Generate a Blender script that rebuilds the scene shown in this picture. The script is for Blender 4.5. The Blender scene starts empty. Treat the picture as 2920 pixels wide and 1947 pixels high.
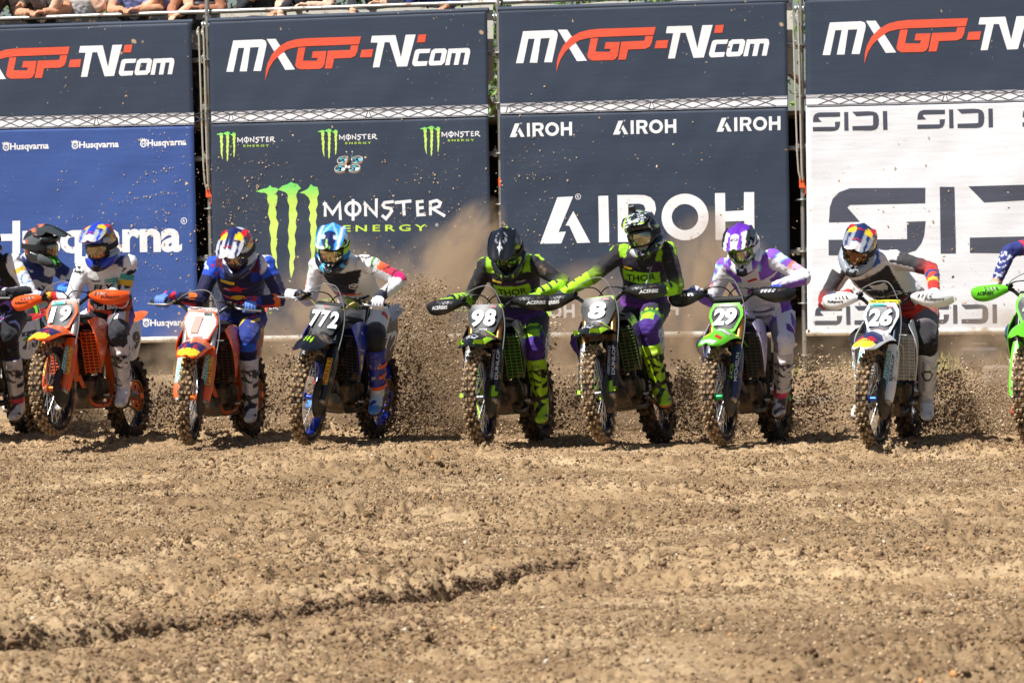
import bpy, bmesh, math, random
import numpy as np
from mathutils import Vector, Matrix
from mathutils.bvhtree import BVHTree
from mathutils.geometry import tessellate_polygon

scene = bpy.context.scene
col = scene.collection
rad = math.radians

# ------------------------------------------------------------------ camera
cam_d = bpy.data.cameras.new('camera')
cam = bpy.data.objects.new('camera', cam_d)
col.objects.link(cam)
cam_d.sensor_width = 36.0
cam_d.lens = 11310.0 / 2920.0 * 36.0
cam_d.clip_start = 0.5
cam_d.clip_end = 3000.0
_p, _r = rad(1.527), rad(0.75)
_F = Vector((0, math.cos(_p), -math.sin(_p)))
_R0 = Vector((1, 0, 0))
_U0 = _R0.cross(_F)
_R = _R0 * math.cos(_r) - _U0 * math.sin(_r)
_U = _U0 * math.cos(_r) + _R0 * math.sin(_r)
_M = Matrix((_R, _U, -_F)).transposed().to_4x4()
_M.translation = Vector((0, -30.0, 1.55))
cam.matrix_world = _M
cam_d.dof.use_dof = True
cam_d.dof.focus_distance = 29.8
cam_d.dof.aperture_fstop = 8.0
scene.camera = cam

# ------------------------------------------------------------------ world, sun, exposure
SUN_DIR = Vector((-0.43, -0.34, 0.84)).normalized()      # towards the sun
world = bpy.data.worlds.new('World')
scene.world = world
world.use_nodes = True
wn = world.node_tree.nodes
sky = wn.new('ShaderNodeTexSky')
sky.sky_type = 'NISHITA'
sky.sun_disc = False
sky.sun_elevation = math.asin(SUN_DIR.z)
sky.sun_rotation = math.atan2(SUN_DIR.x, SUN_DIR.y)
sky.air_density = 1.0
sky.dust_density = 1.2
world.node_tree.links.new(sky.outputs[0], wn['Background'].inputs['Color'])
wn['Background'].inputs['Strength'].default_value = 0.055
sun_d = bpy.data.lights.new('sun', 'SUN')
sun_d.energy = 5.0
sun_d.angle = rad(0.53)
sun_d.color = (1.0, 0.972, 0.93)
sun = bpy.data.objects.new('sun', sun_d)
col.objects.link(sun)
sun.rotation_euler = SUN_DIR.to_track_quat('Z', 'Y').to_euler()
sun.location = (-10, -5, 20)
scene.view_settings.view_transform = 'Standard'
scene.view_settings.look = 'None'
scene.view_settings.gamma = 1.0
scene.view_settings.use_curve_mapping = False
scene.view_settings.exposure = 0.42
scene.cycles.use_denoising = True
scene.cycles.max_bounces = 6
scene.cycles.diffuse_bounces = 3
scene.cycles.glossy_bounces = 3
scene.cycles.transmission_bounces = 4
scene.cycles.volume_bounces = 1
scene.cycles.transparent_max_bounces = 12
scene.cycles.volume_step_rate = 1.5
scene.cycles.volume_max_steps = 96

# ------------------------------------------------------------------ colour and material helpers
def lin(c):
    return tuple(((x / 255.0) / 12.92 if x / 255.0 <= 0.04045 else ((x / 255.0 + 0.055) / 1.055) ** 2.4) for x in c)

_mats = {}
def mat(name, rgb, rough=0.5, metal=0.0, bump=0.0, bscale=60.0, grime=0.0, var=0.0, spec=0.5, coat=0.0, gcol=(150, 122, 92), gscale=9.0):
    """rgb in 0..255 sRGB.  grime: share of the surface under dried dirt; var: slow colour unevenness."""
    key = (name, tuple(rgb), rough, metal, bump, bscale, grime, var, spec, coat, gscale)
    if key in _mats:
        return _mats[key]
    m = bpy.data.materials.new(name)
    m.use_nodes = True
    nt = m.node_tree; N = nt.nodes; L = nt.links
    b = N['Principled BSDF']
    b.inputs['Roughness'].default_value = rough
    b.inputs['Metallic'].default_value = metal
    b.inputs['Specular IOR Level'].default_value = spec
    b.inputs['Coat Weight'].default_value = coat
    c = lin(rgb)
    b.inputs['Base Color'].default_value = (*c, 1)
    tc = N.new('ShaderNodeTexCoord')
    src = None
    if var > 0:
        nz = N.new('ShaderNodeTexNoise'); nz.inputs['Scale'].default_value = 7.0; nz.inputs['Detail'].default_value = 6
        L.new(tc.outputs['Object'], nz.inputs['Vector'])
        mx = N.new('ShaderNodeMix'); mx.data_type = 'RGBA'
        mx.inputs['A'].default_value = (*[x * (1 - var) for x in c], 1)
        mx.inputs['B'].default_value = (*[min(1, x * (1 + var)) for x in c], 1)
        L.new(nz.outputs['Fac'], mx.inputs['Factor'])
        src = mx.outputs['Result']
    if grime > 0:
        n1 = N.new('ShaderNodeTexNoise'); n1.inputs['Scale'].default_value = gscale; n1.inputs['Detail'].default_value = 9; n1.inputs['Roughness'].default_value = 0.7
        L.new(tc.outputs['Object'], n1.inputs['Vector'])
        mr = N.new('ShaderNodeMapRange')
        mr.inputs['From Min'].default_value = 0.62 - 0.42 * grime
        mr.inputs['From Max'].default_value = 0.74 - 0.30 * grime
        mr.inputs['To Max'].default_value = 0.9
        L.new(n1.outputs['Fac'], mr.inputs['Value'])
        mg = N.new('ShaderNodeMix'); mg.data_type = 'RGBA'
        if src: L.new(src, mg.inputs['A'])
        else: mg.inputs['A'].default_value = (*c, 1)
        mg.inputs['B'].default_value = (*lin(gcol), 1)
        L.new(mr.outputs['Result'], mg.inputs['Factor'])
        src = mg.outputs['Result']
        ra = N.new('ShaderNodeMapRange'); ra.inputs['To Min'].default_value = rough; ra.inputs['To Max'].default_value = 0.9
        L.new(mr.outputs['Result'], ra.inputs['Value']); L.new(ra.outputs['Result'], b.inputs['Roughness'])
    if src: L.new(src, b.inputs['Base Color'])
    if bump > 0:
        nb = N.new('ShaderNodeTexNoise'); nb.inputs['Scale'].default_value = bscale; nb.inputs['Detail'].default_value = 5
        L.new(tc.outputs['Object'], nb.inputs['Vector'])
        bp = N.new('ShaderNodeBump'); bp.inputs['Strength'].default_value = bump; bp.inputs['Distance'].default_value = 0.01
        L.new(nb.outputs['Fac'], bp.inputs['Height']); L.new(bp.outputs['Normal'], b.inputs['Normal'])
    _mats[key] = m
    return m

def vcmat(name, rough=0.6, coat=0.0, bump=0.0, bscale=200.0, grime=0.0, spec=0.5, sheen=0.0, metal=0.0):
    """colour from the mesh's own 'Col' attribute (the dye of the cloth, the print of the shell)"""
    key = ('vc', name, rough, coat, bump, bscale, grime)
    if key in _mats:
        return _mats[key]
    m = mat(name + '_base', (200, 200, 200), rough, metal, bump, bscale, grime, 0.0, spec, coat).copy()
    m.name = name
    nt = m.node_tree; N = nt.nodes; L = nt.links
    at = N.new('ShaderNodeAttribute'); at.attribute_name = 'Col'
    b = N['Principled BSDF']
    b.inputs['Sheen Weight'].default_value = sheen
    if grime > 0:
        mg = [n for n in N if n.type == 'MIX'][0]
        L.new(at.outputs['Color'], mg.inputs['A'])
    else:
        L.new(at.outputs['Color'], b.inputs['Base Color'])
    _mats[key] = m
    return m

# ------------------------------------------------------------------ object helpers
def tag(o, label=None, cat=None, group=None, kind=None):
    if label: o['label'] = label
    if cat: o['category'] = cat
    if group: o['group'] = group
    if kind: o['kind'] = kind
    return o

def empty(name, M=None, label=None, cat=None, group=None):
    o = bpy.data.objects.new(name, None)
    o.empty_display_size = 0.1
    col.objects.link(o)
    if M is not None: o.matrix_world = M
    return tag(o, label, cat, group)

def V(*a): return Vector(a)

def catmull(pts, n):
    pts = [np.asarray(p, float) for p in pts]
    out = []
    P = [2 * pts[0] - pts[1]] + pts + [2 * pts[-1] - pts[-2]]
    for i in range(1, len(P) - 2):
        for k in range(n):
            t = k / n
            p0, p1, p2, p3 = P[i - 1], P[i], P[i + 1], P[i + 2]
            out.append(0.5 * ((2 * p1) + (-p0 + p2) * t + (2 * p0 - 5 * p1 + 4 * p2 - p3) * t * t + (-p0 + 3 * p1 - 3 * p2 + p3) * t ** 3))
    out.append(pts[-1])
    return out

class MB:
    def __init__(self): self.v = []; self.f = []; self.m = []
    def add(self, vs, fs, mi=0):
        o = len(self.v)
        self.v.extend([tuple(map(float, p)) for p in vs])
        self.f.extend([tuple(i + o for i in f) for f in fs])
        self.m.extend([mi] * len(fs))
        return self
    def loft(self, rings, closed=True, caps=True, mi=0):
        n = len(rings[0]); vs = [p for r in rings for p in r]; fs = []
        for i in range(len(rings) - 1):
            for j in range(n if closed else n - 1):
                k = (j + 1) % n
                fs.append((i * n + j, i * n + k, (i + 1) * n + k, (i + 1) * n + j))
        if caps and closed:
            fs.append(tuple(range(n - 1, -1, -1)))
            fs.append(tuple((len(rings) - 1) * n + j for j in range(n)))
        return self.add(vs, fs, mi)
    def tube(self, pts, r, n=8, mi=0, caps=True, flat=1.0, smooth=0, side=None):
        if smooth: 
            if isinstance(r, (list, tuple)):
                r = [float(x[0]) for x in catmull([(q,) for q in r], smooth)]
            pts = catmull(pts, smooth)
        pts = [Vector([float(c) for c in p]) for p in pts]
        rs = list(r) if isinstance(r, (list, tuple, np.ndarray)) else [r] * len(pts)
        rings = []; up = None
        for i, p in enumerate(pts):
            a = pts[max(0, i - 1)]; b = pts[min(len(pts) - 1, i + 1)]
            d = (b - a).normalized()
            if up is None:
                up = Vector(side) if side else (Vector((0, 0, 1)) if abs(d.z) < 0.9 else Vector((1, 0, 0)))
            x = d.cross(up).normalized(); up = x.cross(d).normalized()
            rings.append([p + (x * math.cos(2 * math.pi * k / n) + up * (math.sin(2 * math.pi * k / n) * flat)) * rs[i] for k in range(n)])
        return self.loft(rings, True, caps, mi)
    def box(self, c, s, R=None, mi=0, bev=0.12):
        # box with chamfered edges, bev as share of the smallest side
        sx, sy, sz = [q / 2 for q in s]; b = min(sx, sy, sz) * bev * 2
        bm = bmesh.new(); bmesh.ops.create_cube(bm, size=1.0)
        for v in bm.verts: v.co = Vector((v.co.x * 2 * sx, v.co.y * 2 * sy, v.co.z * 2 * sz))
        if bev > 0: bmesh.ops.bevel(bm, geom=bm.edges[:], offset=b, segments=1, affect='EDGES')
        bm.verts.index_update()
        c = Vector(c)
        vs = [((R @ v.co) if R is not None else v.co) + c for v in bm.verts]
        fs = [tuple(v.index for v in f.verts) for f in bm.faces]
        bm.free()
        return self.add(vs, fs, mi)
    def lathe(self, prof, n=24, c=(0, 0, 0), mi=0, closed=False, axis='y'):
        # prof: (radius, height along axis)
        rings = []
        for k in range(n):
            a = 2 * math.pi * k / n; ca, sa = math.cos(a), math.sin(a)
            if axis == 'y': rings.append([(c[0] + r * ca, c[1] + h, c[2] + r * sa) for r, h in prof])
            elif axis == 'z': rings.append([(c[0] + r * ca, c[1] + r * sa, c[2] + h) for r, h in prof])
            else: rings.append([(c[0] + h, c[1] + r * ca, c[2] + r * sa) for r, h in prof])
        m = len(prof); vs = [p for r in rings for p in r]; fs = []
        for i in range(n):
            i2 = (i + 1) % n
            for j in range(m if closed else m - 1):
                j2 = (j + 1) % m
                fs.append((i * m + j, i2 * m + j, i2 * m + j2, i * m + j2))
        return self.add(vs, fs, mi)
    def sheet(self, rows, th=0.004, nu=3, nv=3, mi=0, mi2=None):
        # rows of control points -> smooth curved plate with thickness
        R = [catmull(r, nv) for r in rows] if nv > 1 else [[np.asarray(p, float) for p in r] for r in rows]
        if nu > 1:
            cols = [catmull([R[i][j] for i in range(len(R))], nu) for j in range(len(R[0]))]
            G = np.array(cols).transpose(1, 0, 2)
        else: G = np.array(R)
        a, b, _ = G.shape
        du = np.gradient(G, axis=0); dv = np.gradient(G, axis=1)
        N = np.cross(du, dv); N /= (np.linalg.norm(N, axis=2, keepdims=True) + 1e-12)
        top = (G + N * th / 2).reshape(-1, 3); bot = (G - N * th / 2).reshape(-1, 3)
        n = a * b; fs = []; mi2 = mi if mi2 is None else mi2
        for i in range(a - 1):
            for j in range(b - 1):
                q = (i * b + j, (i + 1) * b + j, (i + 1) * b + j + 1, i * b + j + 1)
                fs.append(q)
        self.add(list(top) + list(bot), fs, mi)
        o = len(self.v) - 2 * n
        def rim(e):
            for x, y in zip(e[:-1], e[1:]):
                self.f.append((o + x, o + y, o + n + y, o + n + x)); self.m.append(mi)
        for i in range(a - 1):
            for j in range(b - 1):
                self.f.append(tuple(o + n + k for k in (i * b + j, i * b + j + 1, (i + 1) * b + j + 1, (i + 1) * b + j))); self.m.append(mi2)
        rim([j for j in range(b)]); rim([(a - 1) * b + j for j in range(b)][::-1])
        rim([i * b for i in range(a)][::-1]); rim([i * b + b - 1 for i in range(a)])
        return self
    def poly(self, pts, off, mi=0):
        # flat outline (3D) extruded by vector off
        pts = [Vector(p) for p in pts]; off = Vector(off); n = len(pts)
        tri = tessellate_polygon([pts])
        vs = pts + [p + off for p in pts]
        fs = [tuple(t) for t in tri] + [tuple(i + n for i in reversed(t)) for t in tri]
        fs += [(i, (i + 1) % n, (i + 1) % n + n, i + n) for i in range(n)]
        return self.add(vs, fs, mi)
    def xform(self, M):
        self.v = [tuple(M @ Vector(p)) for p in self.v]; return self
    def mesh(self, name, mats, smooth=35):
        me = bpy.data.meshes.new(name)
        me.from_pydata(self.v, [], self.f)
        mats = mats if isinstance(mats, (list, tuple)) else [mats]
        for q in mats: me.materials.append(q)
        if len(mats) > 1: me.polygons.foreach_set('material_index', self.m)
        bm = bmesh.new(); bm.from_mesh(me); bmesh.ops.recalc_face_normals(bm, faces=bm.faces[:]); bm.to_mesh(me); bm.free()
        if smooth:
            me.polygons.foreach_set('use_smooth', [True] * len(me.polygons))
            me.set_sharp_from_angle(angle=rad(smooth))
        me.update()
        return me
    def build(self, name, mats, parent=None, smooth=35, M=None):
        return obj(name, self.mesh(name, mats, smooth), parent, M)

def obj(name, me, parent=None, M=None):
    o = bpy.data.objects.new(name, me)
    col.objects.link(o)
    if parent is not None: o.parent = parent
    if M is not None: o.matrix_local = M
    return o

# ------------------------------------------------------------------ lettering
_txt = {}
def text2d(s, bold=0.0, shear=0.0, space=1.0):
    """glyph outlines of the built-in font as flat triangles, bounding box scaled to 0..1 x 0..1; also returns aspect"""
    key = (s, bold, shear, space)
    if key in _txt: return _txt[key]
    cu = bpy.data.curves.new('lettering', 'FONT')
    cu.body = s; cu.offset = bold; cu.shear = shear; cu.space_character = space; cu.resolution_u = 3; cu.fill_mode = 'BOTH'
    o = bpy.data.objects.new('lettering_source', cu); col.objects.link(o)
    dg = bpy.context.evaluated_depsgraph_get(); dg.update()
    me = bpy.data.meshes.new_from_object(o.evaluated_get(dg))
    vs = np.array([v.co[:2] for v in me.vertices]); fs = [tuple(p.vertices) for p in me.polygons]
    bpy.data.objects.remove(o); bpy.data.curves.remove(cu); bpy.data.meshes.remove(me)
    lo, hi = vs.min(0), vs.max(0); asp = (hi[0] - lo[0]) / (hi[1] - lo[1])
    vs = (vs - lo) / (hi - lo)
    _txt[key] = (vs, fs, asp)
    return _txt[key]

def letters(s, m, parent, O, X, Y, bold=0.02, shear=0.0, space=1.0, lift=0.0025, bvh=None, name='lettering', reach=0.25, M=None):
    """flat print: O lower-left corner, X full-width vector, Y full-height vector; pressed on bvh's surface when given"""
    vs, fs, _ = text2d(s, bold, shear, space)
    O, X, Y = Vector(O), Vector(X), Vector(Y)
    N = X.cross(Y).normalized()
    P = []
    for x, y in vs:
        p = O + X * float(x) + Y * float(y)
        if bvh is not None:
            h = bvh.ray_cast(p + N * reach, -N, reach * 2)
            if h[0] is not None: p = h[0]
        P.append(p + N * lift)
    mb = MB().add(P, fs)
    me = bpy.data.meshes.new(name); me.from_pydata(mb.v, [], mb.f); me.materials.append(m)
    return obj(name, me, parent, M)

def fan(polys, to3d):
    """list of outlines (first outer, others holes) -> verts, tris"""
    pl = [[Vector((x, y, 0)) for x, y in p] for p in polys]
    tri = tessellate_polygon(pl)
    flat = [p for q in polys for p in q]
    return [to3d(x, y) for x, y in flat], [tuple(t) for t in tri]

def strokes2d(lines, wd):
    """polylines -> quads with mitred joins, 2D"""
    vs = []; fs = []
    for ln in lines:
        P = [np.array(p, float) for p in ln]
        closed = np.allclose(P[0], P[-1]) and len(P) > 3
        L = []; R = []
        for i, p in enumerate(P):
            a = P[i - 1] if i > 0 else (P[-2] if closed else None)
            b = P[i + 1] if i < len(P) - 1 else (P[1] if closed else None)
            d1 = (p - a) / np.linalg.norm(p - a) if a is not None else None
            d2 = (b - p) / np.linalg.norm(b - p) if b is not None else None
            if d1 is None: d1 = d2
            if d2 is None: d2 = d1
            n1 = np.array([-d1[1], d1[0]]); n2 = np.array([-d2[1], d2[0]])
            n = n1 + n2; k = np.linalg.norm(n); n = n1 if k < 0.5 else n / k
            s = wd / 2 / max(0.45, float(n @ n1))
            L.append(p + n * s); R.append(p - n * s)
        o = len(vs); vs += L + R; m = len(P)
        fs += [(o + i, o + i + 1, o + m + i + 1, o + m + i) for i in range(m - 1)]
    return vs, fs

# ------------------------------------------------------------------ noise on numpy arrays
def _hash(ix, iy, seed):
    h = (ix.astype(np.int64) * 374761393 + iy.astype(np.int64) * 668265263 + seed * 1442695041) & 0x7fffffff
    h = ((h ^ (h >> 13)) * 1274126177) & 0x7fffffff
    return ((h ^ (h >> 16)) & 0xffff) / 65535.0
def gnoise(x, y, seed=0):
    ix = np.floor(x); iy = np.floor(y); fx = x - ix; fy = y - iy
    u = fx * fx * fx * (fx * (fx * 6 - 15) + 10); v = fy * fy * fy * (fy * (fy * 6 - 15) + 10)
    def g(dx, dy):
        a = _hash(ix + dx, iy + dy, seed) * 2 * math.pi
        return np.cos(a) * (fx - dx) + np.sin(a) * (fy - dy)
    n0 = g(0, 0) * (1 - u) + g(1, 0) * u; n1 = g(0, 1) * (1 - u) + g(1, 1) * u
    return (n0 * (1 - v) + n1 * v) * 1.4

def remesh(mbs, name, voxel, smooth_it=6, fac=0.5):
    """one continuous skin round everything in the builder"""
    me = bpy.data.meshes.new(name); me.from_pydata(mbs.v, [], mbs.f)
    bm = bmesh.new(); bm.from_mesh(me); bmesh.ops.recalc_face_normals(bm, faces=bm.faces[:]); bm.to_mesh(me); bm.free()
    o = bpy.data.objects.new(name, me); col.objects.link(o)
    r = o.modifiers.new('r', 'REMESH'); r.mode = 'VOXEL'; r.voxel_size = voxel
    s = o.modifiers.new('s', 'SMOOTH'); s.iterations = smooth_it; s.factor = fac
    dg = bpy.context.evaluated_depsgraph_get(); dg.update()
    out = bpy.data.meshes.new_from_object(o.evaluated_get(dg))
    bpy.data.objects.remove(o); bpy.data.meshes.remove(me)
    out.name = name
    out.polygons.foreach_set('use_smooth', [True] * len(out.polygons))
    return out

def coords(me):
    a = np.empty(len(me.vertices) * 3); me.vertices.foreach_get('co', a); return a.reshape(-1, 3)
def normals(me):
    a = np.empty(len(me.vertices) * 3); me.vertices.foreach_get('normal', a); return a.reshape(-1, 3)
def set_coords(me, P):
    me.vertices.foreach_set('co', P.reshape(-1)); me.update()
def paint(me, C):
    """C: n x 3 sRGB 0..255 per vertex"""
    a = me.color_attributes.new('Col', 'FLOAT_COLOR', 'POINT')
    c = np.asarray(C, float) / 255.0
    c = np.where(c <= 0.04045, c / 12.92, ((c + 0.055) / 1.055) ** 2.4)
    a.data.foreach_set('color', np.concatenate([c, np.ones((len(c), 1))], 1).reshape(-1))
LOGO = {'BANNER': [[(-7.254, 3.721), (-3.276, 3.732), (-7.315, 0.512), (-3.249, 0.556)], [(-3.09, 3.737), (-0.209, 3.765), (-3.086, 0.552), (-0.199, 0.565)], [(-0.091, 3.768), (2.779, 3.779), (-0.096, 0.568), (2.787, 0.57)],
            [(2.957, 3.787), (6.972, 3.801), (2.948, 0.576), (6.946, 0.586)]],
 'CAP_A': [[(0.0, 0.0), (0.182, 0.452), (0.341, 0.458), (0.191, 0.112), (0.266, 0.115), (0.218, 0.001)], [(0.263, 0.175), (0.342, 0.315), (0.508, 0.005), (0.378, 0.002), (0.301, 0.172)],
           [(0.594, 0.458), (0.693, 0.46), (0.698, 0.007), (0.595, 0.005)],
           [(1.754, 0.468), (1.854, 0.468), (1.855, 0.29), (2.038, 0.298), (2.041, 0.472), (2.141, 0.473), (2.139, 0.019), (2.042, 0.017), (2.041, 0.196), (1.853, 0.192), (1.851, 0.016), (1.756, 0.014)]],
 'CAP_AT': [(0.298, 1.467, 1), (0.007, 2.515, 0.2937), (1.049, 2.52, 0.2937), (2.078, 2.528, 0.2937), (0.014, 0.733, 0.2937), (1.051, 0.753, 0.2937), (2.074, 0.772, 0.2937)],
 'CAP_R': [[(0.785, 0.464), (0.991, 0.463), (1.061, 0.458), (1.116, 0.437), (1.155, 0.392), (1.168, 0.324), (1.149, 0.256), (1.078, 0.196), (1.181, 0.01), (1.062, 0.009), (0.973, 0.184), (0.892, 0.182), (0.89, 0.007), (0.786, 0.007)],
           [(0.892, 0.376), (1.004, 0.377), (1.046, 0.364), (1.062, 0.326), (1.045, 0.282), (1.002, 0.265), (0.89, 0.264)]],
 'CAP_RING': [[(1.689, 0.238), (1.686, 0.203), (1.677, 0.168), (1.662, 0.136), (1.643, 0.106), (1.619, 0.079), (1.591, 0.056), (1.559, 0.038), (1.525, 0.025), (1.489, 0.017), (1.453, 0.015), (1.416, 0.018), (1.381, 0.027), (1.347, 0.041),
               (1.316, 0.06), (1.288, 0.083), (1.265, 0.111), (1.246, 0.141), (1.232, 0.174), (1.224, 0.209), (1.222, 0.244), (1.225, 0.28), (1.234, 0.314), (1.248, 0.347), (1.268, 0.377), (1.292, 0.403), (1.32, 0.426), (1.352, 0.444),
               (1.386, 0.457), (1.422, 0.465), (1.458, 0.467), (1.495, 0.464), (1.53, 0.455), (1.564, 0.441), (1.595, 0.422), (1.623, 0.398), (1.646, 0.371), (1.665, 0.341), (1.678, 0.308), (1.687, 0.273)],
              [(1.588, 0.239), (1.585, 0.215), (1.577, 0.191), (1.565, 0.169), (1.548, 0.15), (1.528, 0.135), (1.505, 0.123), (1.48, 0.117), (1.454, 0.114), (1.428, 0.117), (1.404, 0.125), (1.381, 0.137), (1.361, 0.153), (1.345, 0.172),
               (1.333, 0.194), (1.326, 0.218), (1.323, 0.243), (1.326, 0.268), (1.334, 0.291), (1.347, 0.313), (1.363, 0.332), (1.383, 0.347), (1.406, 0.359), (1.431, 0.366), (1.457, 0.368), (1.483, 0.365), (1.508, 0.357), (1.53, 0.345),
               (1.55, 0.329), (1.566, 0.31), (1.578, 0.288), (1.585, 0.264)]],
 'CLAW': [[(0.0, 0.0), (0.071, 0.022), (0.127, 0.034), (0.152, 0.061), (0.17, 0.038), (0.23, 0.029), (0.235, 0.006), (0.211, -0.027), (0.229, -0.054), (0.22, -0.121), (0.202, -0.161), (0.215, -0.215), (0.207, -0.268), (0.234, -0.322),
           (0.219, -0.389), (0.211, -0.456), (0.217, -0.523), (0.202, -0.576), (0.212, -0.643), (0.207, -0.71), (0.216, -0.764), (0.209, -0.801), (0.193, -0.75), (0.172, -0.683), (0.153, -0.602), (0.147, -0.535), (0.155, -0.469),
           (0.135, -0.374), (0.15, -0.308), (0.123, -0.227), (0.139, -0.147), (0.118, -0.08), (0.126, -0.039), (0.105, -0.019), (0.056, -0.014)],
          [(0.232, 0.012), (0.282, 0.052), (0.331, 0.064), (0.374, 0.09), (0.388, 0.077), (0.437, 0.065), (0.474, 0.022), (0.443, 0.003), (0.421, -0.044), (0.434, -0.111), (0.412, -0.178), (0.432, -0.231), (0.41, -0.311), (0.423, -0.365),
           (0.401, -0.445), (0.414, -0.525), (0.399, -0.579), (0.405, -0.659), (0.383, -0.712), (0.396, -0.766), (0.374, -0.833), (0.359, -0.87), (0.346, -0.806), (0.341, -0.712), (0.353, -0.645), (0.329, -0.551), (0.344, -0.471),
           (0.332, -0.39), (0.347, -0.31), (0.341, -0.23), (0.349, -0.15), (0.329, -0.096), (0.337, -0.043), (0.316, -0.016), (0.281, -0.002)],
          [(0.456, -0.022), (0.513, 0.001), (0.548, 0.021), (0.577, 0.063), (0.604, 0.04), (0.646, 0.033), (0.659, -0.034), (0.638, -0.074), (0.644, -0.141), (0.622, -0.194), (0.635, -0.247), (0.62, -0.314), (0.633, -0.368),
           (0.618, -0.448), (0.621, -0.528), (0.609, -0.608), (0.6, -0.688), (0.579, -0.741), (0.565, -0.714), (0.573, -0.634), (0.56, -0.554), (0.576, -0.474), (0.563, -0.407), (0.571, -0.34), (0.55, -0.286), (0.565, -0.22),
           (0.545, -0.166), (0.567, -0.113), (0.547, -0.066), (0.505, -0.032)]],
 'CLAW_AT': [(-2.625, 2.025, 1), (-3.03, 2.601, 0.3155), (-1.969, 2.608, 0.3155), (-0.911, 2.616, 0.3155), (-3.024, 0.931, 0.3155), (-1.953, 0.936, 0.3155), (-0.899, 0.941, 0.3155)],
 'CLAW_STROKES': [[(0.719, -0.262), (0.723, -0.135), (0.796, -0.234), (0.87, -0.133), (0.876, -0.298)], [(0.697, -0.139), (0.741, -0.136)],
                  [(1.083, -0.19), (1.077, -0.214), (1.061, -0.235), (1.036, -0.248), (1.007, -0.253), (0.979, -0.247), (0.954, -0.233), (0.938, -0.212), (0.933, -0.188), (0.939, -0.163), (0.956, -0.143), (0.98, -0.129), (1.009, -0.125),
                   (1.038, -0.13), (1.062, -0.144), (1.078, -0.165), (1.083, -0.19)],
                  [(1.01, -0.093), (1.008, -0.306)], [(1.141, -0.265), (1.14, -0.141), (1.252, -0.256), (1.257, -0.09)], [(1.124, -0.148), (1.148, -0.138)],
                  [(1.434, -0.123), (1.34, -0.132), (1.323, -0.157), (1.339, -0.18), (1.401, -0.192), (1.412, -0.216), (1.386, -0.251), (1.351, -0.292), (1.31, -0.257)], [(1.443, -0.134), (1.614, -0.12)], [(1.533, -0.127), (1.538, -0.263)],
                  [(1.74, -0.125), (1.66, -0.132)], [(1.674, -0.132), (1.678, -0.259), (1.759, -0.254)], [(1.679, -0.193), (1.74, -0.186)],
                  [(1.807, -0.264), (1.809, -0.134), (1.878, -0.119), (1.914, -0.141), (1.899, -0.178), (1.829, -0.198), (1.959, -0.274)]],
 'CLAW_SUB': [(0.905, -0.415), (1.764, -0.418), (1.765, -0.353), (0.906, -0.35)],
 'EVENT_AT': [(-4.461, 3.206), (-1.388, 3.231), (1.603, 3.247), (4.648, 3.253)],
 'EVENT_HOLE': [[(0.625, 0.049), (0.645, 0.126), (0.712, 0.127), (0.694, 0.05)]],
 'EVENT_RED': [[(-1.119, -0.105), (-1.11, 0.002), (-1.091, 0.071), (-1.046, 0.154), (-0.971, 0.229), (-0.883, 0.276), (-0.794, 0.297), (-0.692, 0.306), (-0.116, 0.309), (-0.137, 0.232), (-0.693, 0.226), (-0.796, 0.218), (-0.884, 0.199),
                (-0.958, 0.152), (-1.032, 0.084), (-1.077, 0.015), (-1.103, -0.054)],
               [(-0.768, 0.214), (-0.693, 0.215), (-0.722, 0.084), (-0.579, 0.08), (-0.567, 0.108), (-0.632, 0.109), (-0.618, 0.174), (-0.475, 0.174), (-0.499, 0.044), (-0.521, 0.009), (-0.551, -0.002), (-0.755, -0.001), (-0.791, 0.016),
                (-0.806, 0.044)],
               [(-0.461, 0.176), (-0.231, 0.179), (-0.22, 0.223), (-0.143, 0.224), (-0.156, 0.16), (-0.178, 0.119), (-0.222, 0.1), (-0.396, 0.097), (-0.42, 0.0), (-0.497, 0.0)],
               [(-0.112, 0.177), (0.008, 0.181), (-0.009, 0.101), (-0.132, 0.102)], [(0.476, 0.311), (0.558, 0.313), (0.542, 0.236), (0.46, 0.235)]],
 'EVENT_WHITE': [[(-1.525, -0.008), (-1.449, 0.302), (-1.146, 0.306), (-1.11, 0.292), (-1.1, 0.264), (-1.103, 0.239), (-1.163, -0.008), (-1.242, -0.006), (-1.181, 0.23), (-1.272, 0.228), (-1.311, -0.009), (-1.386, -0.007), (-1.334, 0.227),
                  (-1.397, 0.226), (-1.451, -0.01)],
                 [(-1.098, 0.308), (-1.004, 0.307), (-0.938, 0.205), (-1.002, 0.15)], [(-0.994, 0.139), (-0.921, 0.176), (-0.809, -0.001), (-0.909, -0.003)],
                 [(-0.003, 0.312), (0.24, 0.313), (0.292, 0.094), (0.345, 0.314), (0.448, 0.314), (0.355, 0.003), (0.253, 0.001), (0.179, 0.245), (0.128, 0.246), (0.068, 0.001), (0.0, 0.0), (0.056, 0.244), (-0.017, 0.246)],
                 [(0.429, 0.001), (0.412, 0.015), (0.406, 0.036), (0.437, 0.149), (0.451, 0.165), (0.48, 0.17), (0.598, 0.17), (0.585, 0.129), (0.488, 0.128), (0.479, 0.12), (0.461, 0.049), (0.565, 0.049), (0.553, 0.005)],
                 [(0.581, 0.011), (0.576, 0.035), (0.606, 0.149), (0.638, 0.169), (0.746, 0.17), (0.767, 0.149), (0.74, 0.035), (0.708, 0.007), (0.596, 0.004)],
                 [(0.744, 0.005), (0.782, 0.165), (0.975, 0.169), (0.996, 0.16), (1.0, 0.125), (0.973, 0.006), (0.926, 0.006), (0.95, 0.124), (0.906, 0.124), (0.88, 0.006), (0.832, 0.005), (0.857, 0.122), (0.813, 0.122), (0.789, 0.005)]],
 'POST': [-3.139, -0.116, 2.901],
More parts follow.
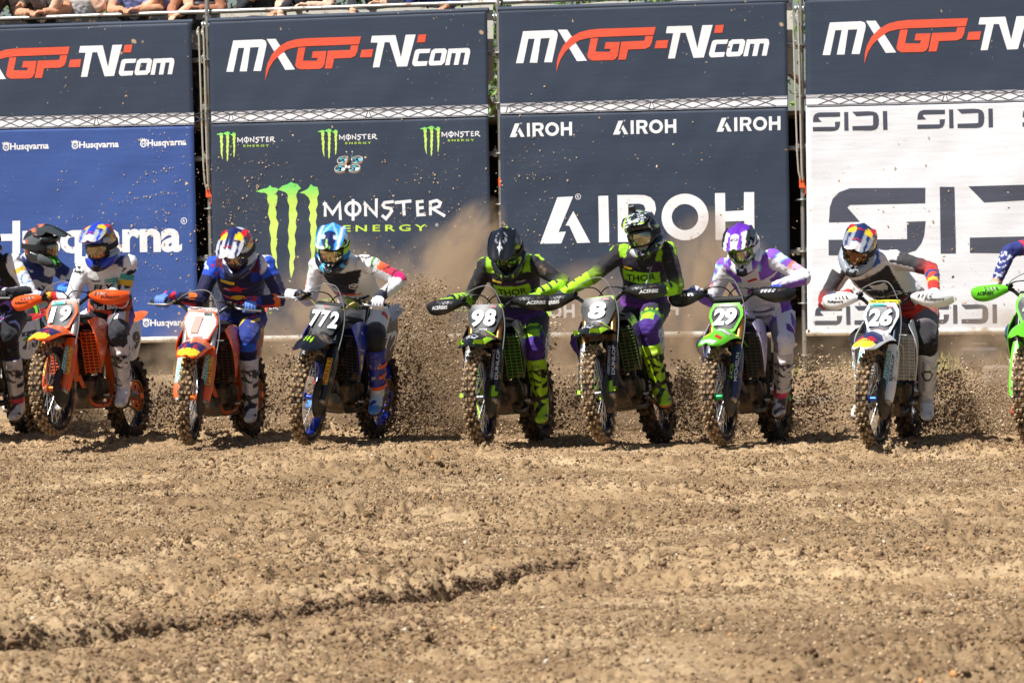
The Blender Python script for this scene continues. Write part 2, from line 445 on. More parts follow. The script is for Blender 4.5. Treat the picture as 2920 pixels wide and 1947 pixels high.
 'RAIL': [(-5.326, 3.821), (0.116, 3.852)],
 'SLOT': [[(0.001, 0.089), (0.004, 0.13), (0.012, 0.153), (0.03, 0.171), (0.06, 0.181), (0.266, 0.179), (0.265, 0.137), (0.059, 0.136), (0.052, 0.129), (0.086, 0.09)],
          [(0.0, 0.042), (0.215, 0.041), (0.215, 0.088), (0.266, 0.089), (0.262, 0.053), (0.254, 0.03), (0.238, 0.01), (0.204, 0.0), (0.0, 0.0)], [(0.305, 0.181), (0.345, 0.18), (0.347, 0.001), (0.306, 0.001)],
          [(0.383, 0.181), (0.54, 0.183), (0.591, 0.178), (0.623, 0.164), (0.638, 0.138), (0.643, 0.097), (0.639, 0.05), (0.626, 0.02), (0.605, 0.005), (0.569, -0.002), (0.385, 0.002), (0.385, 0.043), (0.574, 0.045), (0.585, 0.051),
           (0.586, 0.139), (0.576, 0.143), (0.425, 0.137)],
          [(0.681, 0.181), (0.723, 0.181), (0.725, 0.002), (0.683, 0.001)]],
 'SLOT_AT': [(3.021, 2.514, 1), (4.035, 2.517, 1), (5.042, 2.519, 1), (3.163, 1.321, 3.543313432835821), (3.022, 0.65, 1), (4.055, 0.654, 1), (5.074, 0.66, 1)],
 'TRUSS': [[(-5.343, 2.829), (-3.261, 2.829), (-5.346, 2.704), (-3.262, 2.724)], [(-3.075, 2.832), (-0.2, 2.845), (-3.077, 2.716), (-0.202, 2.725)], [(-0.075, 2.853), (2.789, 2.867), (-0.077, 2.743), (2.788, 2.752)],
           [(2.978, 2.873), (5.191, 2.879), (2.976, 2.759), (5.19, 2.766)]],
 'WORD_BIG': [(-5.475, 1.434), (-3.413, 1.435), (-5.469, 1.766)],
 'WORD_REG': (-3.386, 1.741),
 'WORD_SMALL': [[(-5.239, 2.485), (-4.818, 2.49), (-5.238, 2.553)], [(-4.499, 2.49), (-4.072, 2.492), (-4.497, 2.557)], [(-3.763, 2.494), (-3.348, 2.5), (-3.762, 2.561)], [(-5.252, 0.668), (-4.826, 0.673), (-5.251, 0.736)],
                [(-4.501, 0.677), (-4.076, 0.682), (-4.5, 0.745)], [(-3.765, 0.687), (-3.343, 0.691), (-3.764, 0.754)]]}
BIKES = {'k19': {'J': {'ft': [0.6, 0.178, 0.408],
               'head': [0.86, 0.202, 1.454],
               'hip': [0.4, 0.054, 0.97],
               'kn': [0.74, 0.248, 0.799],
               'le': [0.52, 0.294, 1.209],
               'ls': [0.7, 0.324, 1.335],
               're': [0.8, -0.125, 1.218],
               'rs': [0.7, 0.012, 1.341]},
         'R': [-2.985, 0.86, 0.0],
         'fext': -0.055,
         'pitch': -0.0455,
         'roll': 0.0524,
         'yaw': -1.8692},
 'k26': {'J': {'ft': [0.6, 0.222, 0.376],
               'head': [0.95, -0.228, 1.416],
               'hip': [0.38, 0.061, 0.979],
               'kn': [0.74, 0.242, 0.783],
               'le': [0.84, 0.247, 1.258],
               'ls': [0.76, -0.047, 1.353],
               're': [0.8, -0.443, 1.088],
               'rs': [0.76, -0.346, 1.29]},
         'R': [2.892, -1.035, 0.0],
         'fext': -0.05,
         'pitch': 0.0051,
         'roll': -0.0384,
         'yaw': -1.8448},
 'k29': {'J': {'ft': [0.6, 0.177, 0.374],
               'head': [0.95, 0.075, 1.444],
               'hip': [0.36, 0.089, 0.96],
               'kn': [0.74, 0.297, 0.762],
               'le': [0.8, 0.424, 1.233],
               'ls': [0.78, 0.212, 1.371],
               're': [0.84, -0.215, 1.221],
               'rs': [0.78, -0.083, 1.334]},
         'R': [1.978, -0.25, 0.0],
         'fext': -0.035,
         'pitch': -0.0249,
         'roll': 0.0384,
         'yaw': -1.9103},
 'k7': {'J': {'ft': [0.62, 0.172, 0.34],
              'head': [0.9, 0.215, 1.477],
              'hip': [0.4, 0.083, 0.975],
              'kn': [0.74, 0.214, 0.812],
              'le': [0.76, 0.477, 1.097],
              'ls': [0.72, 0.355, 1.383],
              're': [0.86, -0.17, 1.236],
              'rs': [0.72, -0.018, 1.37]},
        'R': [-2.041, 0.515, 0.0],
        'fext': -0.09,
        'pitch': 0.037,
        'roll': -0.0175,
        'yaw': -1.8029},
 'k772': {'J': {'ft': [0.6, 0.195, 0.404],
                'head': [1.0, -0.05, 1.459],
                'hip': [0.36, -0.009, 0.983],
                'kn': [0.74, 0.22, 0.828],
                'le': [0.8, 0.402, 1.192],
                'ls': [0.8, 0.132, 1.364],
                're': [0.8, -0.328, 1.06],
                'rs': [0.8, -0.221, 1.321]},
          'R': [-1.054, 0.161, 0.0],
          'fext': -0.05,
          'pitch': 0.0098,
          'roll': -0.0803,
          'yaw': -1.8893},
 'k8': {'J': {'ft': [0.6, 0.191, 0.379],
              'head': [0.84, 0.313, 1.465],
              'hip': [0.4, 0.125, 1.015],
              'kn': [0.74, 0.204, 0.811],
              'le': [0.74, 0.499, 1.02],
              'ls': [0.68, 0.41, 1.362],
              're': [0.84, -0.082, 1.262],
              'rs': [0.68, 0.081, 1.397]},
        'R': [1.1, -0.484, 0.0],
        'fext': 0,
        'pitch': -0.0679,
        'roll': 0.1396,
        'yaw': -1.8797},
 'k98': {'J': {'ft': [0.62, 0.149, 0.32],
               'head': [0.92, 0.117, 1.428],
               'hip': [0.4, 0.056, 0.946],
               'kn': [0.74, 0.194, 0.731],
               'le': [0.8, 0.479, 1.149],
               'ls': [0.74, 0.224, 1.341],
               're': [0.84, -0.249, 1.167],
               'rs': [0.74, -0.06, 1.346]},
         'R': [0.192, -0.256, 0.0],
         'fext': -0.04,
         'pitch': -0.0229,
         'roll': 0.0593,
         'yaw': -1.8544},
 'kgreen': {'J': {'ft': [0.6, 0.086, 0.359],
                  'head': [0.85, 0.187, 1.461],
                  'hip': [0.4, 0.057, 0.997],
                  'kn': [0.74, 0.164, 0.84],
                  'le': [0.82, 0.327, 1.19],
                  'ls': [0.66, 0.165, 1.351],
                  're': [0.8, -0.153, 1.198],
                  'rs': [0.68, -0.053, 1.381]},
            'R': [-3.84, 2.888, 0.0],
            'fext': 0,
            'pitch': -0.0167,
            'roll': 0.1222,
            'yaw': -1.5307},
 'kleft': {'J': {'ft': [0.62, 0.129, 0.275],
                 'head': [0.85, 0.116, 1.504],
                 'hip': [0.4, 0.022, 0.965],
                 'kn': [0.74, 0.226, 0.785],
                 'le': [0.74, 0.392, 1.135],
                 'ls': [0.68, 0.249, 1.368],
                 're': [0.8, -0.217, 1.212],
                 'rs': [0.68, -0.085, 1.388]},
           'R': [-3.839, 1.511, 0.0],
           'fext': 0,
           'pitch': -0.0228,
           'roll': 0.0524,
           'yaw': -1.9111},
 'kright': {'J': {'ft': [0.6, 0.129, 0.335],
                  'head': [0.8, 0.167, 1.487],
                  'hip': [0.4, 0.034, 0.94],
                  'kn': [0.74, 0.177, 0.785],
                  'le': [0.8, 0.329, 1.127],
                  'ls': [0.64, 0.281, 1.392],
                  're': [0.8, -0.174, 1.298],
                  'rs': [0.64, 0.016, 1.417]},
            'R': [4.089, -1.139, 0.0],
            'fext': 0,
            'pitch': -0.0216,
            'roll': 0.0349,
            'yaw': -1.9199}}
# ================================================================== ground
def rut_line(x):       # distance (Y) of the long rut's edge at X
    return np.interp(x, [-3.2, -2.2, -1.45, -1.0, -0.35, 0.05, 0.9], [-15.4, -14.75, -13.95, -13.4, -12.5, -11.8, -10.4])

def soil_height(X, Y):
    n = lambda s, seed, ax=1.0: gnoise(X * s * ax, Y * s, seed)
    h = 0.05 * n(0.35, 1) + 0.028 * n(1.1, 2)
    cl = np.clip(n(0.55, 3) * 0.9 + 0.62, 0.25, 1.0)           # loose and packed stretches
    wx = X + 0.05 * n(5, 31); wy = Y + 0.05 * n(5, 32)
    bil = lambda s, seed: np.clip(np.abs(gnoise(wx * s, wy * s, seed)) * 2.2, 0, 1.3) ** .75
    h = h + cl * (0.030 * (bil(3.0, 4) - .6) + 0.042 * (bil(7.0, 5) - .6) * (.4 + bil(1.7, 45)) + 0.034 * (bil(15.0, 6) - .6) * (.3 + 1.1 * bil(2.3, 46))) + 0.006 * gnoise(wx * 30, wy * 30, 8)
    # shallow ruts running across the track
    h = h - 0.045 * np.exp(-((Y + 2.6 + 0.10 * n(0.7, 11) + 0.09 * X) / 0.17) ** 2) * np.clip(n(0.5, 12) + 0.55, 0, 1)
    h = h - 0.05 * np.exp(-((Y + 5.4 + 0.2 * n(0.6, 13) - 0.10 * X) / 0.22) ** 2) * np.clip(n(0.4, 14) + 0.5, 0, 1)
    h = h - 0.05 * np.exp(-((Y + 8.4 + 0.2 * n(0.5, 15) - 0.2 * X) / 0.25) ** 2) * np.clip(n(0.45, 16) + 0.45, 0, 1)
    # the long rut with its broken edge
    e = rut_line(X) + 0.09 * n(1.1, 17) + 0.07 * n(2.7, 18)
    d = Y - e
    on = np.clip((0.34 - X) / 0.34, 0, 1) * np.clip(1.0 + n(1.1, 19) * 0.7, 0.45, 1.1)
    ed = 1 / (1 + np.exp(-d / 0.022))
    h = h + on * (0.045 * np.exp(-(np.clip(d, 0, None) / 0.6)) * ed - 0.085 * np.exp(-((d + 0.08) / 0.17) ** 2) * (1 - ed))
    # a second, older line beyond it, trampled and broken, and one on the right
    d2 = Y - (rut_line(X) + 1.25 + 0.3 * n(0.9, 22) + 0.15 * n(2.9, 23))
    h = h - 0.075 * np.exp(-(d2 / 0.16) ** 2) * np.clip(n(0.9, 24) * 1.6 + .35, 0, 1) * (X < 0.6) + 0.05 * np.exp(-((d2 - .3) / 0.2) ** 2) * np.clip(n(0.9, 24) * 1.6 + .35, 0, 1) * (X < 0.6)
    d3 = Y - (-13.6 + 0.75 * X + 0.25 * n(0.8, 25))
    h = h - 0.06 * np.exp(-(d3 / 0.2) ** 2) * np.clip(n(0.8, 26) * 1.4 + .3, 0, 1) * (X > 0.4)
    # ground rises a little towards the scaffold
    wl = Y - (9.0 - 0.26 * X)
    h = h + 0.22 * np.clip((wl + 4.0) / 3.5, 0, 1) ** 1.5
    return h

def make_ground():
    ys = []
    y = -17.4
    while y < 2.6:
        ys.append(y); y += 0.020 + 0.014 * (y + 17.4) / 20.0
    while y < 17.0:
        ys.append(y); y += 0.055
    ys = np.array(ys)
    nc = 480
    s = np.linspace(-1, 1, nc)
    hw = (ys + 30.0) * 0.130 * 1.22 + 0.4
    X = s[None, :] * hw[:, None]
    Y = np.repeat(ys[:, None], nc, 1)
    Z = soil_height(X, Y)
    edge = np.minimum(1 - np.abs(s)[None, :], 0.05) / 0.05
    rr = np.arange(len(ys)); er = np.minimum(np.minimum(rr, len(ys) - 1 - rr) / 8.0, 1.0)
    k = np.clip(edge * er[:, None], 0, 1)
    Z = Z * k - 0.16 * (1 - k)
    P = np.stack([X, Y, Z], -1).reshape(-1, 3)
    i = np.arange(len(ys) - 1)[:, None] * nc + np.arange(nc - 1)[None, :]
    F = np.stack([i, i + 1, i + nc + 1, i + nc], -1).reshape(-1, 4)
    me = bpy.data.meshes.new('ground')
    me.vertices.add(len(P)); me.vertices.foreach_set('co', P.astype(np.float32).reshape(-1))
    me.loops.add(F.size); me.loops.foreach_set('vertex_index', F.astype(np.int32).reshape(-1))
    me.polygons.add(len(F)); me.polygons.foreach_set('loop_start', np.arange(0, F.size, 4, dtype=np.int32))
    me.update(calc_edges=True)
    me.polygons.foreach_set('use_smooth', [True] * len(F))
    me.materials.append(soil)
    return tag(obj('ground', me), 'churned sandy brown race track soil with clods and ruts', kind='structure')

def soil_material():
    m = bpy.data.materials.new('soil'); m.use_nodes = True
    N = m.node_tree.nodes; L = m.node_tree.links; b = N['Principled BSDF']
    b.inputs['Roughness'].default_value = 0.95; b.inputs['Specular IOR Level'].default_value = 0.15
    tc = N.new('ShaderNodeTexCoord')
    def noise(s, d=8, r=0.6):
        q = N.new('ShaderNodeTexNoise'); q.inputs['Scale'].default_value = s; q.inputs['Detail'].default_value = d; q.inputs['Roughness'].default_value = r
        L.new(tc.outputs['Object'], q.inputs['Vector']); return q
    r1 = N.new('ShaderNodeValToRGB')
    r1.color_ramp.elements[0].position = 0.30; r1.color_ramp.elements[0].color = (*lin((149, 122, 92)), 1)
    r1.color_ramp.elements[1].position = 0.72; r1.color_ramp.elements[1].color = (*lin((209, 184, 148)), 1)
    e = r1.color_ramp.elements.new(0.5); e.color = (*lin((184, 157, 122)), 1)
    L.new(noise(1.3).outputs['Fac'], r1.inputs['Fac'])
    # fine grains, lighter dry crumbs and darker damp crumbs
    r2 = N.new('ShaderNodeValToRGB')
    r2.color_ramp.elements[0].position = 0.32; r2.color_ramp.elements[0].color = (0.50, 0.47, 0.44, 1)
    r2.color_ramp.elements[1].position = 0.70; r2.color_ramp.elements[1].color = (1.25, 1.24, 1.22, 1)
    L.new(noise(38, 10, 0.75).outputs['Fac'], r2.inputs['Fac'])
    mx = N.new('ShaderNodeMix'); mx.data_type = 'RGBA'; mx.blend_type = 'MULTIPLY'; mx.inputs['Factor'].default_value = 0.9
    r3 = N.new('ShaderNodeValToRGB')
    r3.color_ramp.elements[0].position = 0.40; r3.color_ramp.elements[0].color = (0.66, 0.63, 0.60, 1)
    r3.color_ramp.elements[1].position = 0.60; r3.color_ramp.elements[1].color = (1.06, 1.05, 1.03, 1)
    L.new(noise(.33, 5, .6).outputs['Fac'], r3.inputs['Fac'])
    m3 = N.new('ShaderNodeMix'); m3.data_type = 'RGBA'; m3.blend_type = 'MULTIPLY'; m3.inputs['Factor'].default_value = 0.85
    L.new(r1.outputs['Color'], m3.inputs['A']); L.new(r3.outputs['Color'], m3.inputs['B'])
    L.new(m3.outputs['Result'], mx.inputs['A']); L.new(r2.outputs['Color'], mx.inputs['B'])
    L.new(mx.outputs['Result'], b.inputs['Base Color'])
    bp = N.new('ShaderNodeBump'); bp.inputs['Strength'].default_value = 0.7; bp.inputs['Distance'].default_value = 0.012
    L.new(noise(120, 6, 0.7).outputs['Fac'], bp.inputs['Height']); L.new(bp.outputs['Normal'], b.inputs['Normal'])
    return m
soil = soil_material()
ground = make_ground()
# far ground to the horizon
q = MB().add([(-600, -300, -0.15), (600, -300, -0.15), (600, 1200, -0.15), (-600, 1200, -0.15)], [(0, 1, 2, 3)]).build('terrain', soil, smooth=0)
tag(q, 'flat brown ground stretching away round the track', kind='structure')

def zat(x, y): return float(soil_height(np.array([float(x)]), np.array([float(y)]))[0])

def lump_tree(name, mats, seed):
    """points -> small broken lumps, one of len(mats) kinds x 3 shapes, sized by the points' own 'sz'"""
    ng = bpy.data.node_groups.new(name, 'GeometryNodeTree')
    ng.interface.new_socket('Geometry', in_out='INPUT', socket_type='NodeSocketGeometry')
    ng.interface.new_socket('Geometry', in_out='OUTPUT', socket_type='NodeSocketGeometry')
    N = ng.nodes; L = ng.links
    gi = N.new('NodeGroupInput'); go = N.new('NodeGroupOutput')
    jn = N.new('GeometryNodeJoinGeometry')
    for k in reversed(range(len(mats) * 3)):
        ic = N.new('GeometryNodeMeshIcoSphere'); ic.inputs['Radius'].default_value = 1.0; ic.inputs['Subdivisions'].default_value = 1
        sp = N.new('GeometryNodeSetPosition'); rv = N.new('FunctionNodeRandomValue'); rv.data_type = 'FLOAT_VECTOR'
        rv.inputs[0].default_value = (-.42, -.42, -.42); rv.inputs[1].default_value = (.42, .42, .42); rv.inputs['Seed'].default_value = seed + k
        L.new(ic.outputs['Mesh'], sp.inputs['Geometry']); L.new(rv.outputs[0], sp.inputs['Offset'])
        sm = N.new('GeometryNodeSetMaterial'); sm.inputs['Material'].default_value = mats[k // 3]; ss = N.new('GeometryNodeSetShadeSmooth'); L.new(sp.outputs[0], ss.inputs[0]); L.new(ss.outputs[0], sm.inputs[0])
        g2 = N.new('GeometryNodeGeometryToInstance'); L.new(sm.outputs[0], g2.inputs[0]); L.new(g2.outputs[0], jn.inputs[0])
    mp = N.new('GeometryNodeMeshToPoints'); L.new(gi.outputs[0], mp.inputs[0])
    ip = N.new('GeometryNodeInstanceOnPoints'); ip.inputs['Pick Instance'].default_value = True
    L.new(mp.outputs[0], ip.inputs['Points']); L.new(jn.outputs[0], ip.inputs['Instance'])
    ai = N.new('GeometryNodeInputNamedAttribute'); ai.data_type = 'INT'; ai.inputs['Name'].default_value = 'ki'; L.new(ai.outputs[0], ip.inputs['Instance Index'])
    sz = N.new('GeometryNodeInputNamedAttribute'); sz.data_type = 'FLOAT_VECTOR'; sz.inputs['Name'].default_value = 'sz'; L.new(sz.outputs[0], ip.inputs['Scale'])
    ro = N.new('FunctionNodeRandomValue'); ro.data_type = 'FLOAT_VECTOR'; ro.inputs[1].default_value = (6.28, 6.28, 6.28); ro.inputs['Seed'].default_value = seed; L.new(ro.outputs[0], ip.inputs['Rotation'])
    L.new(ip.outputs[0], go.inputs[0])
    return ng
_lt = {}
def lump_cloud(name, P, size, mi, mats, seed, label, parent=None):
    rg = np.random.default_rng(seed); n = len(P)
    me = bpy.data.meshes.new(name); me.vertices.add(n); me.vertices.foreach_set('co', P.astype(np.float32).reshape(-1))
    a = me.attributes.new('ki', 'INT', 'POINT'); a.data.foreach_set('value', (mi * 3 + rg.integers(0, 3, n)).astype(np.int32))
    b = me.attributes.new('sz', 'FLOAT_VECTOR', 'POINT'); b.data.foreach_set('vector', (size[:, None] * rg.uniform(.6, 1.3, (n, 3))).astype(np.float32).reshape(-1))
    for q in mats: me.materials.append(q)
    key = tuple(m.name for m in mats)
    if key not in _lt: _lt[key] = lump_tree('soil_lumps', mats, 3)
    o = obj(name, me, parent); md = o.modifiers.new('lumps', 'NODES'); md.node_group = _lt[key]
    return tag(o, label, kind='stuff')
rng = np.random.default_rng(5)
clod_mats = [soil, mat('damp_clod', (130, 104, 77), .95, var=.25), mat('dry_crumb', (195, 169, 134), .95, var=.2), mat('pale_pebble', (206, 194, 172), .8, var=.2), mat('orange_pebble', (196, 146, 92), .8, var=.2), mat('damp_shaded_earth', (112, 89, 66), .95, var=.25)]
n = 620000
yy = -17 + 19.5 * rng.random(n) ** 0.9
xx = rng.uniform(-1, 1, n) * ((yy + 30) * .142 + .2)
wet = gnoise(xx * .55, yy * .9, 43) + .5 * gnoise(xx * 1.9, yy * 2.4, 46)
patch = np.clip(gnoise(xx * 1.3, yy * 1.6, 41) + .6 * gnoise(xx * 4, yy * 4, 42) + .35, 0, 1)      # where it lies cloddy
rim = np.exp(-((yy - rut_line(xx) - .12) / .2) ** 2) * (xx < .7)
sz = 0.0030 + 0.0036 * rng.random(n) + (0.002 + 0.018 * np.maximum(patch, rim)) * rng.random(n) ** 13
broad = np.clip(gnoise(xx * .5, yy * .45, 47) * 1.6 + .55, 0, 1)
keep = rng.random(n) < (.22 + .8 * patch) * (.35 + .65 * broad) + .06
xx, yy, sz, wet = xx[keep], yy[keep], sz[keep], wet[keep]
r_ = rng.random(len(xx))
mi = np.where(r_ < .0012, 3, np.where(r_ < .0018, 4, np.where(r_ < np.clip(.30 + .35 * wet, .08, .75), 1, np.where(r_ > .80, 2, 0))))
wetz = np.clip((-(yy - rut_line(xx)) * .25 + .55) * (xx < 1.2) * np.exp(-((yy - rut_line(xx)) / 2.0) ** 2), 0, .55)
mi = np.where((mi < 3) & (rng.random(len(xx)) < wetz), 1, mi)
sz = np.where(mi == 2, np.minimum(sz, .0075), sz)
sz = np.where(mi >= 3, np.minimum(sz * 1.6, .014), sz)
# damp earth crumbling down the long rut's face, coloured darker to deepen its shade
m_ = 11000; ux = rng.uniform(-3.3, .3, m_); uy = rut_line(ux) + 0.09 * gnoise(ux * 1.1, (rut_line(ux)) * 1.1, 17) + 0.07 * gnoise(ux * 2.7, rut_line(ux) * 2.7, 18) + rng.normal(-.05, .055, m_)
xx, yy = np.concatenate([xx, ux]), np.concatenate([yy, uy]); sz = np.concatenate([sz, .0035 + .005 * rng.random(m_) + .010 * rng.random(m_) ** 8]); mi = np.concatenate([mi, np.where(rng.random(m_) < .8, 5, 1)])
zz = soil_height(xx, yy) + sz * .20
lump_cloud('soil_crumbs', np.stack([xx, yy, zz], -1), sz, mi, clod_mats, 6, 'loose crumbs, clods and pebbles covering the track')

# ================================================================== wall frame (scaffold front) coordinates
_wk = math.sqrt(1 + 0.26 * 0.26)
W_X = Vector((1 / _wk, -0.26 / _wk, 0)); W_N = Vector((-0.26 / _wk, -1 / _wk, 0)); W_O = Vector((0, 9.0, 0))
def wp(u, z, out=0.0): return W_O + W_X * u + W_N * out + Vector((0, 0, z))
W_M = Matrix((W_X, -W_N, Vector((0, 0, 1)))).transposed().to_4x4(); W_M.translation = W_O     # local x along wall, y away from camera, z up
# ================================================================== banners on the scaffold
def splat_chain(N, L, tc, amount):
    """thrown mud: small irregular specks gathered in drifts"""
    nz = N.new('ShaderNodeTexNoise'); nz.inputs['Scale'].default_value = 16; nz.inputs['Detail'].default_value = 3
    L.new(tc.outputs['Object'], nz.inputs['Vector'])
    mixv = N.new('ShaderNodeMix'); mixv.data_type = 'VECTOR'; mixv.inputs['Factor'].default_value = 0.05
    L.new(tc.outputs['Object'], mixv.inputs['A']); L.new(nz.outputs['Color'], mixv.inputs['B'])
    out = None
    for sc, thr, cl in ((9.0, 0.16, 0.9), (24.0, 0.20, 2.1)):
        vo = N.new('ShaderNodeTexVoronoi'); vo.inputs['Scale'].default_value = sc
        L.new(mixv.outputs['Result'], vo.inputs['Vector'])
        gate = N.new('ShaderNodeTexNoise'); gate.inputs['Scale'].default_value = cl; gate.inputs['Detail'].default_value = 3
        L.new(tc.outputs['Object'], gate.inputs['Vector'])
        sep = N.new('ShaderNodeSeparateColor'); L.new(vo.outputs['Color'], sep.inputs['Color'])
        # radius = thr * (cell random * drift mask)
        g2 = N.new('ShaderNodeMapRange'); g2.inputs['From Min'].default_value = 0.66 - amount * 0.22; g2.inputs['From Max'].default_value = 0.80
        L.new(gate.outputs['Fac'], g2.inputs['Value'])
        mu = N.new('ShaderNodeMath'); mu.operation = 'MULTIPLY'; L.new(g2.outputs['Result'], mu.inputs[0])
        pw = N.new('ShaderNodeMath'); pw.operation = 'POWER'; pw.inputs[1].default_value = 2.5; L.new(sep.outputs['Red'], pw.inputs[0]); L.new(pw.outputs[0], mu.inputs[1])
        mr = N.new('ShaderNodeMath'); mr.operation = 'MULTIPLY'; mr.inputs[1].default_value = thr * 2.6; L.new(mu.outputs[0], mr.inputs[0])
        su = N.new('ShaderNodeMath'); su.operation = 'SUBTRACT'; L.new(mr.outputs[0], su.inputs[0]); L.new(vo.outputs['Distance'], su.inputs[1])
        rm = N.new('ShaderNodeMapRange'); rm.inputs['From Min'].default_value = -0.03; rm.inputs['From Max'].default_value = 0.05; L.new(su.outputs[0], rm.inputs['Value'])
        if out is None: out = rm.outputs['Result']
        else:
            mm = N.new('ShaderNodeMath'); mm.operation = 'MAXIMUM'; L.new(out, mm.inputs[0]); L.new(rm.outputs['Result'], mm.inputs[1]); out = mm.outputs[0]
    return out

def cloth_mat(name, rgb, mud=0.5, vc=False, rough=0.62):
    m = bpy.data.materials.new(name); m.use_nodes = True
    N = m.node_tree.nodes; L = m.node_tree.links; b = N['Principled BSDF']
    b.inputs['Roughness'].default_value = rough; b.inputs['Specular IOR Level'].default_value = 0.35
    tc = N.new('ShaderNodeTexCoord')
    c = lin(rgb)
    # faded print: broad unevenness with horizontal streaks
    mp = N.new('ShaderNodeMapping'); mp.inputs['Scale'].default_value = (0.6, 1, 9); L.new(tc.outputs['Object'], mp.inputs['Vector'])
    n1 = N.new('ShaderNodeTexNoise'); n1.inputs['Scale'].default_value = 3; n1.inputs['Detail'].default_value = 8; n1.inputs['Roughness'].default_value = 0.7
    L.new(mp.outputs['Vector'], n1.inputs['Vector'])
    n2 = N.new('ShaderNodeTexNoise'); n2.inputs['Scale'].default_value = 160; n2.inputs['Detail'].default_value = 2
    L.new(tc.outputs['Object'], n2.inputs['Vector'])
    ad = N.new('ShaderNodeMath'); ad.operation = 'MULTIPLY_ADD'; ad.inputs[1].default_value = 0.5; L.new(n2.outputs['Fac'], ad.inputs[0]); L.new(n1.outputs['Fac'], ad.inputs[2])
    mrr = N.new('ShaderNodeMapRange'); mrr.inputs['From Min'].default_value = 0.4; mrr.inputs['From Max'].default_value = 1.1; mrr.inputs['To Min'].default_value = 0.80; mrr.inputs['To Max'].default_value = 1.2
    L.new(ad.outputs[0], mrr.inputs['Value'])
    mul = N.new('ShaderNodeMix'); mul.data_type = 'RGBA'; mul.blend_type = 'MULTIPLY'; mul.inputs['Factor'].default_value = 1.0
    if vc:
        at = N.new('ShaderNodeAttribute'); at.attribute_name = 'Col'; L.new(at.outputs['Color'], mul.inputs['A'])
    else: mul.inputs['A'].default_value = (*c, 1)
    L.new(mrr.outputs['Result'], mul.inputs['B'])
    sp = splat_chain(N, L, tc, mud)
    mg = N.new('ShaderNodeMix'); mg.data_type = 'RGBA'
    L.new(sp, mg.inputs['Factor']); L.new(mul.outputs['Result'], mg.inputs['A']); mg.inputs['B'].default_value = (*lin((176, 152, 122)), 1)
    L.new(mg.outputs['Result'], b.inputs['Base Color'])
    bp = N.new('ShaderNodeBump'); bp.inputs['Strength'].default_value = 0.25; bp.inputs['Distance'].default_value = 0.004
    L.new(n2.outputs['Fac'], bp.inputs['Height']); L.new(bp.outputs['Normal'], b.inputs['Normal'])
    return m

M_NAVY = cloth_mat('navy_banner_cloth', (49, 60, 78), 0.85)
M_BLUE = cloth_mat('blue_banner_cloth', (56, 84, 148), 1.0)
M_WHITE = cloth_mat('white_banner_cloth', (222, 225, 230), 0.6)
M_PWHITE = cloth_mat('white_print', (232, 233, 236), 0.6)
M_PRED = cloth_mat('orange_red_print', (222, 88, 62), 0.4)
M_PNAVY = cloth_mat('navy_print', (72, 76, 90), 0.55)
M_PGREEN = cloth_mat('green_print', (190, 226, 90), 0.4, vc=True)
M_PLIME = cloth_mat('lime_print', (190, 222, 80), 0.4)
M_TRUSS = cloth_mat('grey_print', (66, 72, 88), 0.3)

def sway(u, z):      # depth of the stretched cloth: slack ripples, drum-tight at top and bottom
    u = np.asarray(u, float); z = np.asarray(z, float)
    s = np.clip((z - 0.56) / 3.2, 0, 1); e = np.sin(np.pi * s) ** 0.6
    return e * (0.020 * gnoise(u * .8, z * .7, 51) + 0.010 * gnoise(u * 2.6 + z * .8, z * .8, 52) + 0.006 * gnoise(u * .9 - z * .5, z * 3.2, 53) + 0.006 * gnoise(u * 3.4 - z * 2.2, z * 1.6 + u, 54))

def printed(name, vs2, fs, m, parent, u0, lift=0.004, color=None):
    """flat outline print laid on the cloth, cut fine enough to follow its ripples"""
    bm = bmesh.new()
    bv = [bm.verts.new((x, 0, y)) for x, y in vs2]
    for f in fs:
        if len(set(f)) > 2:
            try: bm.faces.new([bv[i] for i in f])
            except ValueError: pass
    for _ in range(6):
        es = [e for e in bm.edges if e.calc_length() > 0.13]
        if not es: break
        bmesh.ops.subdivide_edges(bm, edges=es, cuts=1)
        bmesh.ops.triangulate(bm, faces=[f for f in bm.faces if len(f.verts) > 4])
    P = np.array([v.co[:] for v in bm.verts])
    d = sway(P[:, 0], P[:, 2]) - lift
    for v, y in zip(bm.verts, d): v.co.y = y; v.co.x -= u0
    bmesh.ops.recalc_face_normals(bm, faces=bm.faces[:])
    for f in bm.faces:
        if f.normal.y > 0: f.normal_flip()
    me = bpy.data.meshes.new(name); bm.to_mesh(me); bm.free()
    me.materials.append(m)
    if color is not None: paint(me, color(P[:, 0], P[:, 2]))
    return obj(name, me, parent)

def place(polys, a, k=1.0): return [[(a[0] + x * k, a[1] + y * k) for x, y in p] for p in polys]

def outline_print(name, polys, m, par, u0, lift=0.004, color=None):
    vs, fs = [], []
    for p in polys:                       # each entry: outline or [outline, hole...]
        rings = p if isinstance(p[0][0], (tuple, list)) else [p]
        v, f = fan(rings, lambda x, y: (x, y)); o = len(vs)
        vs += v; fs += [tuple(i + o for i in t) for t in f]
    return printed(name, vs, fs, m, par, u0, lift, color)

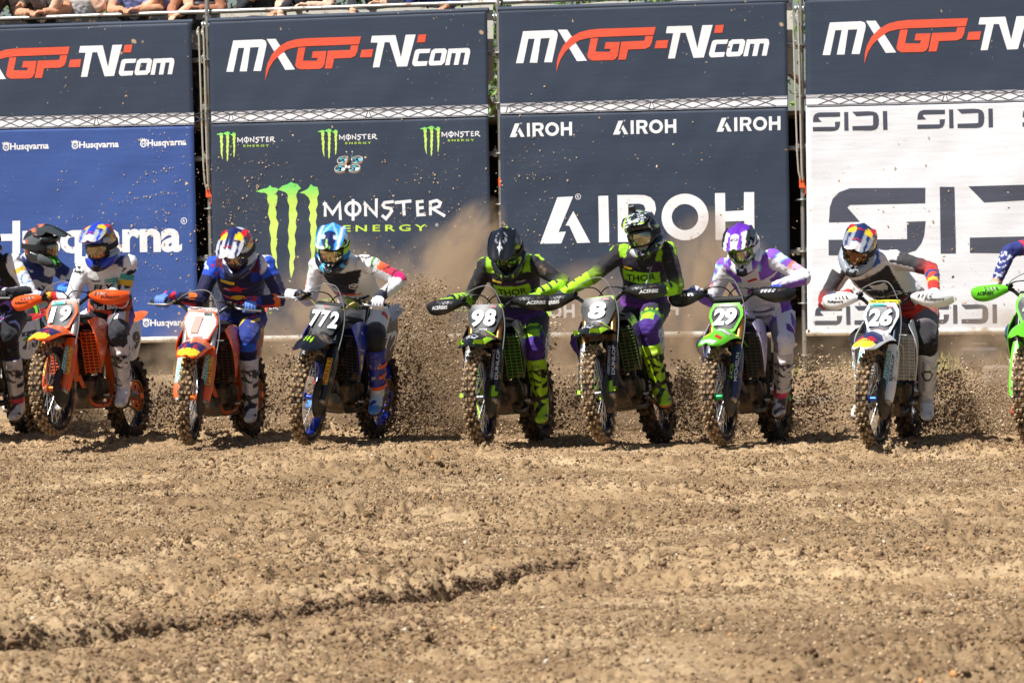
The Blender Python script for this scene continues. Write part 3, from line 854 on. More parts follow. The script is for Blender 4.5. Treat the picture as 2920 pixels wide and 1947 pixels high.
def word(s, m, par, u0, ll, lr, ul, bold=0.03, shear=0, space=1.0, lift=0.004, split=None):
    vs, fs, _ = text2d(s, bold, shear, space)
    ll, lr, ul = map(np.array, (ll, lr, ul))
    P = [tuple(ll + (lr - ll) * x + (ul - ll) * y) for x, y in vs]
    if split is not None:                 # large words: every letter a print of its own
        g = list(range(len(P)))
        def root_(i):
            while g[i] != i: g[i] = g[g[i]]; i = g[i]
            return i
        for f in fs:
            for i in f[1:]: g[root_(i)] = root_(f[0])
        for r in sorted({root_(f[0]) for f in fs}):
            idx = [i for i in range(len(P)) if root_(i) == r]; mp = {v: k for k, v in enumerate(idx)}
            o = split(printed('letter', [P[i] for i in idx], [tuple(mp[i] for i in f) for f in fs if root_(f[0]) == r], m, par, u0, lift))
        return o
    return printed('lettering', P, fs, m, par, u0, lift)

def make_banner(i, label, upper, lower):
    TL, TR, BL, BR = [np.array(q) for q in LOGO['BANNER'][i]]
    u0 = float((TL[0] + TR[0]) / 2)
    root = empty('banner', W_M @ Matrix.Translation((u0, 0, 0.55)), label, 'banner', 'sponsor banners hung along the scaffold')
    fr = empty('cloth_frame'); bpy.data.objects.remove(fr)
    holder = root
    z0 = 0.55
    tl, tr = LOGO['TRUSS'][i][0], LOGO['TRUSS'][i][1]; bl, br = LOGO['TRUSS'][i][2], LOGO['TRUSS'][i][3]
    nu, nz = 70, 80
    def band(fz_lo, fz_hi, rows, name, m, u_pad=0.0):
        S = np.linspace(0, 1, nu + 1); T = np.linspace(0, 1, rows + 1)
        P = []
        for t in T:
            for s in S:
                lo = fz_lo(s); hi = fz_hi(s)
                z = lo + (hi - lo) * t
                k = (z - BL[1]) / (TL[1] - BL[1])
                ul = BL[0] + (TL[0] - BL[0]) * k; ur = BR[0] + (TR[0] - BR[0]) * k
                P.append((ul + (ur - ul) * s, z))
        P = np.array(P); d = sway(P[:, 0], P[:, 1])
        vs = [(x - u0, y, z - z0) for (x, z), y in zip(P, d)]
        fs = [(r * (nu + 1) + c, r * (nu + 1) + c + 1, (r + 1) * (nu + 1) + c + 1, (r + 1) * (nu + 1) + c) for r in range(rows) for c in range(nu)]
        mb = MB().add(vs, fs); me = bpy.data.meshes.new(name); me.from_pydata(mb.v, [], mb.f); me.materials.append(m)
        me.polygons.foreach_set('use_smooth', [True] * len(me.polygons))
        sol = obj(name, me, root); md = sol.modifiers.new('thickness', 'SOLIDIFY'); md.thickness = 0.002; md.offset = 1
        return sol
    # truss line runs on across the full width of the cloth
    sl = (tr[1] - tl[1]) / (tr[0] - tl[0]); zt = lambda u: tl[1] + sl * (u - tl[0]); zb = lambda u: bl[1] + sl * (u - bl[0])
    uu = lambda s: BL[0] + (BR[0] - BL[0]) * s
    band(lambda s: zb(uu(s)), lambda s: TL[1] + (TR[1] - TL[1]) * s, 26, 'upper_cloth', upper)
    band(lambda s: BL[1] + (BR[1] - BL[1]) * s, lambda s: zb(uu(s)), 52, 'lower_cloth', lower)
    # rollers
    for nm, A, B, r, m in (('top_roller', TL, TR, 0.028, upper), ('bottom_bar', BL, BR, 0.030, M_BAR)):
        MB().tube([(A[0] - u0 - .01, 0.022 if nm == 'top_roller' else -0.004, A[1] - z0), (B[0] - u0 + .01, 0.022 if nm == 'top_roller' else -0.004, B[1] - z0)], r, 12).build(nm, m, root)
    P2 = empty('print_plane'); bpy.data.objects.remove(P2)
    class Pr: pass
    # everything printed shares the root's frame; z is shifted by z0
    def fix(o): o.location.z = -z0; return o
    u_l, u_r = min(TL[0], BL[0]) + .012, max(TR[0], BR[0]) - .012
    # printed truss
    fix(outline_print('truss_print', [[(u_l, zb(u_l)), (u_r, zb(u_r)), (u_r, zt(u_r)), (u_l, zt(u_l))]], M_PWHITE, root, u0, 0.007))
    lines = []; h = tl[1] - bl[1]
    step = 0.205
    k0 = math.ceil(u_l / step); k1 = int(u_r / step)
    for k in range(k0, k1):
        a, b2 = k * step, (k + 1) * step
        lines += [[(a, zb(a) + .012), (b2, zb(b2) + h * .74)], [(a, zb(a) + h * .74), (b2, zb(b2) + .012)]]
        lines += [[(a, zb(a) + h * .74), (a + step * .5, zb(a) + h * .97)], [(a + step * .5, zb(a) + h * .97), (b2, zb(b2) + h * .74)]]
        if k % 7 == 0: lines += [[(a - .03, zb(a) + .012), (a - .005, zb(a) + h * .74)], [(a + .03, zb(a) + .012), (a + .005, zb(a) + h * .74)]]
    vs, fs = strokes2d(lines, 0.0065)
    fix(printed('truss_print', vs, fs, M_TRUSS, root, u0, 0.010))
    chords = [[(u_l, zb(u_l) + o_), (u_r, zb(u_r) + o_)] for o_ in (0.008, h * .74, h * .97)]
    chords = [[(p[0][0] + (p[1][0] - p[0][0]) * t / 14, p[0][1] + (p[1][1] - p[0][1]) * t / 14) for t in range(15)] for p in chords]
    vs, fs = strokes2d(chords, 0.008)
    fix(printed('truss_print', vs, fs, M_TRUSS, root, u0, 0.0125))
    # event lettering
    a = LOGO['EVENT_AT'][i]
    inside = lambda polys: [p for p in polys if max(q[0] for q in (p if not isinstance(p[0][0], (tuple, list)) else p[0])) < u_r]
    W = place(LOGO['EVENT_WHITE'], a); H = place(LOGO['EVENT_HOLE'], a)
    W[5] = [W[5], H[0]]
    for g_ in inside(W): fix(outline_print('letter', [g_], M_PWHITE, root, u0))
    for g_ in inside(place(LOGO['EVENT_RED'], a)): fix(outline_print('letter', [g_], M_PRED, root, u0, 0.0055))
    return root, u0, fix

M_BAR = mat('white_bar_paint', (226, 224, 216), .45, grime=.35)
b0, ub, fx = make_banner(0, 'banner with blue lower half and large white wordmark ending in varna', M_NAVY, M_BLUE)
def wd(s, q, bold=.03, **k): o = word(s, M_PWHITE, b0, ub, *q, bold=bold, **k); return o if k.get('split') else fx(o)
q = LOGO['WORD_BIG']
wd('Husqvarna', [(q[0][0], q[0][1] - .105), (q[1][0], q[1][1] - .105), q[2]], .035, space=.97, split=fx)
for q in LOGO['WORD_SMALL']:
    hgt = q[2][1] - q[0][1]
    wd('Husqvarna', [(q[0][0], q[0][1] - hgt * .3), (q[1][0], q[1][1] - hgt * .3), q[2]], .03)
    cx, cz, r = q[0][0] - .042, q[0][1] + hgt * .40, hgt * .62     # crowned round emblem
    ring = [(cx + r * .85 * math.cos(t) , cz + r * .85 * math.sin(t)) for t in np.linspace(0, 2 * math.pi, 20, endpoint=False)]
    ri = [(cx + r * .58 * math.cos(t), cz + r * .58 * math.sin(t)) for t in np.linspace(0, 2 * math.pi, 20, endpoint=False)]
    crown = [(cx - r * .8, cz + r * .6), (cx + r * .8, cz + r * .6), (cx + r * .95, cz + r * 1.25), (cx + r * .5, cz + r * .95), (cx + r * .3, cz + r * 1.4), (cx, cz + r), (cx - r * .3, cz + r * 1.4), (cx - r * .5, cz + r * .95), (cx - r * .95, cz + r * 1.25)]
    fx(outline_print('emblem', [[ring, ri]], M_PWHITE, b0, ub)); fx(outline_print('emblem', [crown], M_PWHITE, b0, ub, .005))
    fx(word('H', M_PWHITE, b0, ub, (cx - r * .33, cz - r * .4), (cx + r * .33, cz - r * .4), (cx - r * .33, cz + r * .4), .02))
def registered(par, fx, ub, c, r, m=None):
    m = m or M_PWHITE
    A = np.linspace(0, 2 * math.pi, 21)
    vs, fs = strokes2d([[(c[0] + r * math.cos(t), c[1] + r * math.sin(t)) for t in A]], r * .22)
    fx(printed('lettering', vs, fs, m, par, ub)); fx(word('R', m, par, ub, (c[0] - r * .4, c[1] - r * .5), (c[0] + r * .4, c[1] - r * .5), (c[0] - r * .4, c[1] + r * .5), .02))
registered(b0, fx, ub, LOGO['WORD_REG'], .030)

b1, ub, fx = make_banner(1, 'dark navy banner with green three-stroke claw emblem', M_NAVY, M_NAVY)
for a in LOGO['CLAW_AT']:
    k = a[2]
    zt_, zb_ = a[1] + .1 * k, a[1] - .87 * k
    def cc(u, z, zt_=zt_, zb_=zb_):
        t = np.clip((zt_ - z) / (zt_ - zb_), 0, 1)[:, None]
        return np.array((96, 214, 112)) * (1 - np.clip(t * 5, 0, 1)) + np.clip(t * 5, 0, 1) * (np.array((196, 232, 100)) * (1 - t) + np.array((206, 236, 120)) * t)
    for g_ in place(LOGO['CLAW'], a, k): fx(outline_print('claw_mark', [g_], M_PGREEN, b1, ub, color=cc))
    SK = place(LOGO['CLAW_STROKES'], a, k)
    for g_ in ((0, 1), (2, 3), (4, 5), (6,), (7, 8), (9, 10, 11), (12,)):
        vs, fs = strokes2d([SK[i] for i in g_], .030 * k)
        fx(printed('letter', vs, fs, M_PWHITE, b1, ub))
    s = place([LOGO['CLAW_SUB']], a, k)[0]
    o = word('ENERGY', M_PLIME, b1, ub, s[0], s[1], s[3], .02, space=1.45, split=fx if k == 1 else None)
    if k != 1: fx(o)
    if k == 1: registered(b1, fx, ub, (a[0] + 1.873, a[1] - .36), .014)

b2, ub, fx = make_banner(2, 'dark navy banner with large white capitals beginning with a slanted split letter', M_NAVY, M_NAVY)
for a in LOGO['CAP_AT']:
    k = a[2]
    for g_ in place(LOGO['CAP_A'], a, k) + [place(LOGO['CAP_RING'], a, k), place(LOGO['CAP_R'], a, k)]: fx(outline_print('letter', [g_], M_PWHITE, b2, ub))
    registered(b2, fx, ub, (a[0] + .39 * k, a[1] + .455 * k), .026 * k)

b3, ub, fx = make_banner(3, 'banner with white lower half and dark grey slotted lettering', M_NAVY, M_WHITE)
for a in LOGO['SLOT_AT']:
    for g_ in place(LOGO['SLOT'], a, a[2]): fx(outline_print('letter', [g_], M_PNAVY, b3, ub))

# ================================================================== scaffold behind the banners
M_GALV = mat('galvanised_steel', (168, 170, 166), .42, .75, bump=.15, bscale=40, grime=.25, var=.2)
M_ROD = mat('zinc_rod', (205, 200, 186), .5, .4, grime=.15)
M_DARK = mat('black_sheeting', (16, 16, 18), .85, bump=.3, bscale=5, var=.4)
M_STRAP = mat('orange_strap', (228, 92, 38), .6)
def wt(u0=0, z0=0, d0=0): return W_M @ Matrix.Translation((u0, d0, z0))
zro = [3.35, 2.855, 2.36, 1.86, 1.36, 0.86, 0.36]
post_names = ['galvanised scaffold post with two hanging rods beside the blue banner', 'single galvanised scaffold post between the two navy banners', 'galvanised scaffold post with two hanging rods beside the white banner']
for k, u in enumerate(LOGO['POST']):
    root = empty('scaffold_post', wt(u, 0.0, .09), post_names[k], 'scaffold post', 'uprights of the scaffold stand')
    zb_ = zat(*wp(u, 0, -.09)[:2]) - .03
    MB().tube([(0, 0, zb_), (0, 0, 4.6)], .0242, 14).build('upright', M_GALV, root)
    MB().lathe([(0, 0.02), (.075, .02), (.075, 0.0), (0, 0)], 12, (0, 0, zb_), axis='z').build('base_plate', M_GALV, root)
    for z in zro:
        mb = MB().lathe([(.024, -.006), (.062, -.006), (.064, 0), (.062, .006), (.024, .006)], 16, (0, 0, z), closed=True, axis='z')
        mb.build('rosette', M_GALV, root)
        if z > 1.9:
            for sx in (-1, 1):
                MB().box((sx * .052, 0, z + .018), (.03, .03, .06), bev=.2).tube([(sx * .05, -.004, z + .02), (sx * .05, -.008, z + .075)], .006, 6).build('wedge_clamp', M_GALV, root)
    # swivel couplers where rail and top roller meet the post
    for z in (3.83, 3.70):
        for sx in ((-.035, .035) if z < 3.8 else (0,)):
            MB().lathe([(.031, -.022), (.040, -.022), (.040, .022), (.031, .022)], 12, (sx, .02, z), closed=True, axis='x').tube([(sx, -.02, z + .03), (sx, -.025, z - .03)], .007, 6).build('coupler', M_GALV, root)
    if k != 1:
        for x0, x1, x2 in ((-.068, -.035, -.012), (-.018, .004, .012)):
            MB().tube([(x0 + .008, -.085, 3.68), (x0 - .012, -.085, 3.64), (x0 - .01, -.085, 3.60), (x0 + .006, -.085, 3.55), (x1, -.085, 2.29), (x2, -.06, 2.05)], .0085, 6, smooth=3).build('tie_rod', M_ROD, root)
        MB().box((0, -.035, 2.02), (.056, .03, .10), bev=.2).tube([(0.03, -.05, 2.0), (.036, -.05, 1.93), (.02, -.05, 1.90)], .006, 6).build('strap', M_STRAP, root)
    else:
        MB().lathe([(.0252, -.04), (.0258, -.04), (.0258, .04), (.0252, .04)], 14, (0, 0, 2.08), closed=True, axis='z').build('strap', M_STRAP, root)
# ledgers across the back and short ones running into the stand
for z in (3.35, 2.36, 1.36):
    for a, b_ in ((-7.2, -3.19), (-3.09, -.165), (-.065, 2.85), (2.95, 6.9)):
        r_ = empty('scaffold_ledger', wt((a + b_) / 2, z, .10), f'galvanised scaffold tube running behind the {"blue" if a < -4 else "claw emblem" if a < -1 else "split letter" if a < 1 else "white"} banner, {"uppermost" if z > 3 else "middle" if z > 2 else "lowest"} of three', 'scaffold tube', 'ledgers of the scaffold stand')
        MB().tube([(a - (a + b_) / 2, 0, 0), (b_ - (a + b_) / 2, 0, 0)], .0242, 10).build('tube', M_GALV, r_)
        for s in (a, b_): MB().box((s - (a + b_) / 2, 0, 0), (.05, .05, .07)).build('ledger_head', M_GALV, r_)
for u, nm in zip(LOGO['POST'], ('blue', 'split letter', 'white')):
    for z in (2.855, 1.86):
        r_ = MB().tube([(0, 0.06, 0), (0, 1.15, 0)], .0242, 10).build('scaffold_transom', M_GALV, None)
        r_.matrix_world = wt(u, z, .09)
        tag(r_, f'galvanised tube running back from the post beside the {nm} banner, {"upper" if z > 2 else "lower"} of two', 'scaffold tube', 'transoms of the scaffold stand')
# dark sheeting closing the space under the stand
nu, nz = 60, 14
vs = []; 
for j in range(nz + 1):
    for i in range(nu + 1):
        u = -8.6 + 17.2 * i / nu; z = 0.02 + 2.66 * j / nz
        vs.append((u, .03 * math.sin(u * 5.1) + .04 * math.sin(u * 2.3 + z), z))
fs = [(r * (nu + 1) + c, r * (nu + 1) + c + 1, (r + 1) * (nu + 1) + c + 1, (r + 1) * (nu + 1) + c) for r in range(nz) for c in range(nu)]
sh = MB().add(vs, fs).build('backing_tarp', M_DARK); sh.matrix_world = wt(0, 0, 1.25)
tag(sh, 'black tarpaulin hung behind the scaffold under the stand', 'tarpaulin')
# deck of the spectator stand, plank by plank
dk = empty('viewing_deck', wt(0, 2.70, 0), 'raised plank deck the spectators stand on', 'deck')
M_PLANK = mat('deck_plank', (120, 104, 84), .8, bump=.3, bscale=14, var=.25)
pm = None
for bay in ((-8.6, -3.12), (-3.10, -.12), (-.10, 2.9), (2.92, 8.6)):
    for r in range(6):
        MB().box(((bay[0] + bay[1]) / 2, .30 + .32 * r, 0), (bay[1] - bay[0] - .02, .305, .045), bev=.08).build('plank', M_PLANK, dk)
# guard rail and kick strips
rl = empty('guard_rail', wt(0, 3.83, .13), 'galvanised guard rail the spectators lean on', 'rail')
MB().tube([(-8.6, 0, -.025), (-3.2, 0, .004), (0.1, 0, .022), (8.6, 0, .07)], .0242, 12).build('rail_tube', M_GALV, rl)
for u in (-5.13, -4.3, -2.1, -.85, -.5, 1.2): MB().lathe([(.0250, -.006), (.0275, -.006), (.0275, .006), (.0250, .006)], 10, (u, 0, .004 + u * .003), closed=True, axis='x').build('cable_tie', mat('black_plastic', (22, 22, 24), .5), rl)
for a, b_, rgb, lab in ((-8.5, -3.22, (26, 26, 28), 'black eyeleted fabric strip under the guard rail above the blue banner'), (-3.05, -.2, (214, 210, 198), 'white eyeleted fabric strip above the claw emblem banner'), (-.06, 2.8, (218, 214, 202), 'white eyeleted fabric strip above the split letter banner')):
    s = empty('edge_strip', wt((a + b_) / 2, 3.70, .19), lab, 'fabric strip', 'fabric strips along the deck edge')
    w_ = (b_ - a) / 2
    MB().sheet([[(-w_ + 2 * w_ * i / 16, .008 * math.sin(i * 2.1), z + .012 * math.sin(i * 1.3) * (z > .1)) for i in range(17)] for z in (-.62, -.2, .04, .12)], .003, 1, 1).build('strip', mat('strip_cloth', rgb, .7, grime=.2), s)
    for i in range(int(w_ * 2 / .42)):
        MB().lathe([(.006, -.003), (.013, -.003), (.013, .003), (.006, .003)], 10, (-w_ + .2 + .42 * i, -.012, .07), closed=True).build('eyelet', M_GALV, s)

# mud thrown at the banners and dried there: flat crusts on the cloth
def mud(root, clusters, seed):
    rg = np.random.default_rng(seed); u0 = root.matrix_world.translation; vs = []; fs = []
    uo = float((u0 - W_O).dot(W_X))
    for (u, z, su, sz_, n_) in clusters:
        for k in range(n_):
            a, b = u + rg.normal(0, su), z + rg.normal(0, sz_)
            if not (.65 < b < 3.7): continue
            d = float(sway(a, b)) - .009
            for q in range(1 + int(rg.random() < .35) * 2):
                r = .0018 + .009 * rg.random() ** 6
                aa, bb = a + (rg.normal(0, .015) if q else 0), b + (rg.normal(0, .015) if q else 0)
                m_ = 7; o = len(vs); ph = rg.uniform(0, 6)
                R_ = r * rg.uniform(.5, 1.3, m_)
                vs += [(aa - uo + R_[i] * math.cos(ph + i * 6.283 / m_), d, bb - .55 + R_[i] * math.sin(ph + i * 6.283 / m_) * 1.15) for i in range(m_)] + [(aa - uo, d - r * .35, bb - .55)]
                fs += [(o + i, o + (i + 1) % m_, o + m_) for i in range(m_)]
    o = MB().add(vs, fs).build('mud_splashes', mat('dried_mud', (186, 164, 134), .95, var=.3), root); o['kind'] = 'stuff'
mud(b0, [(-3.6, 1.9, .22, .45, 260), (-3.9, 1.3, .5, .5, 160), (-4.6, 1.8, .6, .5, 70), (-3.5, 2.6, .15, .15, 30)], 1)
mud(b1, [(-2.75, 1.7, .25, .40, 260), (-2.6, 2.2, .25, .25, 60), (-1.1, 1.7, .35, .45, 170), (-.6, 2.1, .25, .35, 80), (-1.8, 1.3, .4, .3, 90)], 2)
mud(b2, [(.25, 1.9, .25, .45, 150), (.4, 2.5, .3, .2, 30), (1.4, 1.5, .5, .4, 90), (2.3, 1.1, .3, .3, 70)], 3)
mud(b3, [(3.9, 2.0, .25, .4, 60), (4.1, 1.5, .25, .2, 60), (3.5, .9, .35, .15, 110), (4.8, .9, .4, .2, 160)], 4)
# ================================================================== motocross bikes
M_RUBBER = mat('tyre_rubber', (26, 25, 24), .85, bump=.4, bscale=80, grime=.28)
M_TREAD = mat('muddy_tread', (70, 58, 46), .95, bump=.5, bscale=90, grime=.8, gcol=(172, 146, 112), gscale=14)
M_BLACKP = mat('black_plastic', (20, 20, 22), .45, grime=.12, bump=.08)
M_BLACKM = mat('black_metal', (24, 24, 26), .4, .6, grime=.25)
M_ALU = mat('brushed_aluminium', (176, 176, 176), .38, .85, grime=.22, var=.15)
M_STEELD = mat('dark_steel', (70, 68, 66), .45, .8, grime=.35)
M_CHAIN = mat('chain_gold', (150, 118, 66), .45, .8, grime=.3)
M_ENGINE = mat('engine_cases', (52, 50, 50), .5, .6, bump=.2, bscale=30, grime=.35)
M_HOSE = mat('brake_hose', (150, 150, 150), .35, .4)
M_SEAT = mat('seat_cover', (24, 24, 26), .75, bump=.25, bscale=120)
M_GRIP = mat('grip_rubber', (30, 30, 32), .8)
M_LEVER = mat('lever_alloy', (190, 190, 190), .35, .8)
M_PLATEW = mat('plate_white', (232, 232, 232), .45)
M_PLATEB = mat('plate_black', (20, 21, 24), .45)
M_TEAL = mat('teal_sticker', (64, 176, 168), .4)
M_YEL = mat('yellow_sticker', (240, 206, 52), .4)
M_RED = mat('red_sticker', (206, 40, 44), .4)
M_LIME = mat('lime_sticker', (170, 230, 40), .4)
M_NAVYS = mat('navy_sticker', (30, 40, 92), .4)
M_SILV = mat('silver_sticker', (196, 198, 204), .35)

def tyre_mesh(R, w, rim_r, rows, wide):
    mb = MB()
    r0 = R - .016                      # carcass crown
    prof = []
    for k in range(15):
        a = math.pi * (k / 14) - math.pi / 2
        y = math.sin(a) * w / 2 * (1.0 if abs(a) < 1.2 else .94)
        r = rim_r + (r0 - rim_r) * (0.16 + 0.84 * math.cos(a) ** 0.55 if math.cos(a) > 1e-6 else .16)
        prof.append((r, y))
    prof = [(rim_r, -w * .36)] + prof + [(rim_r, w * .36)]
    mb.lathe(prof, 56, mi=0)
    mb.m = [2 if max(math.hypot(mb.v[i][0], mb.v[i][2]) for i in f) > r0 - .012 else 0 for f in mb.f]
    def knob(ang, y, r, s, tilt, h):
        # truncated block standing on the crown
        er = Vector((math.cos(ang), 0, math.sin(ang))); et = Vector((-math.sin(ang), 0, math.cos(ang))); ey = Vector((0, 1, 0))
        n = (er * math.cos(tilt) + ey * math.sin(tilt)).normalized(); sy = (ey * math.cos(tilt) - er * math.sin(tilt)).normalized()
        c = er * r + ey * y
        vs = []
        for hh, k in ((-.006, 1.12), (h, .82)):
            for a, b in ((-1, -1), (1, -1), (1, 1), (-1, 1)):
                vs.append(c + n * hh + et * (a * s[0] / 2 * k) + sy * (b * s[1] / 2 * k))
        mb.add(vs, [(3, 2, 1, 0), (4, 5, 6, 7), (0, 1, 5, 4), (1, 2, 6, 5), (2, 3, 7, 6), (3, 0, 4, 7)], 1)
    rr = random.Random(3)
    for i in range(rows):
        a = 2 * math.pi * i / rows
        if i % 2 == 0:
            for s in (-1, 1):
                knob(a, s * w * .125, r0 + .001, (.021, w * .19), s * .12, .017)
                knob(a + .02, s * w * .44, r0 - w * .155, (.026, w * .16), s * .95, .015)
        else:
            for s in (-1, 1): knob(a, s * w * .30, r0 - w * .035, (.022, w * .19), s * .45, .017)
            if wide: knob(a, 0, r0 + .002, (.021, w * .18), 0, .016)
    return mb.mesh('tyre', [M_RUBBER, M_TREAD, mat('muddy_shaded_carcass', (44, 37, 31), .95, bump=.4, bscale=90, grime=.42, gcol=(132, 108, 80), gscale=16)], smooth=30)  # muddy rubber, with the shade between the knobs painted into its colour

def spokes_mesh(rim_r, hub_r, hub_w):
    mb = MB()
    for i in range(36):
        a = 2 * math.pi * i / 36; s = 1 if i % 2 else -1
        b = a + (.42 if (i // 2) % 2 else -.42)
        mb.tube([(math.cos(b) * hub_r, s * hub_w, math.sin(b) * hub_r), (math.cos(a) * rim_r, s * .004, math.sin(a) * rim_r)], .0021, 5, caps=False)
    return mb.mesh('spokes', mat('spoke_steel', (205, 205, 205), .35, .7))

FR, FW_, RR, RW = .35, .088, .345, .118
ME_TYRE_F = tyre_mesh(FR, FW_, .272, 56, False)
ME_TYRE_R = tyre_mesh(RR, RW, .246, 46, True)
ME_TYRE_R.materials[1] = mat('shaded_rear_tread', (34, 30, 27), .95, bump=.5, bscale=90, grime=.42, gcol=(140, 114, 86), gscale=9)  # darker tread copy: the bike body's shadow put into the rear tyre's colour
ME_SPK_F = spokes_mesh(.266, .030, .036); ME_SPK_R = spokes_mesh(.238, .045, .038)
def rim_mesh(r, w, m):
    return MB().lathe([(r - .014, -w * .28), (r - .006, -w * .5), (r + .012, -w * .5), (r + .012, -w * .44), (r, -w * .3), (r, w * .3), (r + .012, w * .44), (r + .012, w * .5), (r - .006, w * .5), (r - .014, w * .28)], 48, closed=True).mesh('rim', m)

def pl(P): return [Vector(p) for p in P]

def scheme(**k):
    d = dict(plastic=(238, 96, 28), frame=(238, 96, 28), rim=(28, 28, 34), hub=(238, 110, 30), fork=(172, 172, 170), guard=(238, 96, 28), plate=(236, 236, 236), num='1', numcol='k',
             plate_bg='w', bar=(30, 30, 32), pad=(230, 90, 40), padtxt='', hand=None, handtxt='', handtxtcol='w', shroud=None, side=(232, 232, 232), sidenum='', sidecol='k', rad=(60, 56, 52),
             steer=0, top=None, clutch=None, fender2=None)
    d.update(k); return d

def outline_plate(pts, c, nrm, right, up, th, bulge=0.0):
    """front plate: 2D outline in (right, up) about c"""
    return [c + right * x + up * y for x, y in pts]

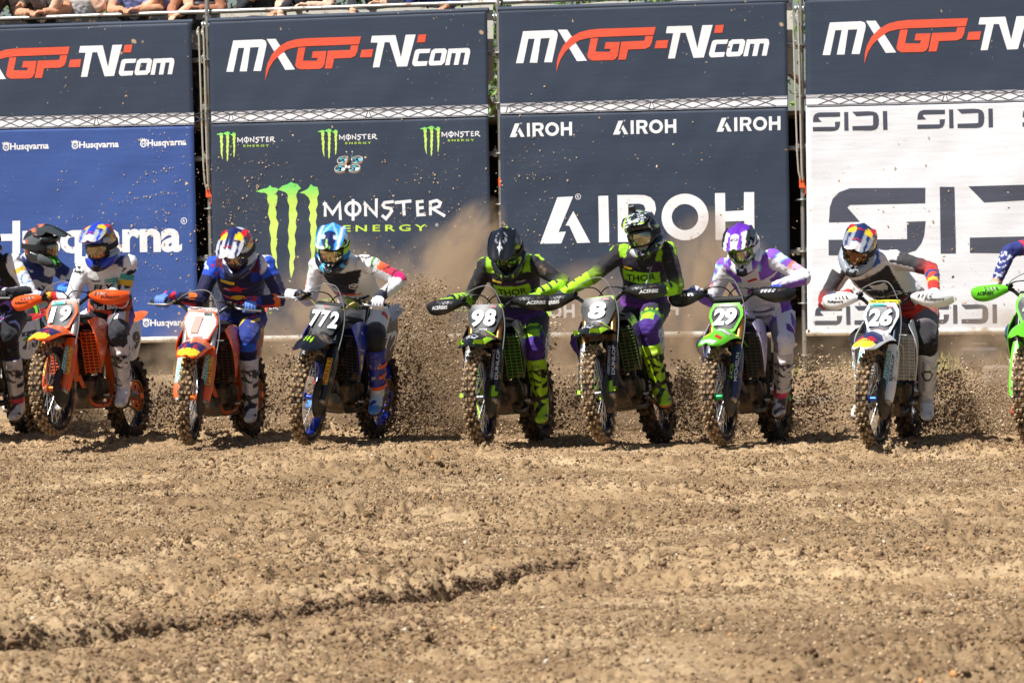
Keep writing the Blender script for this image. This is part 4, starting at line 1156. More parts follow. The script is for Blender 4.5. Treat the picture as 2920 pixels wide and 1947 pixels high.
def make_bike(key, S, name_label):
    D = BIKES[key]
    M = Matrix.Translation(D['R']) @ Matrix.Rotation(D['yaw'], 4, 'Z') @ Matrix.Rotation(D['roll'], 4, 'X') @ Matrix.Rotation(D['pitch'], 4, 'Y')
    gz = zat(D['R'][0], D['R'][1])
    M = Matrix.Translation((0, 0, max(-.03, min(.03, gz)) - .012)) @ M
    root = empty('motocross_bike', M, name_label, 'motocross bike', 'motocross bikes leaving the start gate')
    fe = D['fext']
    u = Vector((-.44, 0, .898)); A = Vector((1.46, 0, .35)) + u * (-fe)
    P0 = Vector((1.10, 0, 1.0))
    ST = Matrix.Translation(P0) @ Matrix.Rotation(rad(S['steer']), 4, u) @ Matrix.Translation(-P0)
    pla = mat('plastic_body', S['plastic'], .34, grime=.14, coat=.15, spec=.5)
    shr = mat('plastic_shroud', S['shroud'] or S['plastic'], .34, grime=.14, coat=.15)
    frm = mat('frame_paint', S['frame'], .4, grime=.2)
    def part(mb, name, m, par=root, steer=False, smooth=35):
        return mb.build(name, m, par, smooth, ST if (steer and par is root) else None)
    # ---------------- wheels
    def wheel(nm, ax, steer, rim_r, w, tm, sm, R):
        e = bpy.data.objects.new(nm, None); e.empty_display_size = .1; col.objects.link(e); e.parent = root
        T = Matrix.Translation(ax) @ Matrix.Rotation(random.Random(key + nm).uniform(0, .12), 4, 'Y')
        e.matrix_local = (ST @ T) if steer else T
        obj('tyre', tm, e)
        obj('rim', rim_mesh(rim_r, .058 if R == FR else .072, mat('rim_anodised', S['rim'], .3, .55, grime=.12)), e)
        s = obj('spokes', sm, e); s['kind'] = 'stuff'
        hm = mat('hub_anodised', S['hub'], .35, .6, grime=.1)
        MB().lathe([(.014, -.062), (.024, -.058), (.036, -.044), (.036, -.036), (.020, -.022), (.020, .022), (.036, .036), (.036, .044), (.024, .058), (.014, .062)], 20, closed=True).build('hub', hm, e)
        return e
    fwh = wheel('front_wheel', A, True, .272, FW_, ME_TYRE_F, ME_SPK_F, FR)
    rwh = wheel('rear_wheel', Vector((0, 0, RR)), False, .246, RW, ME_TYRE_R, ME_SPK_R, RR)
    # front disc with its guard, on the left
    mb = MB().lathe([(.075, .066), (.130, .066), (.130, .070), (.075, .070)], 30, closed=True)
    mb.build('brake_disc', M_ALU, fwh)
    g = MB().lathe([(.001, .088), (.07, .092), (.120, .090), (.142, .080), (.146, .066), (.140, .064), (.118, .082), (.07, .085), (.001, .082)], 34)
    g.build('disc_guard', M_BLACKP, fwh)
    MB().lathe([(.0, .125), (.018, .125), (.024, .118), (.024, .088), (0, .088)], 14).lathe([(.0, -.125), (.018, -.125), (.024, -.118), (.024, -.06), (0, -.06)], 14).build('axle', M_ALU, fwh)
    # sprocket with cut-outs and chain, on the left of the rear wheel
    mb = MB().lathe([(.088, .066), (.112, .066), (.112, .072), (.088, .072)], 36, closed=True).lathe([(.036, .066), (.052, .066), (.052, .072), (.036, .072)], 20, closed=True)
    for k in range(6):
        a = k * math.pi / 3
        mb.box((math.cos(a) * .07, .069, math.sin(a) * .07), (.05, .005, .018), Matrix.Rotation(-a, 3, 'Y'))
    for k in range(48):
        a = k * 2 * math.pi / 48; mb.box((math.cos(a) * .115, .069, math.sin(a) * .115), (.008, .004, .006), Matrix.Rotation(-a, 3, 'Y'), bev=0)
    mb.build('sprocket', mat('sprocket_alloy', S['hub'] if S['hub'][0] > 200 else (160, 130, 70), .4, .5, grime=.2), rwh)
    MB().lathe([(.07, -.068), (.11, -.068), (.11, -.064), (.07, -.064)], 28, closed=True).build('brake_disc', M_ALU, rwh)
    ch = [(.60, .08, .455)] + [(.118 * math.cos(a), .08, RR + .118 * math.sin(a)) for a in np.linspace(math.pi * .48, math.pi * 1.55, 12)] + [(.60, .08, .375)]
    part(MB().tube(ch + [(.645, .08, .415), ch[0]], .0085, 6), 'chain', M_CHAIN)
    # ---------------- fork
    fk = mat('fork_tube', S['fork'], .28, .7, grime=.08)
    gd = mat('fork_guard_plastic', S['guard'], .35, grime=.15, coat=.15)
    for s in (-1, 1):
        e = bpy.data.objects.new('fork_leg', None); e.empty_display_size = .05; col.objects.link(e); e.parent = root; e.matrix_local = ST
        yv = Vector((0, s * .100, 0))
        at = lambda t: A + u * t + yv
        top = .745 + fe
        MB().tube([at(.30), at(top - .02)], .0275, 16).tube([at(top - .02), at(top)], .022, 12).build('outer_tube', fk, e)
        MB().tube([at(-.01), at(.34)], .0225, 12).build('inner_tube', mat('fork_chrome', (176, 170, 150), .18, .9, grime=.1), e)
        MB().box(at(0) + Vector((.0, 0, .0)), (.07, .042, .085), Matrix.Rotation(-rad(26), 3, 'Y'), bev=.25).build('axle_lug', M_ALU, e)
        fwd = Vector((.898, 0, .44))
        rows = []
        for t, hw, of in ((-.02, .030, .034), (.06, .043, .040), (.18, .046, .040), (.32, .044, .038), (.40, .032, .036)):
            c = at(t) + fwd * of
            rows.append([c + Vector((0, -s * hw * 1.0, 0)) - fwd * .045, c + Vector((0, -s * hw * .8, 0)) - fwd * .006, c, c + Vector((0, s * hw * .8, 0)) - fwd * .006, c + Vector((0, s * hw, 0)) - fwd * .055])
        if s < 0: rows = [r[::-1] for r in rows]
        gp = MB().sheet(rows, .004, 3, 2); gme = gp.mesh('fork_guard', gd); go = obj('fork_guard', gme, e)
        bv = BVHTree.FromPolygons(gp.v, gp.f)
        # stickers running up the guard
        rt = Vector((0, -s, 0)) if False else Vector((0, 1, 0))
        for (txt, cm, t0, t1, w0, w1, bg) in S.get('gtxt', []):
            c0 = at(t0) + fwd * .047; X = u * (t1 - t0); Yv = Vector((0, -1, 0)) * (w1 - w0) * .07
            O = c0 + Vector((0, 1, 0)) * (.035 - w0 * .07)
            N = X.cross(Yv).normalized()
            if N.dot(fwd) < 0: O = O + Yv; Yv = -Yv
            if bg is not None:
                P = [O - X * .03 - Yv * .15, O + X * 1.03 - Yv * .15, O + X * 1.03 + Yv * 1.15, O - X * .03 + Yv * 1.15]
                nn = X.cross(Yv).normalized(); G = []
                for a_ in range(9):
                    for b_ in range(4):
                        p = P[0] + (P[1] - P[0]) * a_ / 8 + (P[3] - P[0]) * b_ / 3
                        h = bv.ray_cast(p + nn * .1, -nn, .2); G.append((h[0] if h[0] is not None else p) + nn * .0016)
                MB().add(G, [(a_ * 4 + b_, a_ * 4 + 4 + b_, a_ * 4 + 5 + b_, a_ * 4 + 1 + b_) for a_ in range(8) for b_ in range(3)]).build('sticker', bg, e)
            if txt: letters(txt, cm, e, O, X, Yv, .02, 0, 1, .003, bv, reach=.1)
    # clamps
    for t, h in ((.47, .045), (.66, .035)):
        c = A + u * (t + fe)
        part(MB().box(c + Vector((-.01, 0, 0)), (.075, .255, h), Matrix.Rotation(-rad(26), 3, 'Y'), bev=.3), 'triple_clamp', M_BLACKM, steer=True)
    # ---------------- front fender
    rows = []
    F0 = A + u * (.535 + fe)
    dz = F0.z - .83; dx = F0.x - 1.224
    for x, z, hw, dr in ((.98, .790, .070, .05), (1.08, .828, .112, .10), (1.22, .858, .124, .085), (1.36, .864, .118, .066), (1.50, .846, .110, .056), (1.62, .812, .098, .048), (1.70, .780, .080, .034), (1.74, .760, .048, .014)):
        rows.append([(x + dx - (.03 if q in (-1, 1) else 0), q * hw, z + dz - dr * abs(q) ** 2.2 + (.008 if abs(q) < .1 else 0)) for q in (-1, -.8, -.4, 0, .4, .8, 1)])
    fme = MB().sheet(rows, .004, 2, 2)
    fo = part(fme, 'front_fender', pla, steer=True); fb = BVHTree.FromPolygons(fme.v, fme.f)
    def on_fender(pts, m, nm='sticker'):
        # polygon in (x, y) from above, pressed onto the fender
        bm_ = bmesh.new(); f = bm_.faces.new([bm_.verts.new((x + dx, y, 1.2)) for x, y in pts]); bmesh.ops.triangulate(bm_, faces=[f])
        for _ in range(3): bmesh.ops.subdivide_edges(bm_, edges=[q for q in bm_.edges if q.calc_length() > .03], cuts=1); bmesh.ops.triangulate(bm_, faces=bm_.faces[:])
        ok = True
        for v in bm_.verts:
            h = fb.ray_cast(v.co, Vector((0, 0, -1)), 1.0)
            if h[0] is not None: v.co = h[0] + Vector((0, 0, .0025))
            else: v.co.z = .80 + dz
        me = bpy.data.meshes.new(nm); bm_.to_mesh(me); bm_.free(); me.materials.append(m); o = obj(nm, me, fo); return o
    for pts, m in S.get('fstick', []): on_fender(pts, m)
    # ---------------- number plate
    pc = Vector((1.232, 0, .955 )) ; rt = Vector((0, 1, 0)); up = Vector((-.40, 0, .917)); nr = Vector((.917, 0, .40))
    pw, ph = .128, .115
    shape = [(-.75, 1.0), (.75, 1.0), (.98, .55), (1.0, .15), (.62, -.95), (.35, -1.05), (-.35, -1.05), (-.62, -.95), (-1.0, .15), (-.98, .55)]
    def plate_pt(x, y, d=0): return pc + rt * (x * pw) + up * (y * ph) + nr * (.022 * (1 - x * x) - .02 + d)
    def plate_piece(outline, d, th, m, name, par=None):
        cen = (sum(p[0] for p in outline) / len(outline), sum(p[1] for p in outline) / len(outline))
        mb_ = MB(); n = len(outline); 
        ring = lambda k, dd: [plate_pt(cen[0] + (x - cen[0]) * k, cen[1] + (y - cen[1]) * k, dd) for x, y in outline]
        R_ = [ring(1, d - th), ring(1, d), ring(.66, d + .0002), ring(.33, d + .0004)]
        mb_.loft(R_, True, False); o_ = len(mb_.v)
        mb_.v.append(tuple(plate_pt(cen[0], cen[1], d + .0005))); 
        for i in range(n): mb_.f.append((3 * n + i, 3 * n + (i + 1) % n, o_)); mb_.m.append(0)
        return mb_.build(name, m, par or root, 40, ST if par is None else None)
    bgm = mat('plate_shell', S['plate'], .42, grime=.06)
    po = plate_piece(shape, 0, .012, bgm, 'number_plate')
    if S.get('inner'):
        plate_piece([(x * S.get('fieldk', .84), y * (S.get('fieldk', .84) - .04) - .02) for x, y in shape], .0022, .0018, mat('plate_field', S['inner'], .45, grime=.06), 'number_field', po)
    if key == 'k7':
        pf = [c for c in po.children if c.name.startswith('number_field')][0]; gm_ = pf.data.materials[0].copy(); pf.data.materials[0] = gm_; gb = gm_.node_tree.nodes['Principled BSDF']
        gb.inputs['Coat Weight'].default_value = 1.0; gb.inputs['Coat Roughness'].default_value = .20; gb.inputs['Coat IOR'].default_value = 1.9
    ncol = {'k': M_PLATEB, 'w': M_PLATEW, 'r': mat('glare_paled_red_print', (232, 172, 160), .45)}[S['numcol']]  # 'r': red print paled in colour to match the plate's painted glare
    nw = {0: 0, 1: .135, 2: .182, 3: .212}[len(S['num'])]
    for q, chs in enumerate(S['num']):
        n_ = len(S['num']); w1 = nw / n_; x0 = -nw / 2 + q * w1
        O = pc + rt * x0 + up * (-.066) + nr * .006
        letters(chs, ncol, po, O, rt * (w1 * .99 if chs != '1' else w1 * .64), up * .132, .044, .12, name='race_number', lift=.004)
    for (txt, m, x, y, w_, h_, bg) in S.get('ptxt', []):
        if bg is not None:
            plate_piece([(x - .06, y - .25 * h_), (x + w_ + .06, y - .25 * h_), (x + w_ + .06, y + h_ * 1.25), (x - .06, y + h_ * 1.25)], .0042, .0015, bg, 'sticker', po)
        letters(txt, m, po, plate_pt(x, y, .0) + nr * .005, rt * (w_ * pw), up * (h_ * ph), .02, .1, lift=.003)
    # ---------------- handlebar and controls (turns with the fork)
    hb = bpy.data.objects.new('handlebar', None); hb.empty_display_size = .1; col.objects.link(hb); hb.parent = root; hb.matrix_local = ST @ Matrix.Translation((0, 0, S.get('barz', 0)))
    bp = [(1.01, -.405, 1.085), (1.055, -.25, 1.092), (1.085, -.17, 1.085), (1.115, -.09, 1.025), (1.118, 0, 1.015), (1.115, .09, 1.025), (1.085, .17, 1.085), (1.055, .25, 1.092), (1.01, .405, 1.085)]
    MB().tube(bp, .0125, 10, smooth=4).build('bar', mat('bar_alloy', S['bar'], .35, .6), hb)
    MB().tube([(1.10, -.12, 1.052), (1.10, .12, 1.052)], .008, 8).build('crossbar', M_BLACKM, hb)
    pd = MB().tube([(1.105, -.115, 1.052), (1.105, -.108, 1.052), (1.105, .108, 1.052), (1.105, .115, 1.052)], [.017, .025, .025, .017], 12).build('bar_pad', mat('bar_pad_foam', S['pad'], .7), hb)
    if S['padtxt']: letters(S['padtxt'], S.get('padcol', M_PLATEW), pd, (1.127, -.098, 1.037), (0, .196, 0), (-.004, 0, .030), .04, .15, lift=.004)
    for s in (-1, 1):
        MB().tube([(1.049, s * .27, 1.0915), (1.049, s * .275, 1.0915), (1.012, s * .40, 1.0855), (1.009, s * .415, 1.085)], [.022, .0165, .0165, .020], 12).build('grip', M_GRIP, hb)
        MB().box((1.075, s * .225, 1.098), (.05, .045, .035), bev=.3).box((1.09, s * .19, 1.118), (.045, .05, .03), bev=.3).build('control_block', M_BLACKM, hb)
        MB().tube([(1.09, s * .235, 1.092), (1.135, s * .27, 1.085), (1.11, s * .36, 1.078), (1.075, s * .425, 1.075)], [.009, .0075, .0065, .009], 6, smooth=3).build('lever', M_LEVER, hb)
        if S['hand'] is not None:
            hm = mat('hand_guard_plastic', S['hand'], .38, grime=.08, coat=.1)
            rows = []
            for y, x, z, h in ((.195, 1.115, 1.095, .018), (.235, 1.142, 1.090, .034), (.29, 1.150, 1.080, .050), (.35, 1.140, 1.072, .056), (.41, 1.105, 1.070, .052), (.455, 1.062, 1.074, .040), (.478, 1.028, 1.080, .026)):
                rows.append([(x - .022, s * y, z + h), (x + .008, s * y, z + h * .55), (x + .012, s * y, z), (x + .006, s * y, z - h * .6), (x - .02, s * y, z - h)])
            hm_ = MB().sheet(rows, .005, 2, 2)
            ho = hm_.build('hand_guard', hm, hb); hbv = BVHTree.FromPolygons(hm_.v, hm_.f)
            MB().tube([(1.085, s * .16, 1.088), (1.12, s * .20, 1.10)], .011, 8).build('guard_mount', M_BLACKP, hb)
            if S['handtxt']:
                c_ = {'w': M_PLATEW, 'k': M_PLATEB, 'r': mat('glare_paled_red_print', (232, 172, 160), .45)}[S['handtxtcol']]
                O = Vector((1.16, .30, 1.058)) if s > 0 else Vector((1.13, -.425, 1.058))
                letters(S['handtxt'], c_, ho, O, Vector((-.045, .135, 0)) if s > 0 else Vector((.045, .135, 0)), Vector((-.003, 0, .026)), .03, .2, lift=.003, bvh=hbv, reach=.09)
            if S.get('hand2'):   # second colour inlay with slots
                for q in range(4):
                    y0 = .25 + q * .028
                    P = [(1.16, s * y0, 1.09), (1.16, s * (y0 + .016), 1.09), (1.16, s * (y0 + .028), 1.112), (1.16, s * (y0 + .012), 1.112)]
                    G = []
                    for p in P:
                        h_ = hbv.ray_cast(Vector(p) + Vector((.1, 0, 0)), Vector((-1, 0, 0)), .3); G.append((h_[0] if h_[0] is not None else Vector(p)) + Vector((.0035, 0, .001)))
                    MB().add(G, [(0, 1, 2, 3)]).build('vent_slot', mat('guard_inlay', S['hand2'], .45), ho, 0)
    MB().tube([(1.10, -.205, 1.11), (1.15, -.15, 1.16), (1.17, -.04, 1.205), (1.185, .05, 1.20), (1.20, .105, 1.12), (1.205, .140, 1.00), (1.255, .150, .84), (1.40, .125, .52)], .0036, 6, smooth=5).build('brake_hose', M_HOSE, hb)
    MB().tube([(1.10, .205, 1.105), (1.15, .13, 1.13), (1.12, .05, 1.13), (1.06, -.02, 1.07), (.98, -.05, .98)], .005, 6, smooth=4).build('clutch_cable', M_BLACKP, hb)
    MB().tube([(1.10, -.20, 1.12), (1.16, -.12, 1.145), (1.13, -.02, 1.135), (1.05, .03, 1.04), (.95, .03, .93)], .005, 6, smooth=4).build('throttle_cable', M_BLACKP, hb)
    # ---------------- frame, engine, cooling
    part(MB().tube([(1.10, 0, .98), (1.05, 0, .86)], .036, 12), 'head_tube', frm)
    part(MB().tube([(1.06, 0, .86), (1.00, 0, .60), (.97, 0, .46)], [.026, .024, .022], 10), 'down_tube', frm)
    for s in (-1, 1):
        part(MB().tube([(1.06, s * .03, .90), (.86, s * .09, .83), (.62, s * .10, .66), (.55, s * .09, .42), (.56, s * .08, .32)], [.03, .034, .034, .034, .025], 8, smooth=3, flat=.6), 'frame_spar', frm)
        part(MB().tube([(.98, s * .02, .50), (.95, s * .07, .34), (.88, s * .08, .275), (.60, s * .08, .275), (.55, s * .08, .34)], .017, 8, smooth=3), 'cradle_tube', frm)
        part(MB().tube([(.62, s * .08, .80), (.30, s * .09, .89), (.05, s * .08, .92)], .013, 8), 'subframe_tube', M_BLACKM)
        part(MB().box((.545, s * .205, .375), (.055, .11, .022), bev=.2).tube([(.545, s * .10, .36), (.545, s * .16, .37)], .014, 6), 'footpeg', M_STEELD)
        # radiator with louvres, its shroud
        R3 = Matrix.Rotation(rad(14), 3, 'Y') @ Matrix.Identity(3)
        rc = Vector((1.0, s * .145, .675)); rm = mat('radiator_core', S['rad'], .5, .4, grime=.15)
        ra = part(MB().box(rc, (.035, .125, .33), R3, bev=.15), 'radiator', rm)
        gm = MB()
        for q in range(13):
            z = -.145 + q * .0242
            gm.box(rc + R3 @ Vector((.026, 0, z)), (.012, .118, .006), R3 @ Matrix.Rotation(rad(30), 3, 'Y'), bev=0)
        for y in (-.06, -.02, .02, .06): gm.box(rc + R3 @ Vector((.034, y, 0)), (.008, .006, .325), R3, bev=0)
        go = gm.build('louvre_grille', mat('grille_plastic', S.get('grille', S['plastic']), .4, grime=.15), ra); go['kind'] = 'stuff'
        rows = [[(1.10, s * .165, .905), (.95, s * .160, .935), (.76, s * .14, .925), (.60, s * .12, .885)],
                [(1.095, s * .215, .80), (.97, s * .205, .80), (.82, s * .185, .80), (.68, s * .15, .80)],
                [(1.05, s * .222, .68), (.97, s * .215, .67), (.88, s * .20, .68), (.80, s * .175, .70)],
                [(.99, s * .212, .55), (.96, s * .205, .555), (.93, s * .20, .565), (.90, s * .19, .575)]]
        if s > 0: rows = [r[::-1] for r in rows]
        sm_ = MB().sheet(rows, .006, 4, 4)
        so = part(sm_, 'radiator_shroud', shr); sb = BVHTree.FromPolygons(sm_.v, sm_.f)
        for (pts, m) in S.get('sstick', []):
            G = []
            for x, z in pts:
                h_ = sb.ray_cast(Vector((x, s * .5, z)), Vector((0, -s, 0)), .6); G.append((h_[0] if h_[0] is not None else Vector((x, s * .2, z))) + Vector((.001, s * .003, 0)))
            MB().add(G, [tuple(range(len(G)))]).build('sticker', m, so, 0)
    eng = part(MB().box((.76, 0, .40), (.34, .20, .20), bev=.25).box((.80, 0, .30), (.30, .16, .10), bev=.3), 'crankcase', M_ENGINE)
    for s in (-1, 1):
        MB().lathe([(0, s * .125), (.06, s * .125), (.085, s * .112), (.09, s * .09)], 20, (.80, 0, .40)).lathe([(0, s * .12), (.05, s * .12), (.062, s * .09)], 16, (.68, 0, .42)).build('case_cover', mat('case_cover', S.get('cases', (60, 56, 50)), .45, .7, grime=.3), eng)
    mb = MB()
    for q in range(7): mb.box((.85 + q * .004, 0, .52 + q * .026), (.15, .15, .012), Matrix.Rotation(rad(8), 3, 'Y'), bev=.1)
    mb.box((.86, 0, .60), (.11, .12, .2), Matrix.Rotation(rad(8), 3, 'Y'), bev=.1)
    part(mb, 'cylinder', M_ENGINE)
    part(MB().box((.88, 0, .735), (.13, .16, .08), Matrix.Rotation(rad(8), 3, 'Y'), bev=.3), 'cylinder_head', M_ENGINE)
    part(MB().tube([(.94, -.03, .66), (1.02, -.05, .60), (1.03, -.08, .52), (.96, -.12, .47), (.82, -.15, .50), (.68, -.15, .60), (.50, -.14, .70)], [.02, .021, .021, .021, .022, .024, .026], 10, smooth=4), 'exhaust_pipe', mat('titanium_pipe', (120, 100, 84), .35, .85, grime=.2))
    part(MB().tube([(.50, -.14, .70), (.42, -.15, .74), (.06, -.165, .84), (.02, -.166, .85)], [.03, .052, .052, .034], 14), 'muffler', mat('muffler_can', (60, 58, 60), .35, .7, grime=.1))
    part(MB().sheet([[(.99, y, .40), (.965, y, .29), (.88, y * 1.05, .255), (.60, y * 1.05, .258), (.54, y, .30)] for y in (-.095, -.05, 0, .05, .095)], .005, 2, 2), 'skid_plate', M_STEELD)
    part(MB().lathe([(0, .0), (.012, 0), (.012, .03), (0, .03)], 8, (.62, .10, .33)).tube([(.66, .12, .36), (.74, .15, .335), (.83, .165, .345)], .008, 6).box((.84, .178, .347), (.02, .04, .014)), 'shift_lever', M_ALU)
    part(MB().box((.50, 0, .58), (.05, .05, .30), Matrix.Rotation(rad(-14), 3, 'Y'), bev=.3), 'rear_shock', M_STEELD)
    part(MB().box((.40, 0, .72), (.24, .15, .20), bev=.2), 'airbox', M_BLACKP)
    # ---------------- swingarm
    for s in (-1, 1):
        part(MB().tube([(.56, s * .075, .42), (.35, s * .082, .40), (.02, s * .088, RR), (-.05, s * .088, RR)], [.034, .032, .028, .024], 4, side=(0, 0, 1)), 'swingarm', M_ALU)
        part(MB().box((-.005, s * .108, RR), (.07, .02, .045), bev=.2), 'axle_block', mat('axle_block', S['hub'], .4, .5, grime=.2))
    # ---------------- seat, tank, tail
    rows = []
    for x, w_, z, h in ((1.00, .06, .945, .03), (.90, .085, .965, .05), (.74, .10, .958, .05), (.60, .09, .94, .05), (.42, .085, .93, .055), (.22, .095, .935, .055), (.05, .085, .955, .045), (-.06, .05, .965, .03)):
        rows.append([(x, -w_, z - h - .03), (x, -w_ * .96, z - h * .45), (x, -w_ * .6, z - .003), (x, 0, z + .004), (x, w_ * .6, z - .003), (x, w_ * .96, z - h * .45), (x, w_, z - h - .03), (x, 0, z - h - .05)])
    part(MB().loft(rows), 'seat', M_SEAT)
    part(MB().loft([[(x, -w_, z - .16), (x, -w_, z - .05), (x, -w_ * .5, z), (x, w_ * .5, z), (x, w_, z - .05), (x, w_, z - .16)] for x, w_, z in ((1.02, .07, .93), (.93, .12, .94), (.78, .13, .93), (.68, .11, .90))]), 'fuel_tank', M_BLACKP)
    rows = []
    for x, hw, z, dr in ((.30, .10, .905, .02), (.12, .105, .925, .03), (-.08, .10, .965, .03), (-.24, .085, 1.0, .025), (-.36, .055, 1.02, .01)):
        rows.append([(x, q * hw, z - dr * q * q) for q in (-1, -.6, 0, .6, 1)])
    part(MB().sheet(rows, .004, 2, 2), 'rear_fender', mat('plastic_rear', S.get('tail', S['plastic']), .36, grime=.15))
    sdm = mat('side_panel', S['side'], .36, grime=.12, coat=.1)
    for s in (-1, 1):
        rows = [[(.47, s * .115, .90), (.30, s * .135, .905), (.12, s * .135, .915), (-.03, s * .115, .935)],
                [(.46, s * .135, .80), (.30, s * .155, .80), (.12, s * .155, .81), (-.01, s * .13, .83)],
                [(.42, s * .14, .70), (.30, s * .158, .69), (.15, s * .155, .70), (.04, s * .135, .73)],
                [(.36, s * .135, .62), (.28, s * .15, .61), (.19, s * .145, .62), (.11, s * .135, .64)]]
        if s > 0: rows = [r[::-1] for r in rows]
        sp = MB().sheet(rows, .005, 3, 3); so = part(sp, 'side_panel', sdm); sb = BVHTree.FromPolygons(sp.v, sp.f)
        if S['sidenum']:
            cm = {'k': M_PLATEB, 'w': M_PLATEW}[S['sidecol']]
            O = Vector((.37, .17, .68)) if s > 0 else Vector((.07, -.17, .68))
            letters(S['sidenum'], cm, so, O, Vector((-.30 * s, 0, .03)), Vector((0, 0, .14)), .045, .1, name='race_number', lift=.003, bvh=sb, reach=.1)
    return root, M, ST @ Matrix.Translation((0, 0, S.get('barz', 0)))

# ================================================================== riders
def ell(c, r, n=12, m=8):
    mb = MB(); rings = []
    for i in range(1, m):
        a = math.pi * i / m
        rings.append([(c[0] + r[0] * math.sin(a) * math.cos(2 * math.pi * k / n), c[1] + r[1] * math.sin(a) * math.sin(2 * math.pi * k / n), c[2] + r[2] * math.cos(a)) for k in range(n)])
    mb.loft(rings, True, True); return mb
def join(*ms):
    o = MB()
    for q in ms: o.add(q.v, q.f)
    return o

# ---- helmet shell, peak, goggles (shared shapes)
def helmet_shapes():
    k = 1.06
    sh = join(ell((-.008, 0, .022), (.150, .132, .140), 28, 18), ell((-.005, 0, -.055), (.128, .122, .085), 24, 12))
    sh.tube([(-.03, -.110, -.06), (.07, -.100, -.088), (.135, -.056, -.115), (.178, 0, -.128), (.135, .056, -.115), (.07, .100, -.088), (-.03, .110, -.06)], [.043, .043, .037, .031, .037, .043, .043], 10, smooth=4)
    # brow above the eye port
    sh.tube([(.06, -.112, .062), (.125, -.075, .072), (.148, 0, .076), (.125, .075, .072), (.06, .112, .062)], [.028, .026, .026, .026, .028], 8, smooth=4)
    sh.v = [(x * k, y * k, z * k) for x, y, z in sh.v]
    shell = remesh(sh, 'helmet_shell', .0062, 5)
    pk = MB()
    rows = []
    for x, hw, z, dr in ((-.03, .098, .166, .034), (.05, .112, .176, .036), (.12, .118, .168, .034), (.19, .112, .148, .028), (.25, .092, .124, .018), (.275, .055, .110, .008)):
        rows.append([(x * k - (.03 if abs(q) == 1 and x < .1 else 0), q * hw * k, (z - dr * abs(q) ** 2 + (.010 if abs(q) < .3 else 0)) * k) for q in (-1, -.7, -.35, 0, .35, .7, 1)])
    pk.sheet(rows, .006, 4, 3)
    for s in (-1, 1):
        pk.sheet([[(-.03 * k, s * .104 * k, .145 * k), (.06 * k, s * .114 * k, .150 * k), (.13 * k, s * .113 * k, .142 * k)], [(-.01 * k, s * .128 * k, .10 * k), (.05 * k, s * .128 * k, .098 * k), (.09 * k, s * .122 * k, .105 * k)]], .005, 3, 3)
    peak = pk.mesh('peak', vcmat('helmet_gloss', .22, .4))
    def lens_rows(w, h0, h1, dx, n=9):
        zc = (h0 + h1) / 2
        return [[((.158 + dx - (y / .1) ** 2 * .056 - ((z - zc) / .05) ** 2 * .008) * k, y * k, (zc + (z - zc) * (1 - .42 * abs(y / w) ** 4) + .006 * abs(y / w) ** 2) * k) for y in np.linspace(-w, w, n)] for z in np.linspace(h0, h1, 7)]
    lens = MB().sheet(lens_rows(.088, -.054, .030, .010), .003, 2, 2).mesh('lens', M_PLATEB)
    fr = MB()
    R = lens_rows(.100, -.066, .042, -.004)
    fr.sheet(R, .020, 2, 2)
    frame = fr.mesh('goggle_frame', M_BLACKP)
    st = [[((-.008 + .157 * math.cos(a)) * k, .138 * math.sin(a) * k, (z + .012) * k) for a in np.linspace(rad(48), rad(312), 25)] for z in (-.030, -.01, .012)]
    strap = MB().sheet(st, .004, 1, 1).mesh('goggle_strap', M_BLACKP)
    sbv = BVHTree.FromPolygons([tuple(q) for q in coords(shell)], [tuple(q.vertices) for q in shell.polygons])
    vr = []
    for z in (-.152, -.135, -.118, -.100):
        row = []
        for y in (-.044, -.022, 0, .022, .044):
            h_ = sbv.ray_cast(Vector((.5, y * (1 if z > -.14 else .6), z)), Vector((-1, 0, 0)), 1.0); row.append((h_[0] if h_[0] is not None else Vector((.2, y, z))) + Vector((.003, 0, 0)))
        vr.append(row)
    nose = MB().sheet(vr, .004, 2, 2).mesh('mouth_vent', M_BLACKP)
    return shell, peak, lens, frame, strap, nose
H_SHELL, H_PEAK, H_LENS, H_FRAME, H_STRAP, H_VENT = helmet_shapes()

def make_helmet(parent, M, fn, pfn, lens_rgb=(150, 140, 118), strap=(20, 20, 22), frame=(22, 22, 24), cam_on=False):
    e = bpy.data.objects.new('helmet', None); e.empty_display_size = .1; col.objects.link(e); e.parent = parent; e.matrix_local = M @ Matrix.Diagonal((.90, .83, .955, 1.0))
    sh = H_SHELL.copy(); P = coords(sh); C = fn(P)
    port = (P[:, 0] > .095) & (P[:, 2] > -.068) & (P[:, 2] < .050) & (np.abs(P[:, 1]) < .108)
    C[port] = (18, 18, 20)
    C[(P[:, 2] < -.135)] = (18, 18, 20)
    paint(sh, C); sh.materials.clear(); sh.materials.append(vcmat('helmet_gloss', .22, .4)); obj('shell', sh, e)
    pk = H_PEAK.copy(); paint(pk, pfn(coords(pk))); obj('peak', pk, e)
    g = bpy.data.objects.new('goggles', None); g.empty_display_size = .05; col.objects.link(g); g.parent = e
    for nm, src, m in (('lens', H_LENS, mat('mirror_lens', lens_rgb, .07, .95)), ('goggle_frame', H_FRAME, mat('goggle_frame', frame, .4)), ('goggle_strap', H_STRAP, mat('strap_web', strap, .7))):
        me = src.copy(); me.materials.clear(); me.materials.append(m); obj(nm, me, g)
    obj('mouth_vent', H_VENT, e)
    if cam_on:
        MB().box((.12, -.01, .225), (.035, .062, .048), bev=.2).lathe([(0, .02), (.014, .02), (.014, 0)], 12, (.137, .008, .228), axis='x').box((.10, -.01, .195), (.03, .02, .03)).build('action_camera', M_BLACKP, e)
    return e

